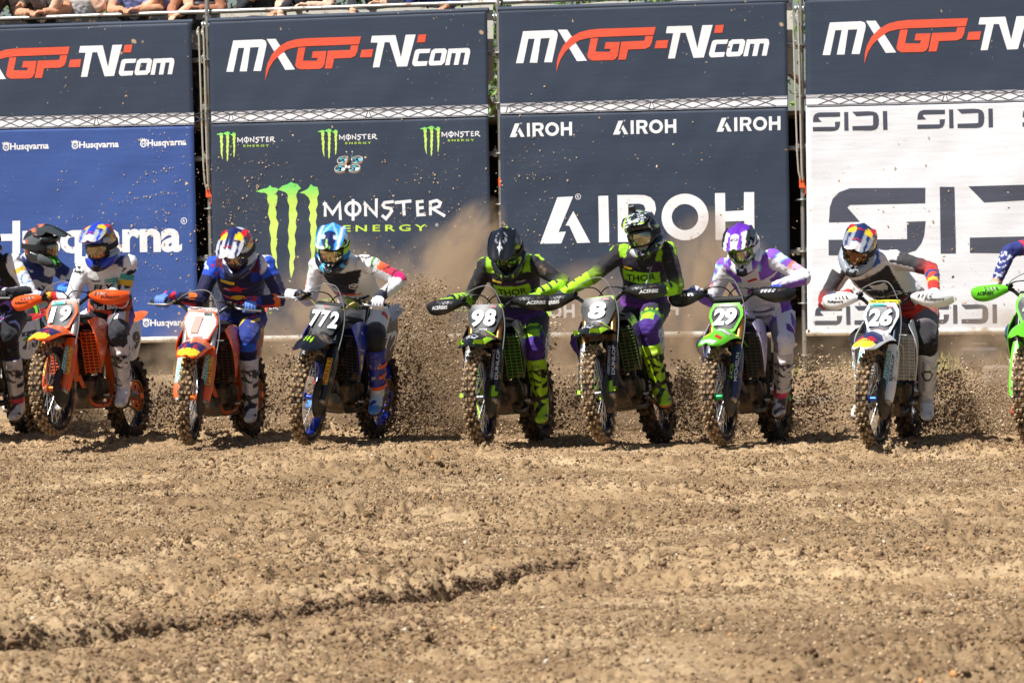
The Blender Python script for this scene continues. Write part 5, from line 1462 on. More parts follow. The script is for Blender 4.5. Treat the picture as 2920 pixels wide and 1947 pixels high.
# ---- gloved hand closed on a grip (bar along y, left hand: thumb towards -y)
def glove_mesh():
    g = MB()
    for i, (y, ln) in enumerate(((-.034, .96), (-.012, 1.05), (.011, 1.0), (.033, .86))):
        k = ln
        g.tube([(-.030, y, .030), (-.006, y, .040), (.022 * k, y, .034), (.034 * k, y, .010), (.028 * k, y, -.018), (.008 * k, y, -.029)], [.0125, .0125, .0115, .0108, .0102, .0092], 8, smooth=2)
    g.tube([(-.040, -.040, .010), (-.022, -.050, -.008), (.002, -.052, -.024), (.022, -.046, -.026)], [.0145, .0135, .012, .0105], 8, smooth=2)
    rings = []
    for x, z, hw, th in ((-.105, .012, .027, .022), (-.085, .014, .030, .022), (-.06, .018, .038, .021), (-.035, .026, .045, .019), (-.012, .032, .043, .016)):
        rings.append([(x, hw * math.cos(a), z + th * math.sin(a)) for a in np.linspace(0, 2 * math.pi, 14, endpoint=False)])
    g.loft(rings)
    return remesh(g, 'glove', .0048, 3)
G_L = glove_mesh()
G_R = G_L.copy(); _c = coords(G_R); _c[:, 1] *= -1; set_coords(G_R, _c); G_R.flip_normals()

# ---- boot: ankle at origin, shaft along +z, toe along +x
def boot_mesh():
    g = MB()
    el = lambda cx, z, rx, ry: [(cx + rx * math.cos(a), ry * math.sin(a), z) for a in np.linspace(0, 2 * math.pi, 16, endpoint=False)]
    g.loft([el(-.012, .345, .086, .076), el(-.012, .31, .086, .076), el(-.014, .22, .080, .070), el(-.012, .13, .072, .063), el(-.006, .05, .070, .058), el(-.004, -.03, .070, .054), el(0, -.08, .066, .048)])
    R = []
    for x, hw, zb, zt in ((-.082, .028, -.098, -.01), (-.06, .042, -.106, .03), (0, .046, -.106, .05), (.06, .048, -.106, .012), (.12, .051, -.106, -.028), (.17, .048, -.105, -.048), (.205, .034, -.100, -.058), (.218, .016, -.095, -.068)):
        zc, hz = (zb + zt) / 2, (zt - zb) / 2
        R.append([(x, hw * math.copysign(abs(math.cos(a)) ** .75, math.cos(a)), zc + hz * math.copysign(abs(math.sin(a)) ** .75, math.sin(a))) for a in np.linspace(0, 2 * math.pi, 16, endpoint=False)])
    g.loft(R)
    # shin plate and ankle folds stand proud
    g.tube([(.068, 0, .30), (.062, 0, .16), (.060, 0, .07)], [.034, .030, .026], 8)
    return remesh(g, 'boot', .0075, 4)
BOOT = boot_mesh()
SOLE = MB().loft([[(x, hw * math.cos(a), z + .007 * math.sin(a)) for a in np.linspace(0, 2 * math.pi, 12, endpoint=False)] for x, hw, z in ((-.090, .020, -.108), (-.07, .042, -.110), (0, .045, -.110), (.06, .050, -.110), (.13, .054, -.110), (.19, .044, -.107), (.222, .018, -.100))]).mesh('sole', mat('boot_sole', (40, 36, 32), .8, grime=.3))

def make_boot(parent, M, fn, buckle, side, txt=None):
    me = BOOT.copy(); P = coords(me); C = fn(P, side)
    paint(me, C); me.materials.clear(); me.materials.append(vcmat('boot_leather', .45, .1, grime=.22))
    b = obj('boot', me, parent, M)
    obj('sole', SOLE, b)
    bm_ = mat('buckle', buckle, .4, grime=.1)
    for z, x in ((.235, .0), (.15, .0), (.065, .0)):
        rows = [[(-.012 + (.080 if z > .2 else .070) * 1.10 * math.cos(a), side * (.070 if z > .2 else .062) * 1.10 * math.sin(a), z + dz - .012 * math.cos(a)) for a in np.linspace(rad(-25), rad(150), 12)] for dz in (-.014, .014)]
        MB().sheet(rows, .006, 1, 1).build('buckle_strap', bm_, b)
    if txt:
        s, m = txt
        bv = BVHTree.FromPolygons([tuple(p) for p in P], [tuple(p.vertices) for p in me.polygons])
        letters(s, m, b, (.2, -.045, .215), (0, .09, 0), (0, 0, .04), .03, .1, lift=.003, bvh=bv, reach=.3)
    return b

SEG = ('torso', 'neck', 'ruarm', 'rfarm', 'luarm', 'lfarm', 'rthigh', 'rshin', 'lthigh', 'lshin')
def body_mesh(J, voxel=.0105, seed=0, bulk=1.0, head=False):
    """one continuous figure; J: joints in the person's own frame"""
    J = {k: Vector(v) for k, v in J.items()}
    lat = (J['ls'] - J['rs']).normalized(); Sm = (J['ls'] + J['rs']) / 2
    hlat = Vector((0, 1, 0)) if 'hlat' not in J else J['hlat']
    g = MB()
    sp = Sm - J['hip']
    stations = [(-.10, .140, .105), (0.0, .176, .130), (.18, .170, .125), (.42, .162, .120), (.66, .184, .132), (.85, .196, .128), (.98, .174, .100), (1.08, .110, .074), (1.16, .066, .06)]
    rings = []
    for t, hw, dp in stations:
        w = min(1, max(0, t))
        l = (hlat * (1 - w) + lat * w).normalized()
        d = sp.normalized(); f = l.cross(d).normalized(); l = d.cross(f).normalized()
        c = J['hip'] + sp * t - f * (.03 * math.sin(math.pi * min(1, max(0, t))))
        rings.append([c + l * (hw * bulk * math.copysign(abs(math.cos(a)) ** .85, math.cos(a))) + f * (dp * bulk * math.copysign(abs(math.sin(a)) ** .9, math.sin(a))) for a in np.linspace(0, 2 * math.pi, 20, endpoint=False)])
    g.loft(rings)
    f = lat.cross(sp.normalized()).normalized()
    hd = J['head']; nb = Sm + sp.normalized() * .05
    g.tube([nb - sp.normalized() * .06, nb + (hd - nb) * .25, nb + (hd - nb) * .8], [.075, .062, .058], 12)
    seg = {'torso': (J['hip'], Sm, .17), 'neck': (nb, hd, .06)}
    for s in ('r', 'l'):
        sg = -1 if s == 'r' else 1
        so = J[s + 's'] + lat * (sg * .012)
        g.add(*(lambda q: (q.v, q.f))(ell(so, (.074, .074, .070), 12, 8)))
        e, w = J[s + 'e'], J[s + 'w']
        g.tube([so - lat * (sg * .06), so, so + (e - so) * .45, e], [.070, .072, .062, .050], 12)
        fo = e + (w - e) * .3
        g.tube([e + (so - e) * .06, e, fo, w, w + (w - e).normalized() * .02], [.050, .0505, .053, .037, .034], 12)
        seg[s + 'uarm'] = (so, e, .06); seg[s + 'farm'] = (e, w, .05)
        hj = J['hip'] + hlat * (sg * .095) + Vector((.02, 0, -.02)); kn, an = J[s + 'k'], J[s + 'a']
        g.tube([hj - (kn - hj).normalized() * .03, hj, hj + (kn - hj) * .5, kn], [.10, .108, .092, .076], 14)
        g.add(*(lambda q: (q.v, q.f))(ell(kn + (kn - J['hip']).normalized() * .008, (.079, .077, .080), 12, 8)))
        g.tube([kn, kn + (an - kn) * .3, kn + (an - kn) * .75, an], [.076, .066, .050, .044], 12)
        seg[s + 'thigh'] = (hj, kn, .09); seg[s + 'shin'] = (kn, an, .06)
    if head:
        g.add(*(lambda q: (q.v, q.f))(ell(hd, (.098, .078, .118), 16, 12)))
        g.add(*(lambda q: (q.v, q.f))(ell(hd + f * .098 + Vector((0, 0, -.01)), (.018, .014, .022), 8, 6)))
        g.add(*(lambda q: (q.v, q.f))(ell(hd + f * .06 + Vector((0, 0, -.085)), (.045, .05, .035), 10, 6)))
        for s_ in (-1, 1): g.add(*(lambda q: (q.v, q.f))(ell(hd + lat * (.080 * s_), (.018, .012, .030), 8, 6)))
    me = remesh(g, 'person', voxel, 5, .5)
    P = coords(me); n = len(P)
    best = np.full(n, 9.0); part = np.zeros(n, int); T = np.zeros(n); REL = np.zeros((n, 3))
    for i, k in enumerate(SEG):
        a, b, r = seg[k]; a = np.array(a); b = np.array(b); d = b - a; L = d @ d
        t = np.clip((P - a) @ d / L, 0, 1); q = P - (a + t[:, None] * d); ds = np.linalg.norm(q, axis=1) - r
        m_ = ds < best; best[m_] = ds[m_]; part[m_] = i; T[m_] = t[m_]; REL[m_] = q[m_]
    N = normals(me)
    # cloth folds: gathered at joints, stretched along the limb
    rd = lambda q: 1 - 2 * np.abs(q)
    fold = .55 * rd(gnoise(P[:, 0] * 9 + P[:, 2] * 13 + seed, P[:, 1] * 11 - P[:, 2] * 6, 61)) + .45 * rd(gnoise(P[:, 0] * 20 - P[:, 1] * 16, P[:, 2] * 24 + P[:, 1] * 9 + seed, 62)) + .35 * gnoise(P[:, 0] * 38 + P[:, 1] * 20, P[:, 2] * 40 + seed, 63) - .35
    amp = np.where(part <= 1, .0085, .0070)
    jn = np.where(part > 1, .7 + 1.0 * np.maximum(np.exp(-((T - 1) / .2) ** 2), np.exp(-(T / .2) ** 2)), .7 + .9 * np.exp(-((T - .2) / .2) ** 2))
    P2 = P + N * (amp * jn * fold)[:, None]
    set_coords(me, P2)
    info = dict(part=part, t=T, rel=REL, P=P, N=N, lat=(P - (np.array(J['hip']) + np.array(sp) * np.clip((P - np.array(J['hip'])) @ np.array(sp) / (sp @ sp), 0, 1.1)[:, None])) @ np.array(lat), h=np.clip((P - np.array(J['hip'])) @ np.array(sp) / (sp @ sp), -.3, 1.4), f=N @ np.array(f))
    return me, info, dict(Sm=Sm, lat=lat, f=f, sp=sp, hip=J['hip'])

def col_of(info, rules, base):
    C = np.tile(np.array(base, float), (len(info['t']), 1))
    for mask, c in rules(info):
        if callable(c): C[mask] = c(mask)
        else: C[mask] = c
    return C
def lerp(a, b, t): t = np.clip(t, 0, 1)[:, None]; return np.array(a, float) * (1 - t) + np.array(b, float) * t

def make_rider(key, bikeM, ST, R):
    J = dict(BIKES[key]['J'])
    rs, ls = Vector(J['rs']), Vector(J['ls'])
    mid = (rs + ls) / 2; d = (ls - rs)
    w_ = max(.335, d.length * 1.02); rs, ls = mid - d.normalized() * w_ / 2, mid + d.normalized() * w_ / 2
    J['rs'], J['ls'] = rs, ls
    hand = {}
    for s, sg in (('r', -1), ('l', 1)):
        gp = ST @ Vector((1.031, sg * .335, 1.0885))
        el_ = Vector(J[s + 'e'])
        back = (el_ - gp).normalized()
        # hand frame: bar axis y, -x towards the forearm
        by = (ST.to_3x3() @ Vector((-.037 * 1.0 * sg * sg, .145 * 1, 0))).normalized() if sg > 0 else (ST.to_3x3() @ Vector((.037, .145, 0))).normalized()
        hx = -(back - by * back.dot(by)); hx = (hx.normalized() * .85 + Vector((.5, 0, -.1))).normalized(); hx = (hx - by * hx.dot(by)).normalized()
        hz = hx.cross(by).normalized()
        HM = Matrix((hx, by, hz)).transposed().to_4x4(); HM.translation = gp
        hand[s] = HM
        J[s + 'w'] = HM @ Vector((-.095, 0, .012))
        # keep the upper arm and forearm at human length
        so = J[s + 's']; wv = J[s + 'w']
        U, Fo = .30, .265
        D_ = wv - so; L_ = D_.length
        if L_ > (U + Fo) * .985:
            J[s + 'e'] = so + D_ * (U / (U + Fo))
        else:
            a_ = (U * U - Fo * Fo + L_ * L_) / (2 * L_); h_ = math.sqrt(max(0.0, U * U - a_ * a_)); dn = D_.normalized()
            pr = el_ - so; pr = pr - dn * pr.dot(dn)
            if pr.length < .01: pr = Vector((-.1, sg, .2)); pr = pr - dn * pr.dot(dn)
            J[s + 'e'] = so + dn * a_ + pr.normalized() * h_
    kn, ft = Vector(J['kn']), Vector(J['ft'])
    kn.y = max(kn.y, .225); ft.y = max(ft.y, .215)
    J['lk'], J['la'] = kn, ft
    rk = R.get('rk', (kn.x - .02, -max(.24, kn.y + .0), kn.z)); J['rk'] = Vector(rk); J['ra'] = Vector((ft.x - .02, -.225, max(.36, ft.z)))
    me, info, fr = body_mesh(J, .0105, hash(key) % 7 if False else len(key) * 1.7)
    info['J'] = J
    paint(me, col_of(info, R['rules'], R['base']))
    me.materials.append(vcmat('race_jersey', .72, 0, bump=.12, bscale=260, spec=.3, sheen=.15, grime=.05))
    p = obj('person', me); p.matrix_world = bikeM
    tag(p, R['label'], 'person', 'riders on the motocross bikes')
    bv = BVHTree.FromPolygons([tuple(q) for q in coords(me)], [tuple(q.vertices) for q in me.polygons])
    # prints on chest and back
    X, Yd, N = fr['lat'], fr['sp'].normalized(), fr['f']
    Hn = fr['sp'].length
    for (txt, m, h0, hh, w0, ww, bold, sh) in R.get('chest', []):
        O = fr['hip'] + fr['sp'] * h0 + X * w0 + N * .1
        letters(txt, m, p, O, X * ww, Yd * hh, bold, sh, lift=.004, bvh=bv, reach=.25)
    for (pts, m) in R.get('shapes', []):
        G = []
        vs, fs = fan([pts], lambda x, y: (x, y))
        bm_ = bmesh.new(); bvs = [bm_.verts.new((x, y, 0)) for x, y in vs]
        for f_ in fs: bm_.faces.new([bvs[i] for i in f_])
        for _ in range(3): bmesh.ops.subdivide_edges(bm_, edges=[q for q in bm_.edges if q.calc_length() > .03], cuts=1); bmesh.ops.triangulate(bm_, faces=bm_.faces[:])
        for v in bm_.verts:
            q = fr['hip'] + fr['sp'] * v.co.y + X * v.co.x + N * .1
            h = bv.ray_cast(q + N * .25, -N, .6); v.co = (h[0] if h[0] is not None else q) + N * .004
        m2 = bpy.data.meshes.new('print'); bm_.to_mesh(m2); bm_.free(); m2.materials.append(m); obj('print', m2, p)
    # gloves
    gm = mat('glove_fabric', R['glove'], .7, bump=.2, bscale=150)
    for s in ('l', 'r'):
        m2 = (G_L if s == 'l' else G_R).copy(); m2.materials.clear(); m2.materials.append(gm)
        obj('glove', m2, p, hand[s])
    # boots
    for s, sg in (('l', 1), ('r', -1)):
        kz = (J[s + 'k'] - J[s + 'a']).normalized()
        toe = Vector((1, sg * R.get('toe', .22), -.12)); toe = (toe - kz * toe.dot(kz) * .55).normalized()
        yv = kz.cross(toe).normalized(); xv = yv.cross(kz).normalized()
        BM = Matrix((xv, yv, kz)).transposed().to_4x4(); BM.translation = J[s + 'a']
        make_boot(p, BM, R['boot'], R.get('buckle', (200, 200, 200)), sg, R.get('boottxt'))
    # helmet
    y_, p_, r_ = R['gaze']
    HM = Matrix.Translation(Vector(J['head']) + Vector((0, 0, .025))) @ Matrix.Rotation(rad(y_), 4, 'Z') @ Matrix.Rotation(rad(p_), 4, 'Y') @ Matrix.Rotation(rad(r_), 4, 'X')
    he = make_helmet(p, HM, R['shell'], R['peakc'], R.get('lens', (150, 140, 118)), R.get('strap', (20, 20, 22)), R.get('gframe', (22, 22, 24)), R.get('cam', False))
    for (txt, m, x, y, z, w2, h2, tilt) in R.get('helm', []):
        shb = BVHTree.FromPolygons([tuple(q) for q in coords(H_PEAK)], [tuple(q.vertices) for q in H_PEAK.polygons])
        letters(txt, m, he, (x, y, z), (0, w2, 0), (-h2, 0, h2 * .25), .02, 0, lift=.003, bvh=shb, reach=.08)
    return p
# ================================================================== the field: colours and kit of each bike and rider
OR = (240, 92, 26); TAN = (150, 122, 92)
ktm_f = [([(1.735, -.03), (1.735, .03), (1.69, .07), (1.60, .085), (1.64, 0), (1.60, -.085), (1.69, -.07)], M_YEL),
         ([(1.62, .083), (1.46, .100), (1.50, .03), (1.56, 0), (1.50, -.03), (1.46, -.100), (1.62, -.083), (1.655, 0)], M_NAVYS),
         ([(1.63, .012), (1.60, .07), (1.555, .075), (1.52, .045), (1.56, .03), (1.58, .012)], M_RED), ([(1.63, -.012), (1.58, -.012), (1.56, -.03), (1.52, -.045), (1.555, -.075), (1.60, -.07)], M_RED)]
ktm_s = [([(1.05, .89), (.80, .91), (.70, .86), (.90, .83)], M_NAVYS), ([(1.06, .83), (.92, .80), (.84, .72), (1.03, .72)], M_YEL)]
motor = [('MOTOREX', M_PLATEW, .10, .33, .52, .95, M_TEAL), ('PIRELLI', M_RED, .10, .31, .06, .42, M_YEL)]
tri_f = [([(1.735, q * .048), (1.68, q * .088), (1.50, q * .108), (1.42, q * .112), (1.50, q * .086), (1.65, q * .066), (1.70, q * .034)], M_LIME) for q in (-1, 1)] + [([(1.64, .030), (1.57, .044), (1.57, -.044), (1.64, -.030)], M_SILV), ([(1.634, .024), (1.576, .036), (1.576, -.036), (1.634, -.024)], M_PLATEB), ([(1.30, .10), (1.38, .095), (1.36, .04), (1.28, .04)], M_LIME), ([(1.30, -.10), (1.28, -.04), (1.36, -.04), (1.38, -.095)], M_LIME)]
tri_g = [('DUNLOP', M_PLATEW, .12, .36, .05, .40, None), ('PERFORMANCE', M_SILV, .12, .36, .55, .85, None), ('', M_LIME, -.01, .07, .05, .95, M_LIME)]
BRONZE = (150, 108, 60)
SCH = {
 'k19': scheme(barz=-0.005, num='19', numcol='w', plate=OR, inner=(44, 52, 58), padtxt='RENTHAL', padcol=M_RED, pad=(232, 226, 218), hand=OR, handtxt='Polisport', handtxtcol='k', hand2=(40, 36, 34), side=(230, 230, 230), sidenum='19', fstick=ktm_f, sstick=ktm_s, gtxt=motor,
    ptxt=[('MOTOREX', M_PLATEW, -.62, .76, .80, .14, M_TEAL), ('MX2', M_PLATEB, .24, .76, .36, .14, None), ('KTM', M_PLATEB, -.28, -.92, .5, .12, None)], rad=(90, 50, 30), steer=0, fork=(190, 188, 182)),
 'k7': scheme(fieldk=.93, num='1', numcol='r', plate=(236, 92, 40), inner=(240, 226, 222), padtxt='RENTHAL', padcol=M_RED, pad=(232, 226, 218), bar=(60, 60, 62), side=(150, 24, 40), sidenum='1', sidecol='w', fstick=ktm_f, sstick=ktm_s, gtxt=motor,  # pale field and faint numeral paint sun glare over a red plate
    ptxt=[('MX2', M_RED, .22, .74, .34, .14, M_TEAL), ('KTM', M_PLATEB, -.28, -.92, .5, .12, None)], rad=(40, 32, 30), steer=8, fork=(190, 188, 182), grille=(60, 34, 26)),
 'k772': scheme(num='772', numcol='w', plastic=(22, 24, 34), frame=(34, 34, 40), rim=(24, 52, 170), hub=(36, 60, 160), fork=(24, 24, 26), guard=(20, 20, 24), plate=(24, 26, 30), bar=(150, 140, 90), pad=(30, 30, 32), padtxt='', side=(30, 46, 62), sidenum='72', sidecol='w',
    shroud=(34, 54, 170), fstick=[([(1.60, -.085), (1.60, .085), (1.50, .095), (1.50, -.095)], M_PLATEB), ([(1.64, .010), (1.60, .014), (1.52, .004), (1.60, -.002)], M_LIME), ([(1.64, .034), (1.60, .038), (1.52, .028), (1.60, .022)], M_LIME), ([(1.64, -.014), (1.60, -.010), (1.52, -.020), (1.60, -.026)], M_LIME)],
    sstick=[([(1.04, .88), (.90, .86), (.92, .72), (1.05, .74)], M_SILV), ([(1.02, .70), (.96, .70), (.93, .60), (.98, .58)], M_YEL)], gtxt=[('PIRELLI', M_RED, .10, .30, .25, .70, M_YEL)],
    ptxt=[('MX2', M_RED, -.2, .78, .3, .14, None)], rad=(24, 24, 26), steer=3, tail=(60, 64, 74)),
 'k98': scheme(barz=-0.02, num='98', numcol='w', plastic=(24, 25, 28), frame=(40, 40, 42), rim=(22, 28, 52), hub=(120, 120, 122), fork=BRONZE, guard=(22, 23, 26), plate=(30, 32, 36), pad=(170, 226, 60), padtxt='RENTHAL', padcol=M_PLATEB, hand=(30, 31, 34), handtxt='ACERBIS', side=(86, 120, 150), sidenum='98', sidecol='w',
    fstick=tri_f, sstick=[([(1.09, .88), (.84, .92), (.80, .87), (1.08, .83)], M_LIME)], gtxt=tri_g, ptxt=[('SKDA', M_PLATEW, -.22, -.86, .46, .13, None), ('MX2', M_RED, .36, .70, .3, .12, None)], rad=(28, 34, 24), grille=(80, 124, 40), steer=2, tail=(170, 226, 50), hand2=(60, 62, 66)),
 'k8': scheme(barz=-0.01, num='8', numcol='w', plastic=(24, 25, 28), frame=(40, 40, 42), rim=(22, 28, 52), hub=(120, 120, 122), fork=BRONZE, guard=(22, 23, 26), plate=(30, 32, 36), pad=(190, 220, 120), padtxt='RENTHAL', padcol=M_PLATEB, hand=(30, 31, 34), handtxt='ACERBIS', side=(86, 120, 150), sidenum='8', sidecol='w',
    fstick=tri_f, sstick=[([(1.09, .88), (.84, .92), (.80, .87), (1.08, .83)], M_LIME)], gtxt=tri_g, ptxt=[('SKDA', M_PLATEW, -.22, -.86, .46, .13, None), ('MX2', M_RED, .36, .70, .3, .12, None)], rad=(28, 34, 24), grille=(60, 84, 40), steer=4, tail=(170, 226, 50), hand2=(60, 62, 66)),
 'k29': scheme(barz=0.03, num='29', numcol='w', plastic=(104, 204, 40), frame=(70, 72, 70), rim=(22, 24, 30), hub=(30, 160, 80), fork=(190, 130, 60), guard=(34, 44, 86), plate=(104, 204, 40), inner=(30, 31, 34), pad=(30, 30, 30), padtxt='', hand=(30, 31, 34), hand2=(200, 200, 204), side=(212, 196, 226), sidenum='29', shroud=(206, 190, 224),
    fstick=[([(1.72, -.05), (1.735, 0), (1.72, .05), (1.66, .06), (1.69, 0), (1.66, -.06)], M_SILV), ([(1.62, .03), (1.57, .03), (1.57, .075), (1.62, .07)], M_RED), ([(1.60, -.02), (1.55, 0), (1.56, -.06), (1.61, -.06)], M_YEL), ([(1.40, .0), (1.46, .01), (1.46, .09), (1.40, .095)], M_SILV)],
    gtxt=[('MICHELIN', M_PLATEW, .10, .33, .10, .45, M_NAVYS), ('NG', M_LIME, .06, .24, .60, .95, None)], ptxt=[('BACKYARD', M_PLATEB, -.36, -.98, .72, .12, None), ('MONSTER', M_PLATEW, -.3, .72, .7, .12, None)], rad=(70, 70, 66), grille=(60, 60, 58), steer=0, tail=(104, 204, 40)),
 'k26': scheme(barz=0.0, num='26', numcol='w', plastic=(226, 228, 232), frame=(44, 60, 96), rim=(22, 24, 30), hub=(40, 90, 190), fork=(44, 50, 64), guard=(228, 230, 232), plate=(232, 232, 234), inner=(54, 62, 72), pad=(236, 220, 40), padtxt='PROTAPER', padcol=M_PLATEB, hand=(232, 232, 232), handtxt='Polisport', handtxtcol='k', hand2=(70, 40, 40), side=(60, 76, 110), sidenum='26', sidecol='w', shroud=(226, 228, 232),
    fstick=[([(1.735, -.03), (1.735, .03), (1.68, .075), (1.62, .085), (1.655, 0), (1.62, -.085), (1.68, -.075)], M_YEL), ([(1.62, .084), (1.50, .1), (1.44, .07), (1.44, -.07), (1.50, -.1), (1.62, -.084), (1.655, 0)], M_NAVYS), ([(1.645, .01), (1.61, .07), (1.56, .075), (1.55, .03), (1.60, .01)], M_RED), ([(1.645, -.01), (1.60, -.01), (1.55, -.03), (1.56, -.075), (1.61, -.07)], M_RED)],
    gtxt=[('MOTOREX', M_PLATEW, .10, .34, .55, .95, M_TEAL), ('DUNLOP', M_PLATEB, .12, .32, .08, .36, None)], ptxt=[('MOTOREX', M_PLATEW, -.66, .80, .9, .13, M_TEAL), ('MX2', M_RED, .30, .62, .34, .12, None), ('NESTAAN', M_RED, -.3, -.90, .56, .12, None)], rad=(196, 196, 190), grille=(206, 206, 200), steer=-7, tail=(226, 228, 232)),
 'kleft': scheme(num='73', numcol='k', plastic=(176, 30, 44), frame=(60, 60, 62), rim=(26, 30, 44), hub=(90, 90, 92), fork=(60, 60, 62), guard=(176, 30, 44), plate=(232, 232, 232), pad=(30, 30, 30), side=(230, 230, 232), sidenum='73', shroud=(190, 34, 46), rad=(50, 50, 50), grille=(60, 40, 40), steer=0, tail=(176, 30, 44), bar=(120, 120, 122)),
 'kgreen': scheme(num='', numcol='w', plastic=(104, 204, 40), frame=(70, 72, 70), rim=(26, 26, 30), hub=(90, 90, 92), fork=(60, 60, 62), guard=(104, 204, 40), plate=(104, 204, 40), inner=(30, 31, 34), pad=(30, 30, 30), side=(104, 204, 40), rad=(60, 60, 60), grille=(60, 60, 58), tail=(104, 204, 40)),
 'kright': scheme(num='4', numcol='w', plastic=(104, 204, 40), frame=(70, 72, 70), rim=(26, 26, 30), hub=(30, 160, 80), fork=(60, 60, 62), guard=(104, 204, 40), plate=(104, 204, 40), inner=(40, 44, 50), pad=(30, 30, 30), hand=(104, 204, 40), handtxt='ACERBIS', handtxtcol='k', hand2=(24, 24, 26), side=(230, 230, 230), sidenum='4', rad=(70, 70, 66), grille=(60, 60, 58), tail=(104, 204, 40), gtxt=[('SHOWA', M_PLATEW, .1, .3, .2, .7, M_RED)]),
}
BLAB = {
 'k19': 'orange motocross bike with white 19 on its front plate, front wheel just off the ground',
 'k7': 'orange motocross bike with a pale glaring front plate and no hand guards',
 'k772': 'black and blue motocross bike with white 772 on its front plate',
 'k98': 'black and lime motocross bike with white 98 on its front plate',
 'k8': 'black and lime motocross bike with white 8 on its front plate, leaning over',
 'k29': 'green motocross bike with white 29 on its front plate',
 'k26': 'white and blue motocross bike with white 26 on its front plate',
 'kleft': 'red motocross bike at the frame edge with black 73 on its white side panel',
 'kgreen': 'green motocross bike half hidden behind the orange bike numbered 19',
 'kright': 'green motocross bike with green hand guards cut off at the frame edge beside number 26',
}
PT = {k: i for i, k in enumerate(SEG)}
def isp(i, *ks): return np.isin(i['part'], [PT[k] for k in ks])
UA = ('ruarm', 'luarm'); FA = ('rfarm', 'lfarm'); TH = ('rthigh', 'lthigh'); SN = ('rshin', 'lshin')
def nz(i, s, seed): P = i['P']; return gnoise(P[:, 1] * s + P[:, 0] * s * .4, P[:, 2] * s + P[:, 0] * s * .3, seed)
tor = lambda i: isp(i, 'torso', 'neck')
up = lambda i: i['rel'][:, 2] > 0.0

def r19(i):
    T = tor(i); h, l, t = i['h'], np.abs(i['lat']), i['t']
    yield T & (h < .42), (30, 28, 36)
    yield T & (h > .38) & (h < .44), (120, 84, 190)
    yield T & (l > .15) & (h < .80) & (h > .2), (28, 26, 34)
    yield T & (l > .138) & (l < .15) & (h < .8), (214, 62, 34)
    yield T & (h > 1.10), (60, 70, 130)
    yield T & (h > .2) & (h < .26), (222, 84, 40)
    yield isp(i, *FA) & ~up(i), (206, 40, 40)
    yield isp(i, 'luarm') & (t > .25) & (t < .4), (70, 170, 160)
    yield isp(i, 'luarm') & (t > .4) & (t < .55), (236, 190, 50)
    yield isp(i, 'luarm') & (t > .55) & (t < .85) & (nz(i, 22, 3) > -.05), (40, 34, 44)
    yield isp(i, *UA) & (t > .1) & (t < .3) & (nz(i, 30, 4) > .05), (36, 36, 44)
    yield isp(i, *FA) & (t > .45) & (t < .62) & up(i), (206, 44, 40)
    yield isp(i, *FA) & (t > .62) & (t < .76), (244, 180, 40)
    yield isp(i, *FA) & (t > .76) & (t < .9), (50, 60, 130)
    legs = isp(i, *TH); yield legs, (236, 236, 238)
    inn = i['rel'][:, 1] * np.sign(i['P'][:, 1]) < -.02
    yield legs & inn & (t > .25), (96, 98, 104)
    yield legs & (i['rel'][:, 1] * np.sign(i['P'][:, 1]) > .06), (232, 150, 50)
    yield legs & (i['rel'][:, 1] * np.sign(i['P'][:, 1]) > .078), (110, 70, 170)
    yield legs & (t > .68), (44, 46, 54)
    yield isp(i, *SN), (24, 26, 34)
    yield T & (h < .1), (236, 236, 238)
def r7(i):
    T = tor(i); h, l, t = i['h'], np.abs(i['lat']), i['t']; n = nz(i, 9, 7)
    yield T & (n > .15), (26, 30, 82)
    yield T & (h > .86) & (l > .10), (30, 64, 170)
    yield T & (h > 1.0), (100, 28, 50)
    yield isp(i, *UA) & (t < .35), (32, 78, 200)
    yield isp(i, *UA) & (t < .20) & (nz(i, 14, 3) > .25), (224, 226, 236)
    yield isp(i, *UA) & (t < .25) & (nz(i, 14, 3) < -.35), (206, 40, 50)
    yield isp(i, *FA) & (i['rel'][:, 2] < -.025), (190, 44, 54)
    yield isp(i, *FA) & (t > .1) & (t < .4) & up(i) & (nz(i, 12, 9) > .15), (236, 116, 34)
    yield isp(i, *FA) & (t > .7), (40, 60, 150)
    yield isp(i, *FA) & (t > .78) & (nz(i, 25, 9) > 0), (206, 40, 50)
    yield isp(i, 'lfarm') & (t < .3) , (236, 110, 34)
    L = isp(i, *TH) | (T & (h < .14)); yield L, (34, 52, 130)
    yield isp(i, *TH) & (i['rel'][:, 2] < -.02), (34, 92, 214)
    yield isp(i, *TH) & (t > .35) & (t < .62) & (nz(i, 14, 5) > .12), (226, 190, 50)
    yield isp(i, *TH) & (t > .25) & (t < .5) & (nz(i, 14, 5) < -.2), (206, 44, 54)
    yield isp(i, *SN), (22, 24, 62)
    yield isp(i, *SN) & (t < .16) & (nz(i, 16, 5) > 0), (70, 90, 170)
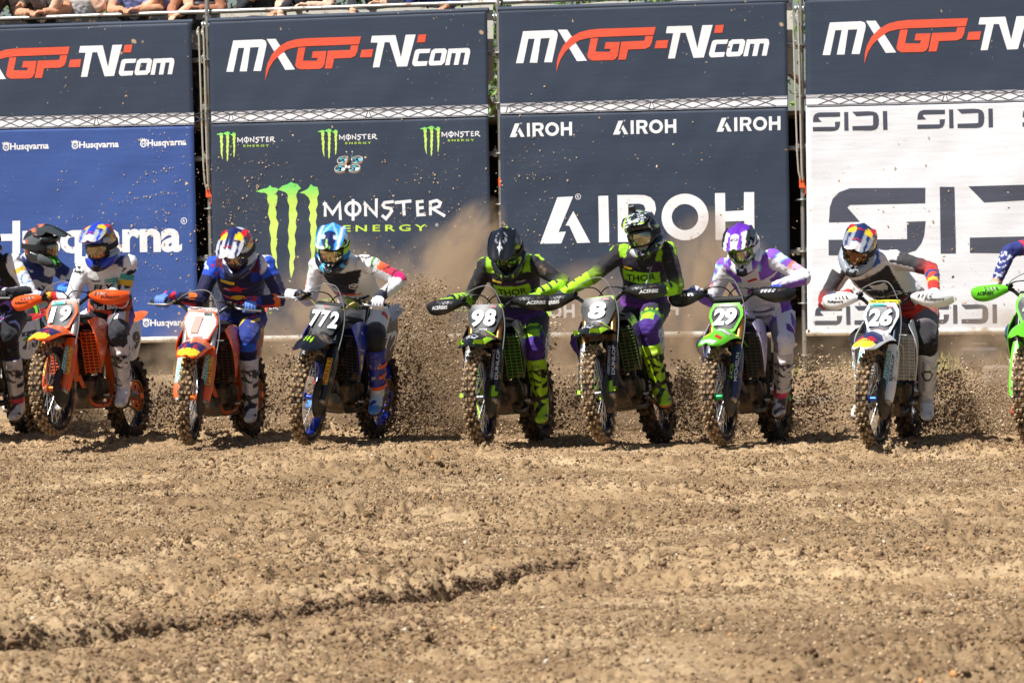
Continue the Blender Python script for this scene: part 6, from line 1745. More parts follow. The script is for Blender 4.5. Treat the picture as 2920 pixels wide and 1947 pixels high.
def r772(i):
    T = tor(i); h, l, t, la = i['h'], np.abs(i['lat']), i['t'], i['lat']
    V_ = T & (i['f'] > .2) & (h > .62) & (l < .03 + (h - .55) * .30) & (h < 1.02)
    yield T & (i['f'] > .1) & (h > .56) & (h < .62) & (la < .05) & (la > -.13), (206, 36, 110)
    yield T & (i['f'] > .1) & (h > .56) & (h < .60) & (la > -.02) & (la < .1), (240, 130, 50)
    yield V_, (34, 34, 40)
    a = isp(i, *UA); yield a & (t > .28) & up(i), (lambda m: lerp((244, 120, 40), (214, 30, 110), (t[m] - .28) * 2))
    yield a & (t > .05) & (t < .26) & up(i) & (np.sin(i['P'][:, 1] * 160) > .1), (70, 140, 40)
    yield isp(i, *FA) & (t < .16) & up(i), (214, 30, 110)
    yield isp(i, *FA) & (np.abs(nz(i, 6, 3)) < .03), (40, 40, 46)
    yield isp(i, 'luarm') & (np.abs(nz(i, 6, 13)) < .035), (40, 40, 46)
    yield isp(i, *FA) & (t > .82), (44, 44, 60)
    k = isp(i, *TH); yield k & (t > .78), (70, 68, 78)
    yield k & (t > .88), (40, 40, 48)
    yield k & (t > .25) & (t < .5) & (i['rel'][:, 1] * np.sign(i['P'][:, 1]) > .05) & (nz(i, 12, 3) > .05), (222, 60, 60)
    yield isp(i, *SN), (22, 22, 30)
def rtri(i):
    T = tor(i); h, l, t = i['h'], np.abs(i['lat']), i['t']
    yield T & (h > .70), (58, 36, 80)
    yield T & (h > .70) & (nz(i, 9, 3) > .1), (34, 30, 40)
    yield T & (h > .92) & (l < .1), (44, 40, 50)
    yield T & (h < .42), (44, 40, 48)
    yield T & (h < .36), (lambda m: lerp((112, 44, 140), (52, 38, 84), (h[m] - .12) * 5))
    yield T & (i['f'] > .05) & (h > .56) & (h < .78) & (l < .135), (168, 228, 36)
    yield T & (i['f'] > .05) & (h > .56) & (h < .70) & (l < .135) & (np.sin(i['P'][:, 1] * 330) * np.sin(i['P'][:, 2] * 330) > .35), (128, 184, 36)
    yield T & (h > .97) & (l > .11), (150, 206, 36)
    a = isp(i, *UA); yield a, (34, 32, 38)
    yield a & up(i) & (t < .2) & (np.abs(i['rel'][:, 0]) < .03), (168, 228, 36)
    yield a & (t > .72), (lambda m: lerp((40, 40, 38), (120, 150, 40), (t[m] - .72) * 4))
    yield isp(i, *FA), (172, 232, 36)
    yield isp(i, *FA) & up(i) & (np.abs(i['rel'][:, 0]) < .035) & (np.sin(t * 26) > .55), (40, 34, 60)
    yield (T & (h < .12)) | isp(i, *TH), (46, 42, 52)
    k = isp(i, *TH)
    yield k & (t > .5) & (t < .58) & (nz(i, 40, 3) > .1), (168, 228, 36)
    yield k & (t > .64), (72, 40, 132)
    yield k & (t > .70) & (t < .93) & (i['rel'][:, 2] > .02) & (np.abs(i['rel'][:, 1]) < .05), (168, 228, 36)
    yield k & (t > .60) & (t < .70), (70, 130, 50)
    s = isp(i, *SN); yield s, (66, 34, 122)
    yield s & (t > .24), (48, 26, 90)
def r29(i):
    T = tor(i); h, l, t = i['h'], np.abs(i['lat']), i['t']; P = i['P']
    yield T & (h > .84) & (l > .07) & (nz(i, 9, 3) > -.1), (140, 86, 196)
    yield T & (h > .84) & (l > .07) & (nz(i, 9, 3) > -.1) & (nz(i, 9, 3) < .03), (110, 200, 214)
    yield T & (l > .13) & (h < .8), (120, 70, 180)
    a = isp(i, *UA)
    yield a & up(i) & (nz(i, 10, 5) > .0) & (t < .5), (138, 84, 198)
    yield a & up(i) & (nz(i, 10, 5) > -.12) & (nz(i, 10, 5) < .0) & (t < .55), (112, 196, 214)
    yield a & (t > .55) & (t < .78) & up(i), (226, 178, 214)
    yield a & (t > .5) & (t < .57) & up(i), (240, 130, 70)
    yield a & (t > .62) & (t < .7) & up(i) & (nz(i, 30, 3) > 0), (120, 140, 60)
    yield (isp(i, *FA)) & ~up(i), (150, 100, 204)
    yield isp(i, *FA) & (np.abs(nz(i, 8, 23)) < .05), (140, 90, 196)
    k = isp(i, *TH)
    inn = i['rel'][:, 1] * np.sign(P[:, 1]) < -.03
    yield k & inn & (t < .55), (112, 62, 176)
    yield k & inn & (t > .5), (120, 124, 130)
    yield T & (h < .06) & (l < .07), (112, 62, 176)
    yield k & (i['rel'][:, 1] * np.sign(P[:, 1]) > .07) & (t > .2) & (t < .6), (104, 60, 172)
    yield k & (t > .66) & (t < .88) & (i['rel'][:, 1] * np.sign(P[:, 1]) > .03), (96, 40, 150)
    yield isp(i, *SN) & (nz(i, 14, 9) > .25), (214, 206, 226)
def r26(i):
    T = tor(i); h, l, t = i['h'], np.abs(i['lat']), i['t']
    F_ = T & (i['f'] > .15)
    yield F_ & (h > .18) & (h < .95) & (l < .05 + .10 * np.clip(h, 0, 1)), (48, 44, 50)
    yield F_ & (h > .12) & (h < .40) & (l < .10), (128, 34, 48)
    yield T & (h > 1.02) & (i['lat'] > .02) & (i['lat'] < .11), (70, 110, 190)
    a = isp(i, *UA); yield a, (62, 60, 64)
    yield a & ~up(i) & (i['rel'][:, 2] < -.02), (206, 200, 206)
    yield a & (t < .14) & up(i), (236, 236, 238)
    yield a & (t > .62), (lambda m: lerp((70, 60, 62), (170, 50, 50), (t[m] - .62) * 3))
    f_ = isp(i, *FA); yield f_, (214, 52, 44)
    yield f_ & ~up(i), (226, 224, 228)
    yield f_ & (t > .3) & (t < .72) & up(i), (44, 56, 118)
    yield f_ & (t > .4) & (t < .62) & up(i) & (nz(i, 20, 3) > .0), (226, 70, 50)
    yield f_ & (t > .62) & (t < .74) & up(i), (240, 190, 60)
    k = isp(i, *TH)
    yield (T & (h < .2)), (226, 64, 42)
    yield k, (lambda m: lerp((226, 64, 42), (112, 106, 108), t[m] * 3.0))
    yield k & (t > .55), (lambda m: lerp((112, 106, 108), (34, 32, 36), (t[m] - .55) * 6))
    yield isp(i, *SN), (26, 26, 30)
    yield isp(i, *SN) & (t > .28) & (t < .34) & (nz(i, 30, 3) > 0), (220, 220, 224)
def rleft(i):
    T = tor(i); h, l, t = i['h'], np.abs(i['lat']), i['t']; n = np.abs(nz(i, 7, 3))
    yield T & (n < .035), (150, 120, 220)
    yield T & (n > .035) & (n < .045), (150, 60, 130)
    yield isp(i, *UA), (232, 232, 236)
    yield isp(i, *UA) & (t > .3) & (t < .42) & up(i), (240, 196, 60)
    yield isp(i, *UA) & (np.abs(nz(i, 9, 8)) < .06) & (t > .45), (90, 150, 210)
    yield isp(i, *FA), (36, 36, 42)
    yield isp(i, *FA) & (np.abs(i['rel'][:, 1]) < .008), (220, 220, 226)
    yield isp(i, *TH) & (t > .45) & (t < .78) & (n < .09), (120, 190, 226)
    yield isp(i, *TH) & (t > .45) & (t < .78) & (n > .09) & (n < .13), (206, 80, 170)
    yield isp(i, *SN) & (t > .3), (40, 30, 70)
def rgreen(i):
    T = tor(i); h, l, t = i['h'], np.abs(i['lat']), i['t']; n = nz(i, 11, 5)
    yield T & (n > .18), (230, 232, 238)
    yield T & (h < .3), (226, 226, 206)
    yield isp(i, *UA) & (n > 0), (230, 232, 238)
    yield isp(i, *FA) & (t > .2), (40, 90, 200)
    yield isp(i, *TH) | isp(i, *SN), (40, 52, 96)
def rright(i):
    n = nz(i, 26, 5); t = i['t']
    yield isp(i, *FA) & (np.abs(n) < .13) & up(i), (226, 228, 238)
    yield isp(i, *UA) & (t > .6) & (t < .7), (206, 50, 70)
    yield isp(i, *FA) & (t > .93), (214, 160, 130)
    yield isp(i, *TH) | isp(i, *SN), (44, 66, 120)

# ---- helmet colourings (x forward, y left, z up)
def hm(base, *rules):
    def f(P):
        C = np.tile(np.array(base, float), (len(P), 1)); x, y, z = P.T
        for r in rules:
            m, c = r(x, y, z); C[m] = c
        return C
    return f
n2 = lambda x, y, z, s, q: gnoise(y * s + x * s * .6, z * s - x * s * .5, q)
def bull(navy, silver, chin=None):
    return hm(navy, lambda x, y, z: (np.abs(y) > .09, silver), lambda x, y, z: (((y * 16).astype(int) % 2 == 0) & (z > .03) & (x < .05), silver),
              lambda x, y, z: ((np.abs(np.abs(y) - .105) < .05) & ((x - .03) ** 2 + (z - .085) ** 2 < .0032), (240, 196, 40)),
              lambda x, y, z: ((np.abs(y) > .06) & ((x + .045) ** 2 + (z - .095) ** 2 < .0038) & (n2(x, y, z, 26, 3) > -.12), (208, 36, 40)),
              lambda x, y, z: ((z < -.07) & (x > .02), chin or navy))
def bullp(navy, silver): return hm(navy, lambda x, y, z: ((np.abs(np.abs(y) - .055) < .018) & (x > .08), tuple(c * .86 for c in silver)), lambda x, y, z: ((np.abs(y) > .095) & (x > .1), tuple(c * .8 for c in silver)), lambda x, y, z: ((np.abs(np.abs(y) - .075) < .032) & (x < .12) & (x > .02), (240, 196, 40)), lambda x, y, z: ((np.abs(y) > .07) & (x < .05), (208, 36, 40)), lambda x, y, z: ((x > .235) & (np.abs(y) < .045), (214, 210, 214)))
claw = lambda w=.010: (lambda x, y, z: ((np.abs(np.abs(y) - .0) < .022) & (x > .17) & (np.sin(y * 330 + x * 25) > .25), (150, 220, 50)))
BOOTW = lambda base, *rules: (lambda P, s: (lambda C: C)(_boot(P, s, base, rules)))
def _boot(P, s, base, rules):
    C = np.tile(np.array(base, float), (len(P), 1)); x, y, z = P.T
    for r in rules:
        m, c = r(x, y * s, z); C[m] = c
    return C
star = lambda c: (lambda x, y, z: ((np.abs(z - .225) < .05) & (x > .02) & (np.abs(y) < .012 + .05 * np.abs(np.sin((z - .225) * 55))) & (n2(x, y, z, 28, 7) > -.05), c))
blk = lambda z0, z1, c: (lambda x, y, z: ((z > z0) & (z < z1) & (x > -.03) & (n2(x, y, z, 22, 4) > .02), c))
toec = lambda c: (lambda x, y, z: ((x > .07) & (x < .17) & (z < .03) & (n2(x, y, z, 16, 6) > .0), c))
b_white = BOOTW((226, 226, 226), star((36, 38, 44)), blk(.02, .09, (120, 120, 124)))
KIT = {
 'k19': dict(rules=r19, base=(236, 236, 238), glove=(206, 208, 212), gaze=(2, 20, 0), shell=bull((34, 58, 170), (176, 184, 192)), peakc=bullp((40, 70, 190), (190, 196, 204)), boot=b_white, boottxt=('SIDI', M_PLATEB), helm=[('AIROH', M_PLATEB, .15, .035, .18, .06, .022, 0), ('Red Bull', M_RED, .215, -.045, .16, .075, .018, 0)],
    chest=[('FLY', M_PLATEB, .64, .07, -.09, .18, .03, .25), ('Red Bull', M_PLATEW, .27, .045, -.10, .20, .03, 0), ('AIROH', M_PLATEB, .83, .022, -.10, .08, .02, 0), ('MOTOREX', M_PLATEW, .83, .024, .02, .09, .02, 0)], shapes=[([(.015, .815), (.115, .815), (.115, .885), (.015, .885)], M_TEAL)],
    label='rider in white and black jersey reading FLY on the orange bike numbered 19'),
 'k7': dict(rules=r7, base=(24, 26, 66), glove=(96, 134, 214), gaze=(-2, 34, 0), shell=bull((30, 38, 84), (196, 200, 208)), peakc=bullp((34, 42, 92), (226, 228, 232)), boot=BOOTW((214, 214, 214), star((36, 38, 44)), blk(-.02, .08, (34, 34, 40)), toec((34, 34, 40))), buckle=(60, 60, 64), helm=[('AIROH', M_PLATEB, .15, .035, .18, .06, .022, 0), ('Red Bull', M_RED, .215, -.045, .16, .075, .018, 0)],
    shapes=[([(-.13, .68), (-.10, .73), (-.03, .735), (.0, .79), (.02, .735), (.10, .72), (.03, .695), (.03, .64), (-.01, .67), (-.06, .66)], M_RED), ([(-.105, .72), (-.105, .70), (-.07, .685), (-.05, .70), (-.07, .715)], M_PLATEW), ([(-.06, .50), (.0, .475), (.06, .50), (.05, .56), (0, .585), (-.05, .56)], M_YEL), ([(-.13, .56), (-.10, .51), (-.04, .48), (-.02, .52), (-.06, .55), (-.10, .55)], M_RED), ([(.13, .50), (.10, .53), (.06, .55), (.02, .52), (.05, .48), (.10, .46)], M_RED), ([(-.135, .835), (-.02, .80), (-.02, .86), (-.135, .895)], M_YEL)],
    chest=[('Red Bull', M_RED, .38, .035, -.09, .18, .03, 0)], label='rider in navy and royal blue kit with blue gloves and striped helmet'),
 'k772': dict(rules=r772, base=(238, 238, 240), glove=(232, 232, 236), gaze=(12, 26, 0), shell=hm((40, 60, 110), lambda x, y, z: (n2(x, y, z, 9, 2) > .05, (60, 150, 220)), lambda x, y, z: ((np.abs(y) > .08) & (np.sin(z * 150 + x * 60) > .3) & (z > .02), (160, 220, 60)), lambda x, y, z: ((np.abs(y) > .075) & (np.sin(z * 150 + x * 60) <= .3) & (z > .02), (26, 30, 40)), lambda x, y, z: ((z < -.06), (30, 36, 48)), lambda x, y, z: ((z < -.06) & (n2(x, y, z, 12, 5) > .2), (70, 170, 210))),
    peakc=hm((66, 156, 232), lambda x, y, z: ((np.abs(y) < .06) & (x > .12), (30, 40, 90)), lambda x, y, z: ((np.abs(np.abs(y) - x * .45) < .012) & (x < .2), (150, 210, 240)), lambda x, y, z: ((np.abs(np.abs(y) - .05) < .016) & (x > .16) & (x < .2), (220, 226, 232)), claw(), lambda x, y, z: ((np.abs(np.abs(y) - .09) < .012), (220, 230, 240))),
    lens=(190, 180, 150), strap=(160, 210, 60), boot=BOOTW((36, 52, 160), blk(.1, .16, (214, 216, 222)), lambda x, y, z: ((z > -.02) & (z < .05), (200, 206, 214)), lambda x, y, z: ((x > .06) & (z < 0) & (n2(x, y, z, 14, 4) > -.1), (190, 210, 226)), lambda x, y, z: ((x > .15), (70, 140, 220)), lambda x, y, z: ((x < -.045) & (z > .06), (226, 84, 40))), buckle=(226, 90, 44), boottxt=('G', M_PLATEW),
    chest=[('YAMAHA', M_PLATEB, .28, .030, .0, .15, .03, 0)], shapes=[([(.03, .74), (.06, .70), (.10, .72), (.115, .80), (.08, .84), (.04, .82)], M_PLATEW), ([(.04, .75), (.062, .72), (.095, .735), (.103, .795), (.078, .822), (.047, .80)], M_PLATEB), ([(.055, .76), (.09, .77), (.085, .79), (.06, .79)], M_PLATEW), ([(-.05, .34), (-.03, .33), (-.035, .52), (-.055, .52)], M_LIME), ([(-.02, .31), (0, .30), (-.005, .53), (-.025, .53)], M_LIME), ([(.01, .33), (.03, .32), (.025, .51), (.005, .51)], M_LIME), ([(.07, .44), (.13, .44), (.13, .50), (.07, .50)], M_NAVYS), ([(.07, .395), (.13, .395), (.13, .425), (.07, .425)], M_YEL)],
    label='rider in white kit and blue helmet on the black bike numbered 772'),
 'k98': dict(rules=rtri, base=(40, 36, 46), glove=(150, 200, 50), gaze=(4, 40, 0), shell=hm((20, 22, 25), lambda x, y, z: ((np.abs(y) > .10) & (n2(x, y, z, 10, 4) > .3), (190, 220, 40)), lambda x, y, z: ((np.abs(np.abs(y) - .075) < .006) & (z > .03), (210, 214, 220)), lambda x, y, z: ((np.abs(y - .012) < .022) & (z > .12) & (x < .02) & (np.sin(x * 210) > -.2), (206, 224, 60)), lambda x, y, z: ((z < -.11) & (np.abs(y) < .06) & (x > .1), (150, 200, 50))),
    peakc=hm((20, 22, 25), lambda x, y, z: ((np.abs(np.sqrt((x - .10) ** 2 + y ** 2 * 1.6) - .062) < .005), (130, 136, 150)), lambda x, y, z: ((np.abs(np.abs(y) - (.225 - x) * .6) < .005) & (x > .17), (220, 222, 226)), lambda x, y, z: ((x > .168) & (x < .176) & (np.abs(y) < .035), (220, 222, 226))), lens=(90, 100, 80),
    boot=BOOTW((176, 226, 30), star((26, 28, 26)), blk(.0, .16, (28, 30, 26)), toec((28, 30, 26))), buckle=(30, 32, 30), chest=[('THOR', M_PLATEB, .605, .062, -.11, .22, .012, 0), ('TRIUMPH', M_PLATEW, .37, .022, -.04, .15, .02, 0), ('TRIUMPH', M_SILV, .84, .014, .05, .07, .01, 0)], shapes=[([(-.13, .86), (-.06, .84), (-.06, .875), (-.13, .895)], M_YEL)],
    label='rider in lime and purple jersey with head bowed on the bike numbered 98'),
 'k8': dict(rules=rtri, base=(40, 36, 46), glove=(60, 60, 64), gaze=(2, 14, 4), rk=(.70, -.30, .80), shell=hm((24, 27, 34), lambda x, y, z: ((np.abs(np.abs(y) - .105) < .006) & (z > .02), (216, 220, 224)), lambda x, y, z: ((np.abs(y) > .115) & (n2(x, y, z, 14, 4) > .4), (190, 220, 40)), lambda x, y, z: ((z < -.075) & (x > .05) & (n2(x, y, z, 9, 6) > -.1), (196, 198, 202)), lambda x, y, z: ((z < -.115) & (np.abs(y) < .06) & (x > .1), (160, 210, 50))),
    peakc=hm((34, 38, 44), lambda x, y, z: (n2(x, y, z, 30, 3) > .1, (206, 212, 214)), lambda x, y, z: (n2(x, y, z, 26, 9) > .42, (176, 220, 60)), lambda x, y, z: ((np.abs(y + .085) < .010), (200, 226, 60)), lambda x, y, z: ((np.abs(y) > .10), (30, 33, 38))), cam=True, lens=(160, 160, 140),
    boot=BOOTW((176, 226, 30), star((26, 28, 26)), blk(.0, .16, (28, 30, 26)), toec((28, 30, 26)), lambda x, y, z: ((z < -.075) & (x > .05), (206, 110, 60))), buckle=(30, 32, 30), chest=[('THOR', M_PLATEB, .605, .062, -.11, .22, .012, 0), ('TRIUMPH', M_PLATEW, .37, .022, -.09, .15, .02, 0), ('TRIUMPH', M_SILV, .84, .014, .05, .07, .01, 0)], shapes=[([(-.13, .86), (-.06, .84), (-.06, .875), (-.13, .895)], M_YEL)], toe=.45,
    label='rider in lime and purple jersey with a camera on top of the helmet'),
 'k29': dict(rules=r29, base=(236, 234, 240), glove=(50, 70, 170), gaze=(3, 30, 3), shell=hm((226, 226, 232), lambda x, y, z: ((z > .10), (34, 34, 38)), lambda x, y, z: ((np.abs(y) > .085) & (z > .0), (30, 30, 36)), lambda x, y, z: ((np.abs(y) > .095) & (np.abs(np.sin(x * 50 + z * 60)) > .85), (220, 220, 228)), lambda x, y, z: ((z < -.03) & (np.abs(y) > .09) & (n2(x, y, z, 14, 3) > 0), (112, 60, 180)), lambda x, y, z: ((z < -.11) & (np.abs(y) < .05), (104, 50, 170))),
    peakc=hm((228, 228, 234), lambda x, y, z: ((np.abs(y) < .04 + (.15 - x) * .6) & (x < .15), (106, 44, 176)), lambda x, y, z: ((np.abs(np.abs(y) - .045) < .014) & (x > .05), (118, 54, 190)), lambda x, y, z: ((np.abs(np.abs(y) - .065) < .005) & (x > .1), (40, 40, 50)), lambda x, y, z: (np.abs(y) > .098, (40, 40, 46))), gframe=(96, 140, 44), strap=(226, 226, 230), lens=(170, 165, 155), helm=[('6D', M_PLATEB, .225, -.032, .16, .064, .030, 0)],
    boot=BOOTW((206, 202, 204), star((40, 40, 60)), lambda x, y, z: ((z > .0) & (z < .06), (206, 50, 90)), blk(.06, .14, (60, 60, 66)), lambda x, y, z: ((z < .0) & (n2(x, y, z, 13, 4) > -.05), (74, 66, 66))), buckle=(206, 206, 210), chest=[('Bud', mat('purple_print', (150, 60, 160), .6), .56, .085, -.07, .15, .06, .3), ('Kawasaki', mat('violet_print', (90, 50, 140), .6), .26, .028, -.08, .17, .03, .1), ('MACHINE', mat('violet_print', (90, 50, 140), .6), .18, .02, -.07, .15, .02, 0)], shapes=[([(-.02, .85), (.05, .86), (.05, .89), (-.02, .88)], M_RED)],
    label='rider in white and purple kit on the green bike numbered 29'),
 'k26': dict(rules=r26, base=(232, 230, 234), glove=(226, 228, 232), gaze=(-2, 26, -14), shell=bull((36, 48, 96), (164, 172, 182), (150, 158, 168)), peakc=bullp((36, 48, 96), (170, 178, 186)), helm=[('BELL', M_RED, .10, -.035, .185, .07, .022, 0), ('Red Bull', M_RED, .215, -.045, .16, .075, .018, 0)], lens=(120, 90, 70),
    boot=BOOTW((226, 228, 232), lambda x, y, z: ((np.abs(np.sqrt((z - .20) ** 2 + y ** 2) - .035) < .008) & (x > 0), (36, 38, 44)), blk(-.01, .05, (190, 192, 198))), buckle=(214, 216, 220), chest=[('Husqvarna', M_PLATEW, .50, .036, -.105, .21, .03, 0)], shapes=[([(-.055, .72), (-.03, .65), (-.01, .69), (0, .63), (.01, .69), (.03, .65), (.055, .72), (.06, .81), (.02, .79), (-.02, .79), (-.06, .81)], M_PLATEW), ([(-.10, .20), (.10, .22), (.10, .40), (-.10, .38)], mat('maroon_print', (150, 40, 56), .6))],
    label='rider in black, white and red kit tilting the head on the bike numbered 26'),
 'kleft': dict(rules=rleft, base=(26, 26, 32), glove=(30, 30, 32), gaze=(0, 20, 0), shell=hm((40, 40, 48)), peakc=hm((40, 40, 48)), boot=BOOTW((200, 196, 194), star((60, 50, 60)), lambda x, y, z: ((z > .0) & (z < .05), (190, 40, 60)), toec((50, 44, 44))), buckle=(40, 40, 44), label='rider in black kit with white sleeves on the red bike'),
 'kgreen': dict(rules=rgreen, base=(40, 56, 112), glove=(70, 140, 230), gaze=(62, 12, 0), shell=hm((36, 40, 42), lambda x, y, z: ((n2(x, y, z, 8, 3) > .12), (92, 98, 98)), lambda x, y, z: ((np.abs(z + .02 + x * .2) < .014), (20, 22, 22)), lambda x, y, z: ((x > .12) & (z < -.06) & (np.abs(y) < .06), (90, 200, 60)), lambda x, y, z: ((x < -.09) & (np.abs(z) < .05), (236, 236, 236)), lambda x, y, z: ((x < -.06) & (x > -.085) & (z < .06) & (z > -.06), (226, 90, 50))),
    peakc=hm((60, 66, 68), lambda x, y, z: (np.abs(y) < .03, (30, 34, 36)), lambda x, y, z: ((x < .05) & (n2(x, y, z, 20, 3) > 0), (216, 120, 90))), strap=(20, 20, 22), boot=b_white, chest=[('FXR', M_PLATEW, .60, .07, -.1, .2, .03, .2)], label='rider in navy jersey looking sideways, behind the bike numbered 19'),
 'kright': dict(rules=rright, base=(42, 52, 120), glove=(226, 228, 232), gaze=(0, 20, 0), shell=hm((60, 80, 160)), peakc=hm((220, 220, 226)), boot=BOOTW((206, 90, 60)), label='rider in navy jersey with white script on the sleeve at the frame edge'),
}
for key in SCH:
    b_, BMx, STx = make_bike(key, SCH[key], BLAB[key])
    make_rider(key, BMx, STx, KIT[key])
# ================================================================== thrown dirt and dust behind the rear wheels
DIRT = [soil, mat('damp_clod', (126, 100, 74), .95, var=.25), mat('dry_clod', (200, 176, 144), .95, var=.2)]
# rear contact, spread: list of (length back, height, sideways drift, count)
SPRAY = {'k19': (.9, .55, .10, 2600), 'k7': (1.0, .75, .05, 3200), 'k772': (1.2, 1.25, .28, 6500), 'k98': (1.1, 1.15, .10, 4200), 'k8': (1.2, .9, .15, 4200), 'k29': (1.1, .8, .15, 3600), 'k26': (1.5, .75, .55, 6000), 'kright': (1.2, 1.0, -.5, 4200), 'kleft': (.9, .5, .1, 1200)}
SLAB = {'k19': 'dirt thrown up behind the orange bike numbered 19', 'k7': 'dirt thrown up behind the orange bike with the pale plate', 'k772': 'fan of dirt thrown up behind the rear wheel of the bike numbered 772', 'k98': 'dirt thrown up behind the bike numbered 98', 'k8': 'dirt thrown up behind the bike numbered 8', 'k29': 'dirt thrown up behind the bike numbered 29', 'k26': 'broad fan of brown dirt thrown up beside the bike numbered 26', 'kright': 'dirt thrown up behind the green bike at the frame edge', 'kleft': 'dirt thrown up behind the red bike'}
for q, (key, (ln, ht, dr, cnt)) in enumerate(SPRAY.items()):
    cnt = int(cnt * 4.5)
    rg = np.random.default_rng(100 + q)
    D = BIKES[key]; R0_ = np.array(D['R']); yw = D['yaw']
    bk = -np.array([math.cos(yw), math.sin(yw), 0]); sd = np.array([-math.sin(yw), math.cos(yw), 0])     # back and bike-left
    pts = []; szs = []
    jets = rg.uniform(.30, 1.15, 7); js = rg.normal(0, .16, 7); jv = rg.uniform(.55, 1.0, 7)
    j = rg.integers(0, 7, cnt)
    t = rg.random(cnt) ** .62
    el_ = jets[j] + rg.normal(0, .10, cnt); v = jv[j] * (1 + rg.normal(0, .10, cnt))
    s_ = t * ln * 1.3 * v
    z = ht * 1.9 * v * np.sin(el_) * t * (1.25 - t * .85) + rg.normal(0, .03, cnt) + .02
    x = .12 + s_ * np.cos(el_)
    y = js[j] * t * 1.3 + dr * t + rg.normal(0, .035 + .07 * t, cnt)
    P = R0_ + bk * x[:, None] + sd * y[:, None]; P[:, 2] = np.abs(z) + soil_height(P[:, 0], P[:, 1])
    # low skirt of spray along the ground
    m2 = cnt // 2
    xs = rg.uniform(-.1, 1.6, m2); ys_ = dr * rg.random(m2) + rg.normal(0, .30, m2)
    Q = R0_ + bk * xs[:, None] + sd * ys_[:, None]; Q[:, 2] = np.abs(rg.normal(0, .09 + .10 * np.exp(-xs), m2)) + soil_height(Q[:, 0], Q[:, 1])
    P = np.concatenate([P, Q]); n = len(P)
    sz = .0010 + .0009 * rg.random(n) + .0095 * rg.random(n) ** 14
    mi = rg.choice(3, n, p=(.42, .10, .48))
    lump_cloud('dirt_spray', P, sz, mi, DIRT, 200 + q, SLAB[key])
# the tall curtain of clods on the near side of number 772
rg = np.random.default_rng(55); n = 13000
D = BIKES['k772']; R0_ = np.array(D['R']); yw = D['yaw']; bk = -np.array([math.cos(yw), math.sin(yw), 0]); sd = np.array([-math.sin(yw), math.cos(yw), 0])
t = rg.random(n) ** .8; wv = .07 + .10 * np.sin(t * 2.8)
P = R0_ + bk * (.10 + .30 * t + rg.normal(0, .10, n))[:, None] + sd * (.20 + .16 * np.sin(t * 3.0) + rg.normal(0, 1, n) * wv * .8)[:, None]
P[:, 2] = .05 + 1.15 * t + rg.normal(0, .05, n)
P = P[P[:, 2] > .03]; n = len(P)
lump_cloud('dirt_spray', P, .0011 + .0014 * rg.random(n) + .009 * rg.random(n) ** 12, rg.choice(3, n, p=(.50, .25, .25)), DIRT, 56, 'dark curtain of clods rising between the bikes numbered 772 and 98')
# stray bits in the air in front of the banners
rg = np.random.default_rng(77); n = 1500
cx = rg.choice([-2.6, -1.6, -1.0, .3, 1.2, 2.0, 3.6], n) + rg.normal(0, .5, n)
P = np.stack([cx, rg.uniform(.6, 6.0, n), .2 + np.abs(rg.normal(0, .85, n)) + .4 * rg.random(n)], -1)
lump_cloud('flying_clods', P, .0018 + .012 * rg.random(n) ** 9, rg.choice(3, n, p=(.3, .3, .4)), DIRT, 78, 'scattered bits of soil flying in front of the banners')

# dust hanging in the air: closed volumes of thin smoke
def dust_mat(name, dens, seed, sc=2.2):
    m = bpy.data.materials.new(name); m.use_nodes = True
    N = m.node_tree.nodes; L = m.node_tree.links; N.remove(N['Principled BSDF'])
    pv = N.new('ShaderNodeVolumePrincipled'); pv.inputs['Color'].default_value = (*lin((232, 205, 172)), 1); pv.inputs['Anisotropy'].default_value = 0.15
    L.new(pv.outputs[0], N['Material Output'].inputs['Volume'])
    tc = N.new('ShaderNodeTexCoord')
    ln = N.new('ShaderNodeVectorMath'); ln.operation = 'LENGTH'; L.new(tc.outputs['Object'], ln.inputs[0])
    fall = N.new('ShaderNodeMapRange'); fall.inputs['From Min'].default_value = 1.0; fall.inputs['From Max'].default_value = 0.15; L.new(ln.outputs['Value'], fall.inputs['Value'])
    ob = N.new('ShaderNodeMapping'); ob.inputs['Location'].default_value = (seed * 3.1, seed, 0); L.new(tc.outputs['Object'], ob.inputs['Vector'])
    nz_ = N.new('ShaderNodeTexNoise'); nz_.inputs['Scale'].default_value = sc * 1.35; nz_.inputs['Detail'].default_value = 5; nz_.inputs['Roughness'].default_value = .6; L.new(ob.outputs['Vector'], nz_.inputs['Vector'])
    mr = N.new('ShaderNodeMapRange'); mr.inputs['From Min'].default_value = .43; mr.inputs['From Max'].default_value = .64; L.new(nz_.outputs['Fac'], mr.inputs['Value'])
    a = N.new('ShaderNodeMath'); a.operation = 'MULTIPLY'; L.new(mr.outputs['Result'], a.inputs[0]); L.new(fall.outputs['Result'], a.inputs[1])
    b = N.new('ShaderNodeMath'); b.operation = 'MULTIPLY'; b.inputs[1].default_value = dens; L.new(a.outputs[0], b.inputs[0])
    L.new(b.outputs[0], pv.inputs['Density'])
    return m
def cloud(c, r, dens, seed, label, tilt=0, sc=2.2):
    q = ell((0, 0, 0), (1, 1, 1), 20, 12)
    o = q.build('dust_cloud', dust_mat('dust', dens, seed, sc))
    o.matrix_world = Matrix.Translation(c) @ Matrix.Rotation(tilt, 4, 'Y') @ Matrix.Diagonal((*r, 1))
    return tag(o, label, kind='stuff')
cloud((-2.35, 2.6, .45), (.75, 1.0, .65), 4.1, 1, 'sandy dust between the two orange bikes')
cloud((-1.35, 2.2, .70), (.75, .9, .95), 6.1, 2, 'sandy dust hanging behind the bike numbered 772')
cloud((-.42, 1.9, .75), (.85, .9, .95), 7.8, 3, 'thick sandy dust between the bikes numbered 772 and 98')
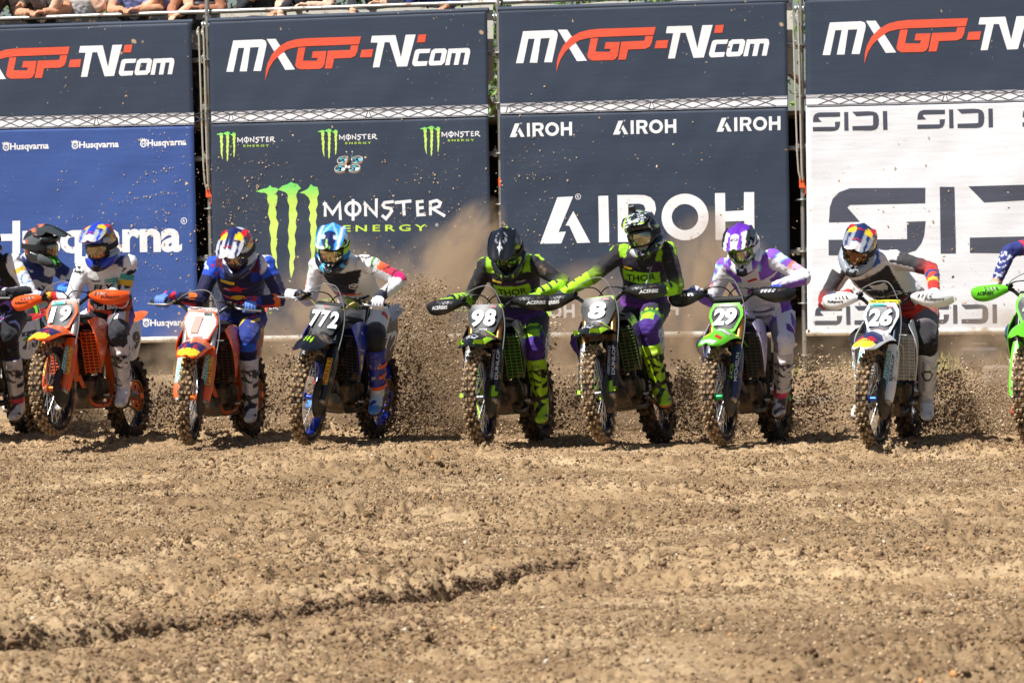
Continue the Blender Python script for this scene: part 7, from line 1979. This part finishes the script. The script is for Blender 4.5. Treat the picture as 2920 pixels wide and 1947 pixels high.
cloud((-.42, 2.0, 1.35), (.30, .5, .62), 8.5, 4, 'plume of pale dust rising beside the helmet of rider 98', tilt=.55, sc=1.6)
cloud((.72, 1.6, .55), (.80, .9, .85), 7.1, 5, 'sandy dust between the bikes numbered 98 and 8')
cloud((1.62, 1.6, .80), (.60, .8, 1.0), 7.5, 6, 'sandy dust rising between the bikes numbered 8 and 29')
cloud((2.55, 1.2, .40), (.7, .9, .55), 1.2, 7, 'thin dust behind the bike numbered 29')
cloud((3.75, .4, .50), (.75, .8, .65), 3.0, 8, 'brown dust beside the bike numbered 26')
cloud((-3.6, 3.0, .3), (.9, .9, .5), 2.7, 9, 'thin dust behind the bike numbered 19')

for k, (x_, y_, lb) in enumerate(((-2.9, 3.0, 'low dust drifting behind the two orange bikes'), (-.9, 2.6, 'low dust drifting behind the bikes numbered 772 and 98'), (1.1, 2.3, 'low dust drifting behind the bikes numbered 8 and 29'), (3.3, 1.6, 'low dust drifting behind the bike numbered 26'))):
    cloud((x_, y_, .12), (1.35, 1.2, .42), (2.6, 4.6, 3.2, 0.7)[k], 20 + k, lb, sc=3.5)
# ================================================================== drone
dr = empty('camera_drone', Matrix.Translation((-1.390, 4.3, 2.18)) @ Matrix.Rotation(rad(-12), 4, 'Z') @ Matrix.Rotation(rad(38), 4, 'X'), 'small white camera drone hovering in front of the claw emblem banner', 'drone')
M_DW = mat('drone_white', (214, 210, 200), .5); M_PROP = mat('teal_propeller', (64, 150, 170), .35)
for sx in (-1, 1):
    for sy in (-1, 1):
        cx_, cy_ = sx * .062, sy * .060
        MB().lathe([(.0485, -.011), (.0515, -.011), (.053, 0), (.0515, .011), (.0485, .011)], 28, (cx_, cy_, 0), closed=True, axis='z').build('duct', M_DW, dr)
        mb = MB()
        for k in range(3):
            a = k * 2 * math.pi / 3 + sx * .4
            mb.tube([(cx_, cy_, -.006), (cx_ + .05 * math.cos(a), cy_ + .05 * math.sin(a), -.006)], .0016, 5)
        mb.build('strut', M_DW, dr)
        pr = MB()
        for k in range(3):
            a = k * 2 * math.pi / 3 + sy * .3; ca, sa = math.cos(a), math.sin(a)
            rows = [[(cx_ + ca * r_ - sa * w_, cy_ + sa * r_ + ca * w_, .004 + .003 * w_ / .01) for w_ in (-wd_, 0, wd_)] for r_, wd_ in ((.006, .006), (.02, .015), (.035, .015), (.046, .010))]
            pr.sheet(rows, .001, 2, 1)
        pr.build('propeller', M_PROP, dr)
        MB().lathe([(0, .012), (.009, .012), (.010, -.006), (0, -.006)], 12, (cx_, cy_, 0), axis='z').build('motor', M_BLACKM, dr)
MB().box((0, 0, .004), (.046, .13, .02), bev=.2).box((0, -.06, .002), (.03, .03, .03), bev=.2).build('body', M_DW, dr)
MB().box((0, .01, .028), (.034, .075, .026), bev=.2).build('battery', mat('battery_wrap', (40, 38, 44), .5), dr)
MB().box((-.012, -.01, .042), (.010, .07, .004)).build('battery_strap', mat('strap_orange', (226, 130, 50), .6), dr)
MB().box((0, -.078, .012), (.026, .02, .024), bev=.2).lathe([(0, -.012), (.009, -.012), (.010, 0)], 12, (0, -.088, .012)).build('camera_lens', M_BLACKP, dr)
for s in (-1, 1): MB().tube([(s * .01, .06, .01), (s * .022, .085, .045), (s * .026, .09, .062)], .0016, 5).lathe([(0, 0), (.006, .004), (.006, .012), (0, .016)], 8, (s * .026, .09, .062), axis='z').build('antenna', M_DW, dr)

# ================================================================== bits on the ground by the stand
M_CONC = mat('concrete', (164, 156, 142), .9, bump=.5, bscale=25, grime=.3, var=.2)
cb = MB().loft([[(sx * w_, sy * d_, z) for sx, sy in ((-1, -1), (1, -1), (1, 1), (-1, 1))] for z, w_, d_ in ((-.05, .125, .12), (.0, .12, .115), (.22, .105, .10), (.245, .09, .085))]).build('concrete_block', M_CONC, smooth=0)
gx, gy = 4.36, 5.6
cb.matrix_world = Matrix.Translation((gx, gy, zat(gx, gy))) @ Matrix.Rotation(.35, 4, 'Z')
tag(cb, 'grey concrete block on the sand behind the bike numbered 26', 'concrete block')
cs = empty('equipment_case', Matrix.Translation((4.40, 7.35, zat(4.40, 7.35))) @ Matrix.Rotation(-.2, 4, 'Z'), 'dark case lying in the grass under the white banner', 'case')
MB().box((0, 0, .10), (.36, .22, .20), bev=.12).build('body', mat('case_shell', (40, 44, 58), .5, grime=.2), cs)
MB().tube([(-.08, 0, .20), (-.07, 0, .235), (.07, 0, .235), (.08, 0, .20)], .01, 6).build('handle', M_BLACKP, cs)
# start gate sills, half buried
M_SILL = mat('gate_sill_steel', (186, 182, 170), .55, .3, grime=.55)
for k in range(9):
    u = -5.2 + 1.28 * k; c = W_O + W_X * u + W_N * 3.1; z = zat(c.x, c.y)
    if k in (3,): continue
    e = empty('starting_gate', Matrix.Translation((c.x, c.y, z)) @ Matrix.Rotation(math.atan2(W_X.y, W_X.x) + .02 * math.sin(k * 3), 4, 'Z'), f'low steel start gate section in the sand, {["first","second","third","","fourth","fifth","sixth","seventh","eighth"][k]} from the side of bike 19', 'start gate', 'sections of the start gate')
    MB().box((0, 0, .02), (1.05, .10, .07), bev=.1).build('beam', M_SILL, e)
    MB().tube([(-.45, 0, .05), (-.45, 0, .10), (-.38, 0, .10)], .012, 6).tube([(.45, 0, .05), (.45, 0, .10), (.38, 0, .10)], .012, 6).build('gate_hinge', M_STEELD, e)
# sprayed marking on the sand
M_SPRAY = mat('sprayed_marking', (206, 222, 96), .9, grime=.55, gscale=16)
for k, (x0, y0, w_, d_) in enumerate(((3.10, 4.6, .30, .5), (4.30, 4.8, .22, .45), (2.35, 4.9, .3, .25))):
    n_ = 14; vs = []; fs = []
    for i in range(n_ + 1):
        for j in range(n_ + 1):
            x_, y_ = x0 + w_ * (i / n_ - .5), y0 + d_ * (j / n_ - .5)
            vs.append((x_, y_, zat(x_, y_) + .006))
    for i in range(n_):
        for j in range(n_):
            if gnoise(np.array([i * .5 + k * 9.]), np.array([j * .5]), 5)[0] > -.12: fs.append((i * (n_ + 1) + j, (i + 1) * (n_ + 1) + j, (i + 1) * (n_ + 1) + j + 1, i * (n_ + 1) + j + 1))
    o = MB().add(vs, fs).build('paint_patch', M_SPRAY); tag(o, 'yellow green paint sprayed on the sand behind the start, patch by ' + ('number 26', 'the concrete block', 'number 29')[k], kind='structure')
# dry grass at the foot of the stand
rg = np.random.default_rng(9); vs = []; fs = []
for (u, n_, sp_) in ((2.55, 150, .22), (4.35, 190, .30), (3.6, 90, .35), (1.2, 60, .5), (-.6, 50, .5), (-2.6, 50, .5), (4.9, 90, .3)):
    for k in range(n_):
        uu_ = u + rg.normal(0, sp_); c = W_O + W_X * uu_ + W_N * (.55 + rg.normal(0, .25)); h = rg.uniform(.06, .24); a = rg.uniform(0, 6.28); l_ = rg.uniform(.02, .14)
        z = zat(c.x, c.y); w_ = .0035; o = len(vs)
        dx_, dy_ = math.cos(a), math.sin(a)
        for t_, k_ in ((0, 1), (.55, .7), (1, .05)):
            px, py, pz = c.x + dx_ * l_ * t_ ** 2, c.y + dy_ * l_ * t_ ** 2, z - .01 + h * (t_ - .25 * t_ * t_ * (l_ / .14))
            vs += [(px - w_ * k_, py, pz), (px + w_ * k_, py, pz)]
        fs += [(o, o + 1, o + 3, o + 2), (o + 2, o + 3, o + 5, o + 4)]
tag(MB().add(vs, fs).build('dry_grass', mat('dry_grass', (172, 168, 98), .8, var=.3)), 'sparse dry grass tufts along the foot of the stand', kind='stuff')

# ================================================================== spectators on the deck
SKIN = [(222, 172, 140), (206, 150, 116), (232, 188, 160), (170, 112, 82)]
def spectator(u, shirt, skin, label, lean=.0, pose='rest', hair=(60, 44, 34), arms='bare', trous=(50, 56, 74), stripe=None, turn=0.0):
    # person's own frame: x to the front (towards the track), y to the person's left, z up from the deck
    M = W_M @ Matrix.Translation((u, .53, 2.73)) @ Matrix.Rotation(-math.pi / 2 + turn, 4, 'Z')
    J = dict(hip=(0.02, 0, .92), rs=(.13, -.18, 1.36), ls=(.13, .18, 1.36), head=(.22, 0, 1.62))
    if pose == 'rest':
        J.update(re=(.22, -.27, 1.155), le=(.22, .27, 1.155), rw=(.40, -.09, 1.150), lw=(.40, .09, 1.150))
    elif pose == 'raised':
        J.update(re=(.30, -.26, 1.16), le=(.30, .26, 1.16), rw=(.36, -.13, 1.40), lw=(.36, .13, 1.40))
    elif pose == 'hang':
        J.update(re=(.27, -.25, 1.16), le=(.18, .26, 1.13), rw=(.42, -.20, 1.06), lw=(.30, .06, 1.15))
    else:
        J.update(re=(.16, -.27, 1.12), le=(.24, .27, 1.16), rw=(.25, -.08, 1.26), lw=(.40, .20, 1.09))
    J.update(rk=(.05, -.11, .48), lk=(.03, .11, .48), ra=(0, -.12, .08), la=(-.02, .12, .08))
    me, info, fr = body_mesh(J, .014, u * 3, .98, True)
    C = np.tile(np.array(shirt, float), (len(info['t']), 1)); t = info['t']
    if stripe: C[isp(info, 'torso', *UA) & (np.sin(info['P'][:, 2] * 95) > .1)] = stripe
    C[(isp(info, *TH, *SN)) | (isp(info, 'torso') & (info['h'] < .08))] = trous
    C[isp(info, *FA) & (t > (.0 if arms == 'bare' else .8))] = skin; C[isp(info, *UA) & (t > (.55 if arms == 'bare' else 1.1))] = skin
    C[isp(info, 'neck') & (t > .15)] = skin
    paint(me, C); me.materials.append(vcmat('casual_cloth', .8, 0, bump=.1, bscale=200, sheen=.1))
    p = obj('person', me); p.matrix_world = M; tag(p, label, 'person', 'spectators leaning on the rail')
    hp = ell((.20, 0, 1.66), (.108, .088, .098), 16, 10); hp.v = [(x, y, z) if x < .27 else (.27 - (x - .27) * .3, y, z + .02) for x, y, z in hp.v]
    hp.build('hair', mat('hair', hair, .7, bump=.5, bscale=80), p)
    sk = mat('skin', skin, .55)
    for s in ('r', 'l'):
        w_, e_ = Vector(J[s + 'w']), Vector(J[s + 'e']); d_ = (w_ - e_).normalized()
        g = MB(); sgn = -1 if s == 'r' else 1
        sdv = Vector((0, sgn, 0)) - d_ * d_.y * sgn; sdv.normalize(); dn = sdv.cross(d_).normalized() * (-sgn)
        if dn.z > 0: dn = -dn
        g.tube([w_ - d_ * .02, w_ + d_ * .03, w_ + d_ * .085], [.026, .034, .036], 10, flat=.6)
        for i, ln in enumerate((.92, 1.0, .95, .78)):
            b0_ = w_ + d_ * .08 + sdv * (-.027 + .018 * i)
            g.tube([b0_, b0_ + d_ * (.035 * ln) + dn * .008, b0_ + d_ * (.058 * ln) + dn * .03, b0_ + d_ * (.06 * ln) + dn * .055 * ln], [.0095, .009, .0085, .0075], 7)
        g.tube([w_ + d_ * .03 - sdv * .03, w_ + d_ * .065 - sdv * .05 + dn * .01, w_ + d_ * .095 - sdv * .045 + dn * .025], [.012, .011, .0085], 7)
        m2 = remesh(g, 'hand', .0055, 2); m2.materials.append(sk); obj('hand', m2, p)
        sh_ = ell(Vector(J[s + 'a']) + Vector((.06, 0, -.045)), (.14, .05, .05), 14, 8); sh_.v = [(x, y, max(z, .0)) for x, y, z in sh_.v]
        sh_.build('shoe', mat('trainer', (60, 60, 64), .7), p)
    return p
SPEC = [(-5.22, (60, 40, 34), SKIN[3], 'spectator in dark top resting the chin on a raised hand, leftmost on the rail', 'raised', None), (-4.98, (86, 88, 78), SKIN[1], 'spectator in grey green shirt with forearms crossed on the rail', 'rest', None),
        (-4.58, (226, 226, 228), SKIN[2], 'spectator in white top with a blue lanyard and raised forearms', 'raised', None), (-3.98, (128, 140, 196), SKIN[1], 'spectator in periwinkle shirt resting one wrist on the rail', 'rest', None),
        (-3.66, (120, 132, 190), SKIN[0], 'spectator in pale blue shirt beside the striped shirt', 'half', None), (-3.32, (40, 44, 56), SKIN[3], 'spectator in striped shirt hanging one hand over the rail', 'hang', (196, 198, 204)),
        (-2.62, (34, 36, 44), SKIN[1], 'spectator in dark jacket above the claw emblem banner', 'half', None), (-2.18, (44, 50, 62), SKIN[2], 'spectator in slate shirt with a hand over the white strip', 'hang', None),
        (-1.42, (30, 32, 38), SKIN[0], 'spectator in black shirt with both hands on the rail', 'hang', None), (-.86, (28, 48, 116), SKIN[1], 'spectator in royal blue shirt, rightmost on the rail', 'half', None)]
for k_, (u, sh_, sk_, lb, ps, st_) in enumerate(SPEC): spectator(u, sh_, sk_, lb, pose=ps, stripe=st_, arms='long' if k_ in (0, 6, 8, 9) else 'bare')
# ================================================================== trees behind the stand
def tree(x, y, h, seed, label):
    rg = random.Random(seed); root = empty('broadleaf_tree', Matrix.Translation((x, y, -.1)), label, 'tree', 'trees behind the stand')
    tr = MB().tube([(0, 0, 0), (.05, .03, h * .25), (-.04, .05, h * .5), (.03, 0, h * .8)], [.2, .15, .11, .04], 9, smooth=3)
    cl = []
    for k in range(11):
        a = rg.uniform(0, 6.28); z0 = h * rg.uniform(.28, .6); r = rg.uniform(.9, 2.0); z1 = z0 + rg.uniform(.5, 1.8)
        tr.tube([(0, 0, z0), (math.cos(a) * r * .5, math.sin(a) * r * .5, z0 + (z1 - z0) * .4), (math.cos(a) * r, math.sin(a) * r, z1)], [.07, .045, .015], 6); cl.append((math.cos(a) * r, math.sin(a) * r, z1))
    tr.build('trunk', mat('bark', (92, 78, 62), .9, bump=.6, bscale=20), root)
    vs = []; fs = []; mi = []
    cl += [(rg.gauss(0, .9), rg.gauss(0, .9), h * rg.uniform(.35, 1.0)) for _ in range(22)]
    for c in cl:
        R_ = rg.uniform(.45, .95)
        for k in range(210):
            d = Vector((rg.gauss(0, 1), rg.gauss(0, 1), rg.gauss(0, .8))).normalized() * R_ * rg.random() ** .4
            p = Vector(c) + d; n_ = (d.normalized() + Vector((rg.gauss(0, .6), rg.gauss(0, .6), rg.gauss(.3, .6)))).normalized()
            a = n_.orthogonal().normalized(); b = n_.cross(a); s = rg.uniform(.035, .075); o = len(vs)
            vs += [p - a * s, p + b * s * .55 + n_ * s * .15, p + a * s, p - b * s * .55 + n_ * s * .15]; fs.append((o, o + 1, o + 2, o + 3)); mi.append(rg.randrange(3))
    mb = MB(); mb.v = [tuple(v) for v in vs]; mb.f = fs; mb.m = mi
    me = bpy.data.meshes.new('crown'); me.from_pydata(mb.v, [], mb.f)
    for c in ((92, 128, 48), (70, 104, 40), (122, 152, 64)): me.materials.append(mat('leaf', c, .55, var=.2))
    me.polygons.foreach_set('material_index', mi)
    o = obj('crown', me, root); o['kind'] = 'stuff'
for k, (x, y, h, lb) in enumerate(((-7.5, 19, 8.0, 'leafy tree behind the spectators above the blue banner'), (-3.6, 17.5, 7.2, 'leafy tree behind the stand above the claw emblem banner'), (.4, 18.5, 7.8, 'leafy tree behind the post between the navy banners'), (4.2, 16.5, 7.2, 'leafy tree behind the post beside the white banner'), (8.4, 17.5, 7.5, 'leafy tree behind the stand above the white banner'))):
    tree(x, y, h, k + 1, lb)
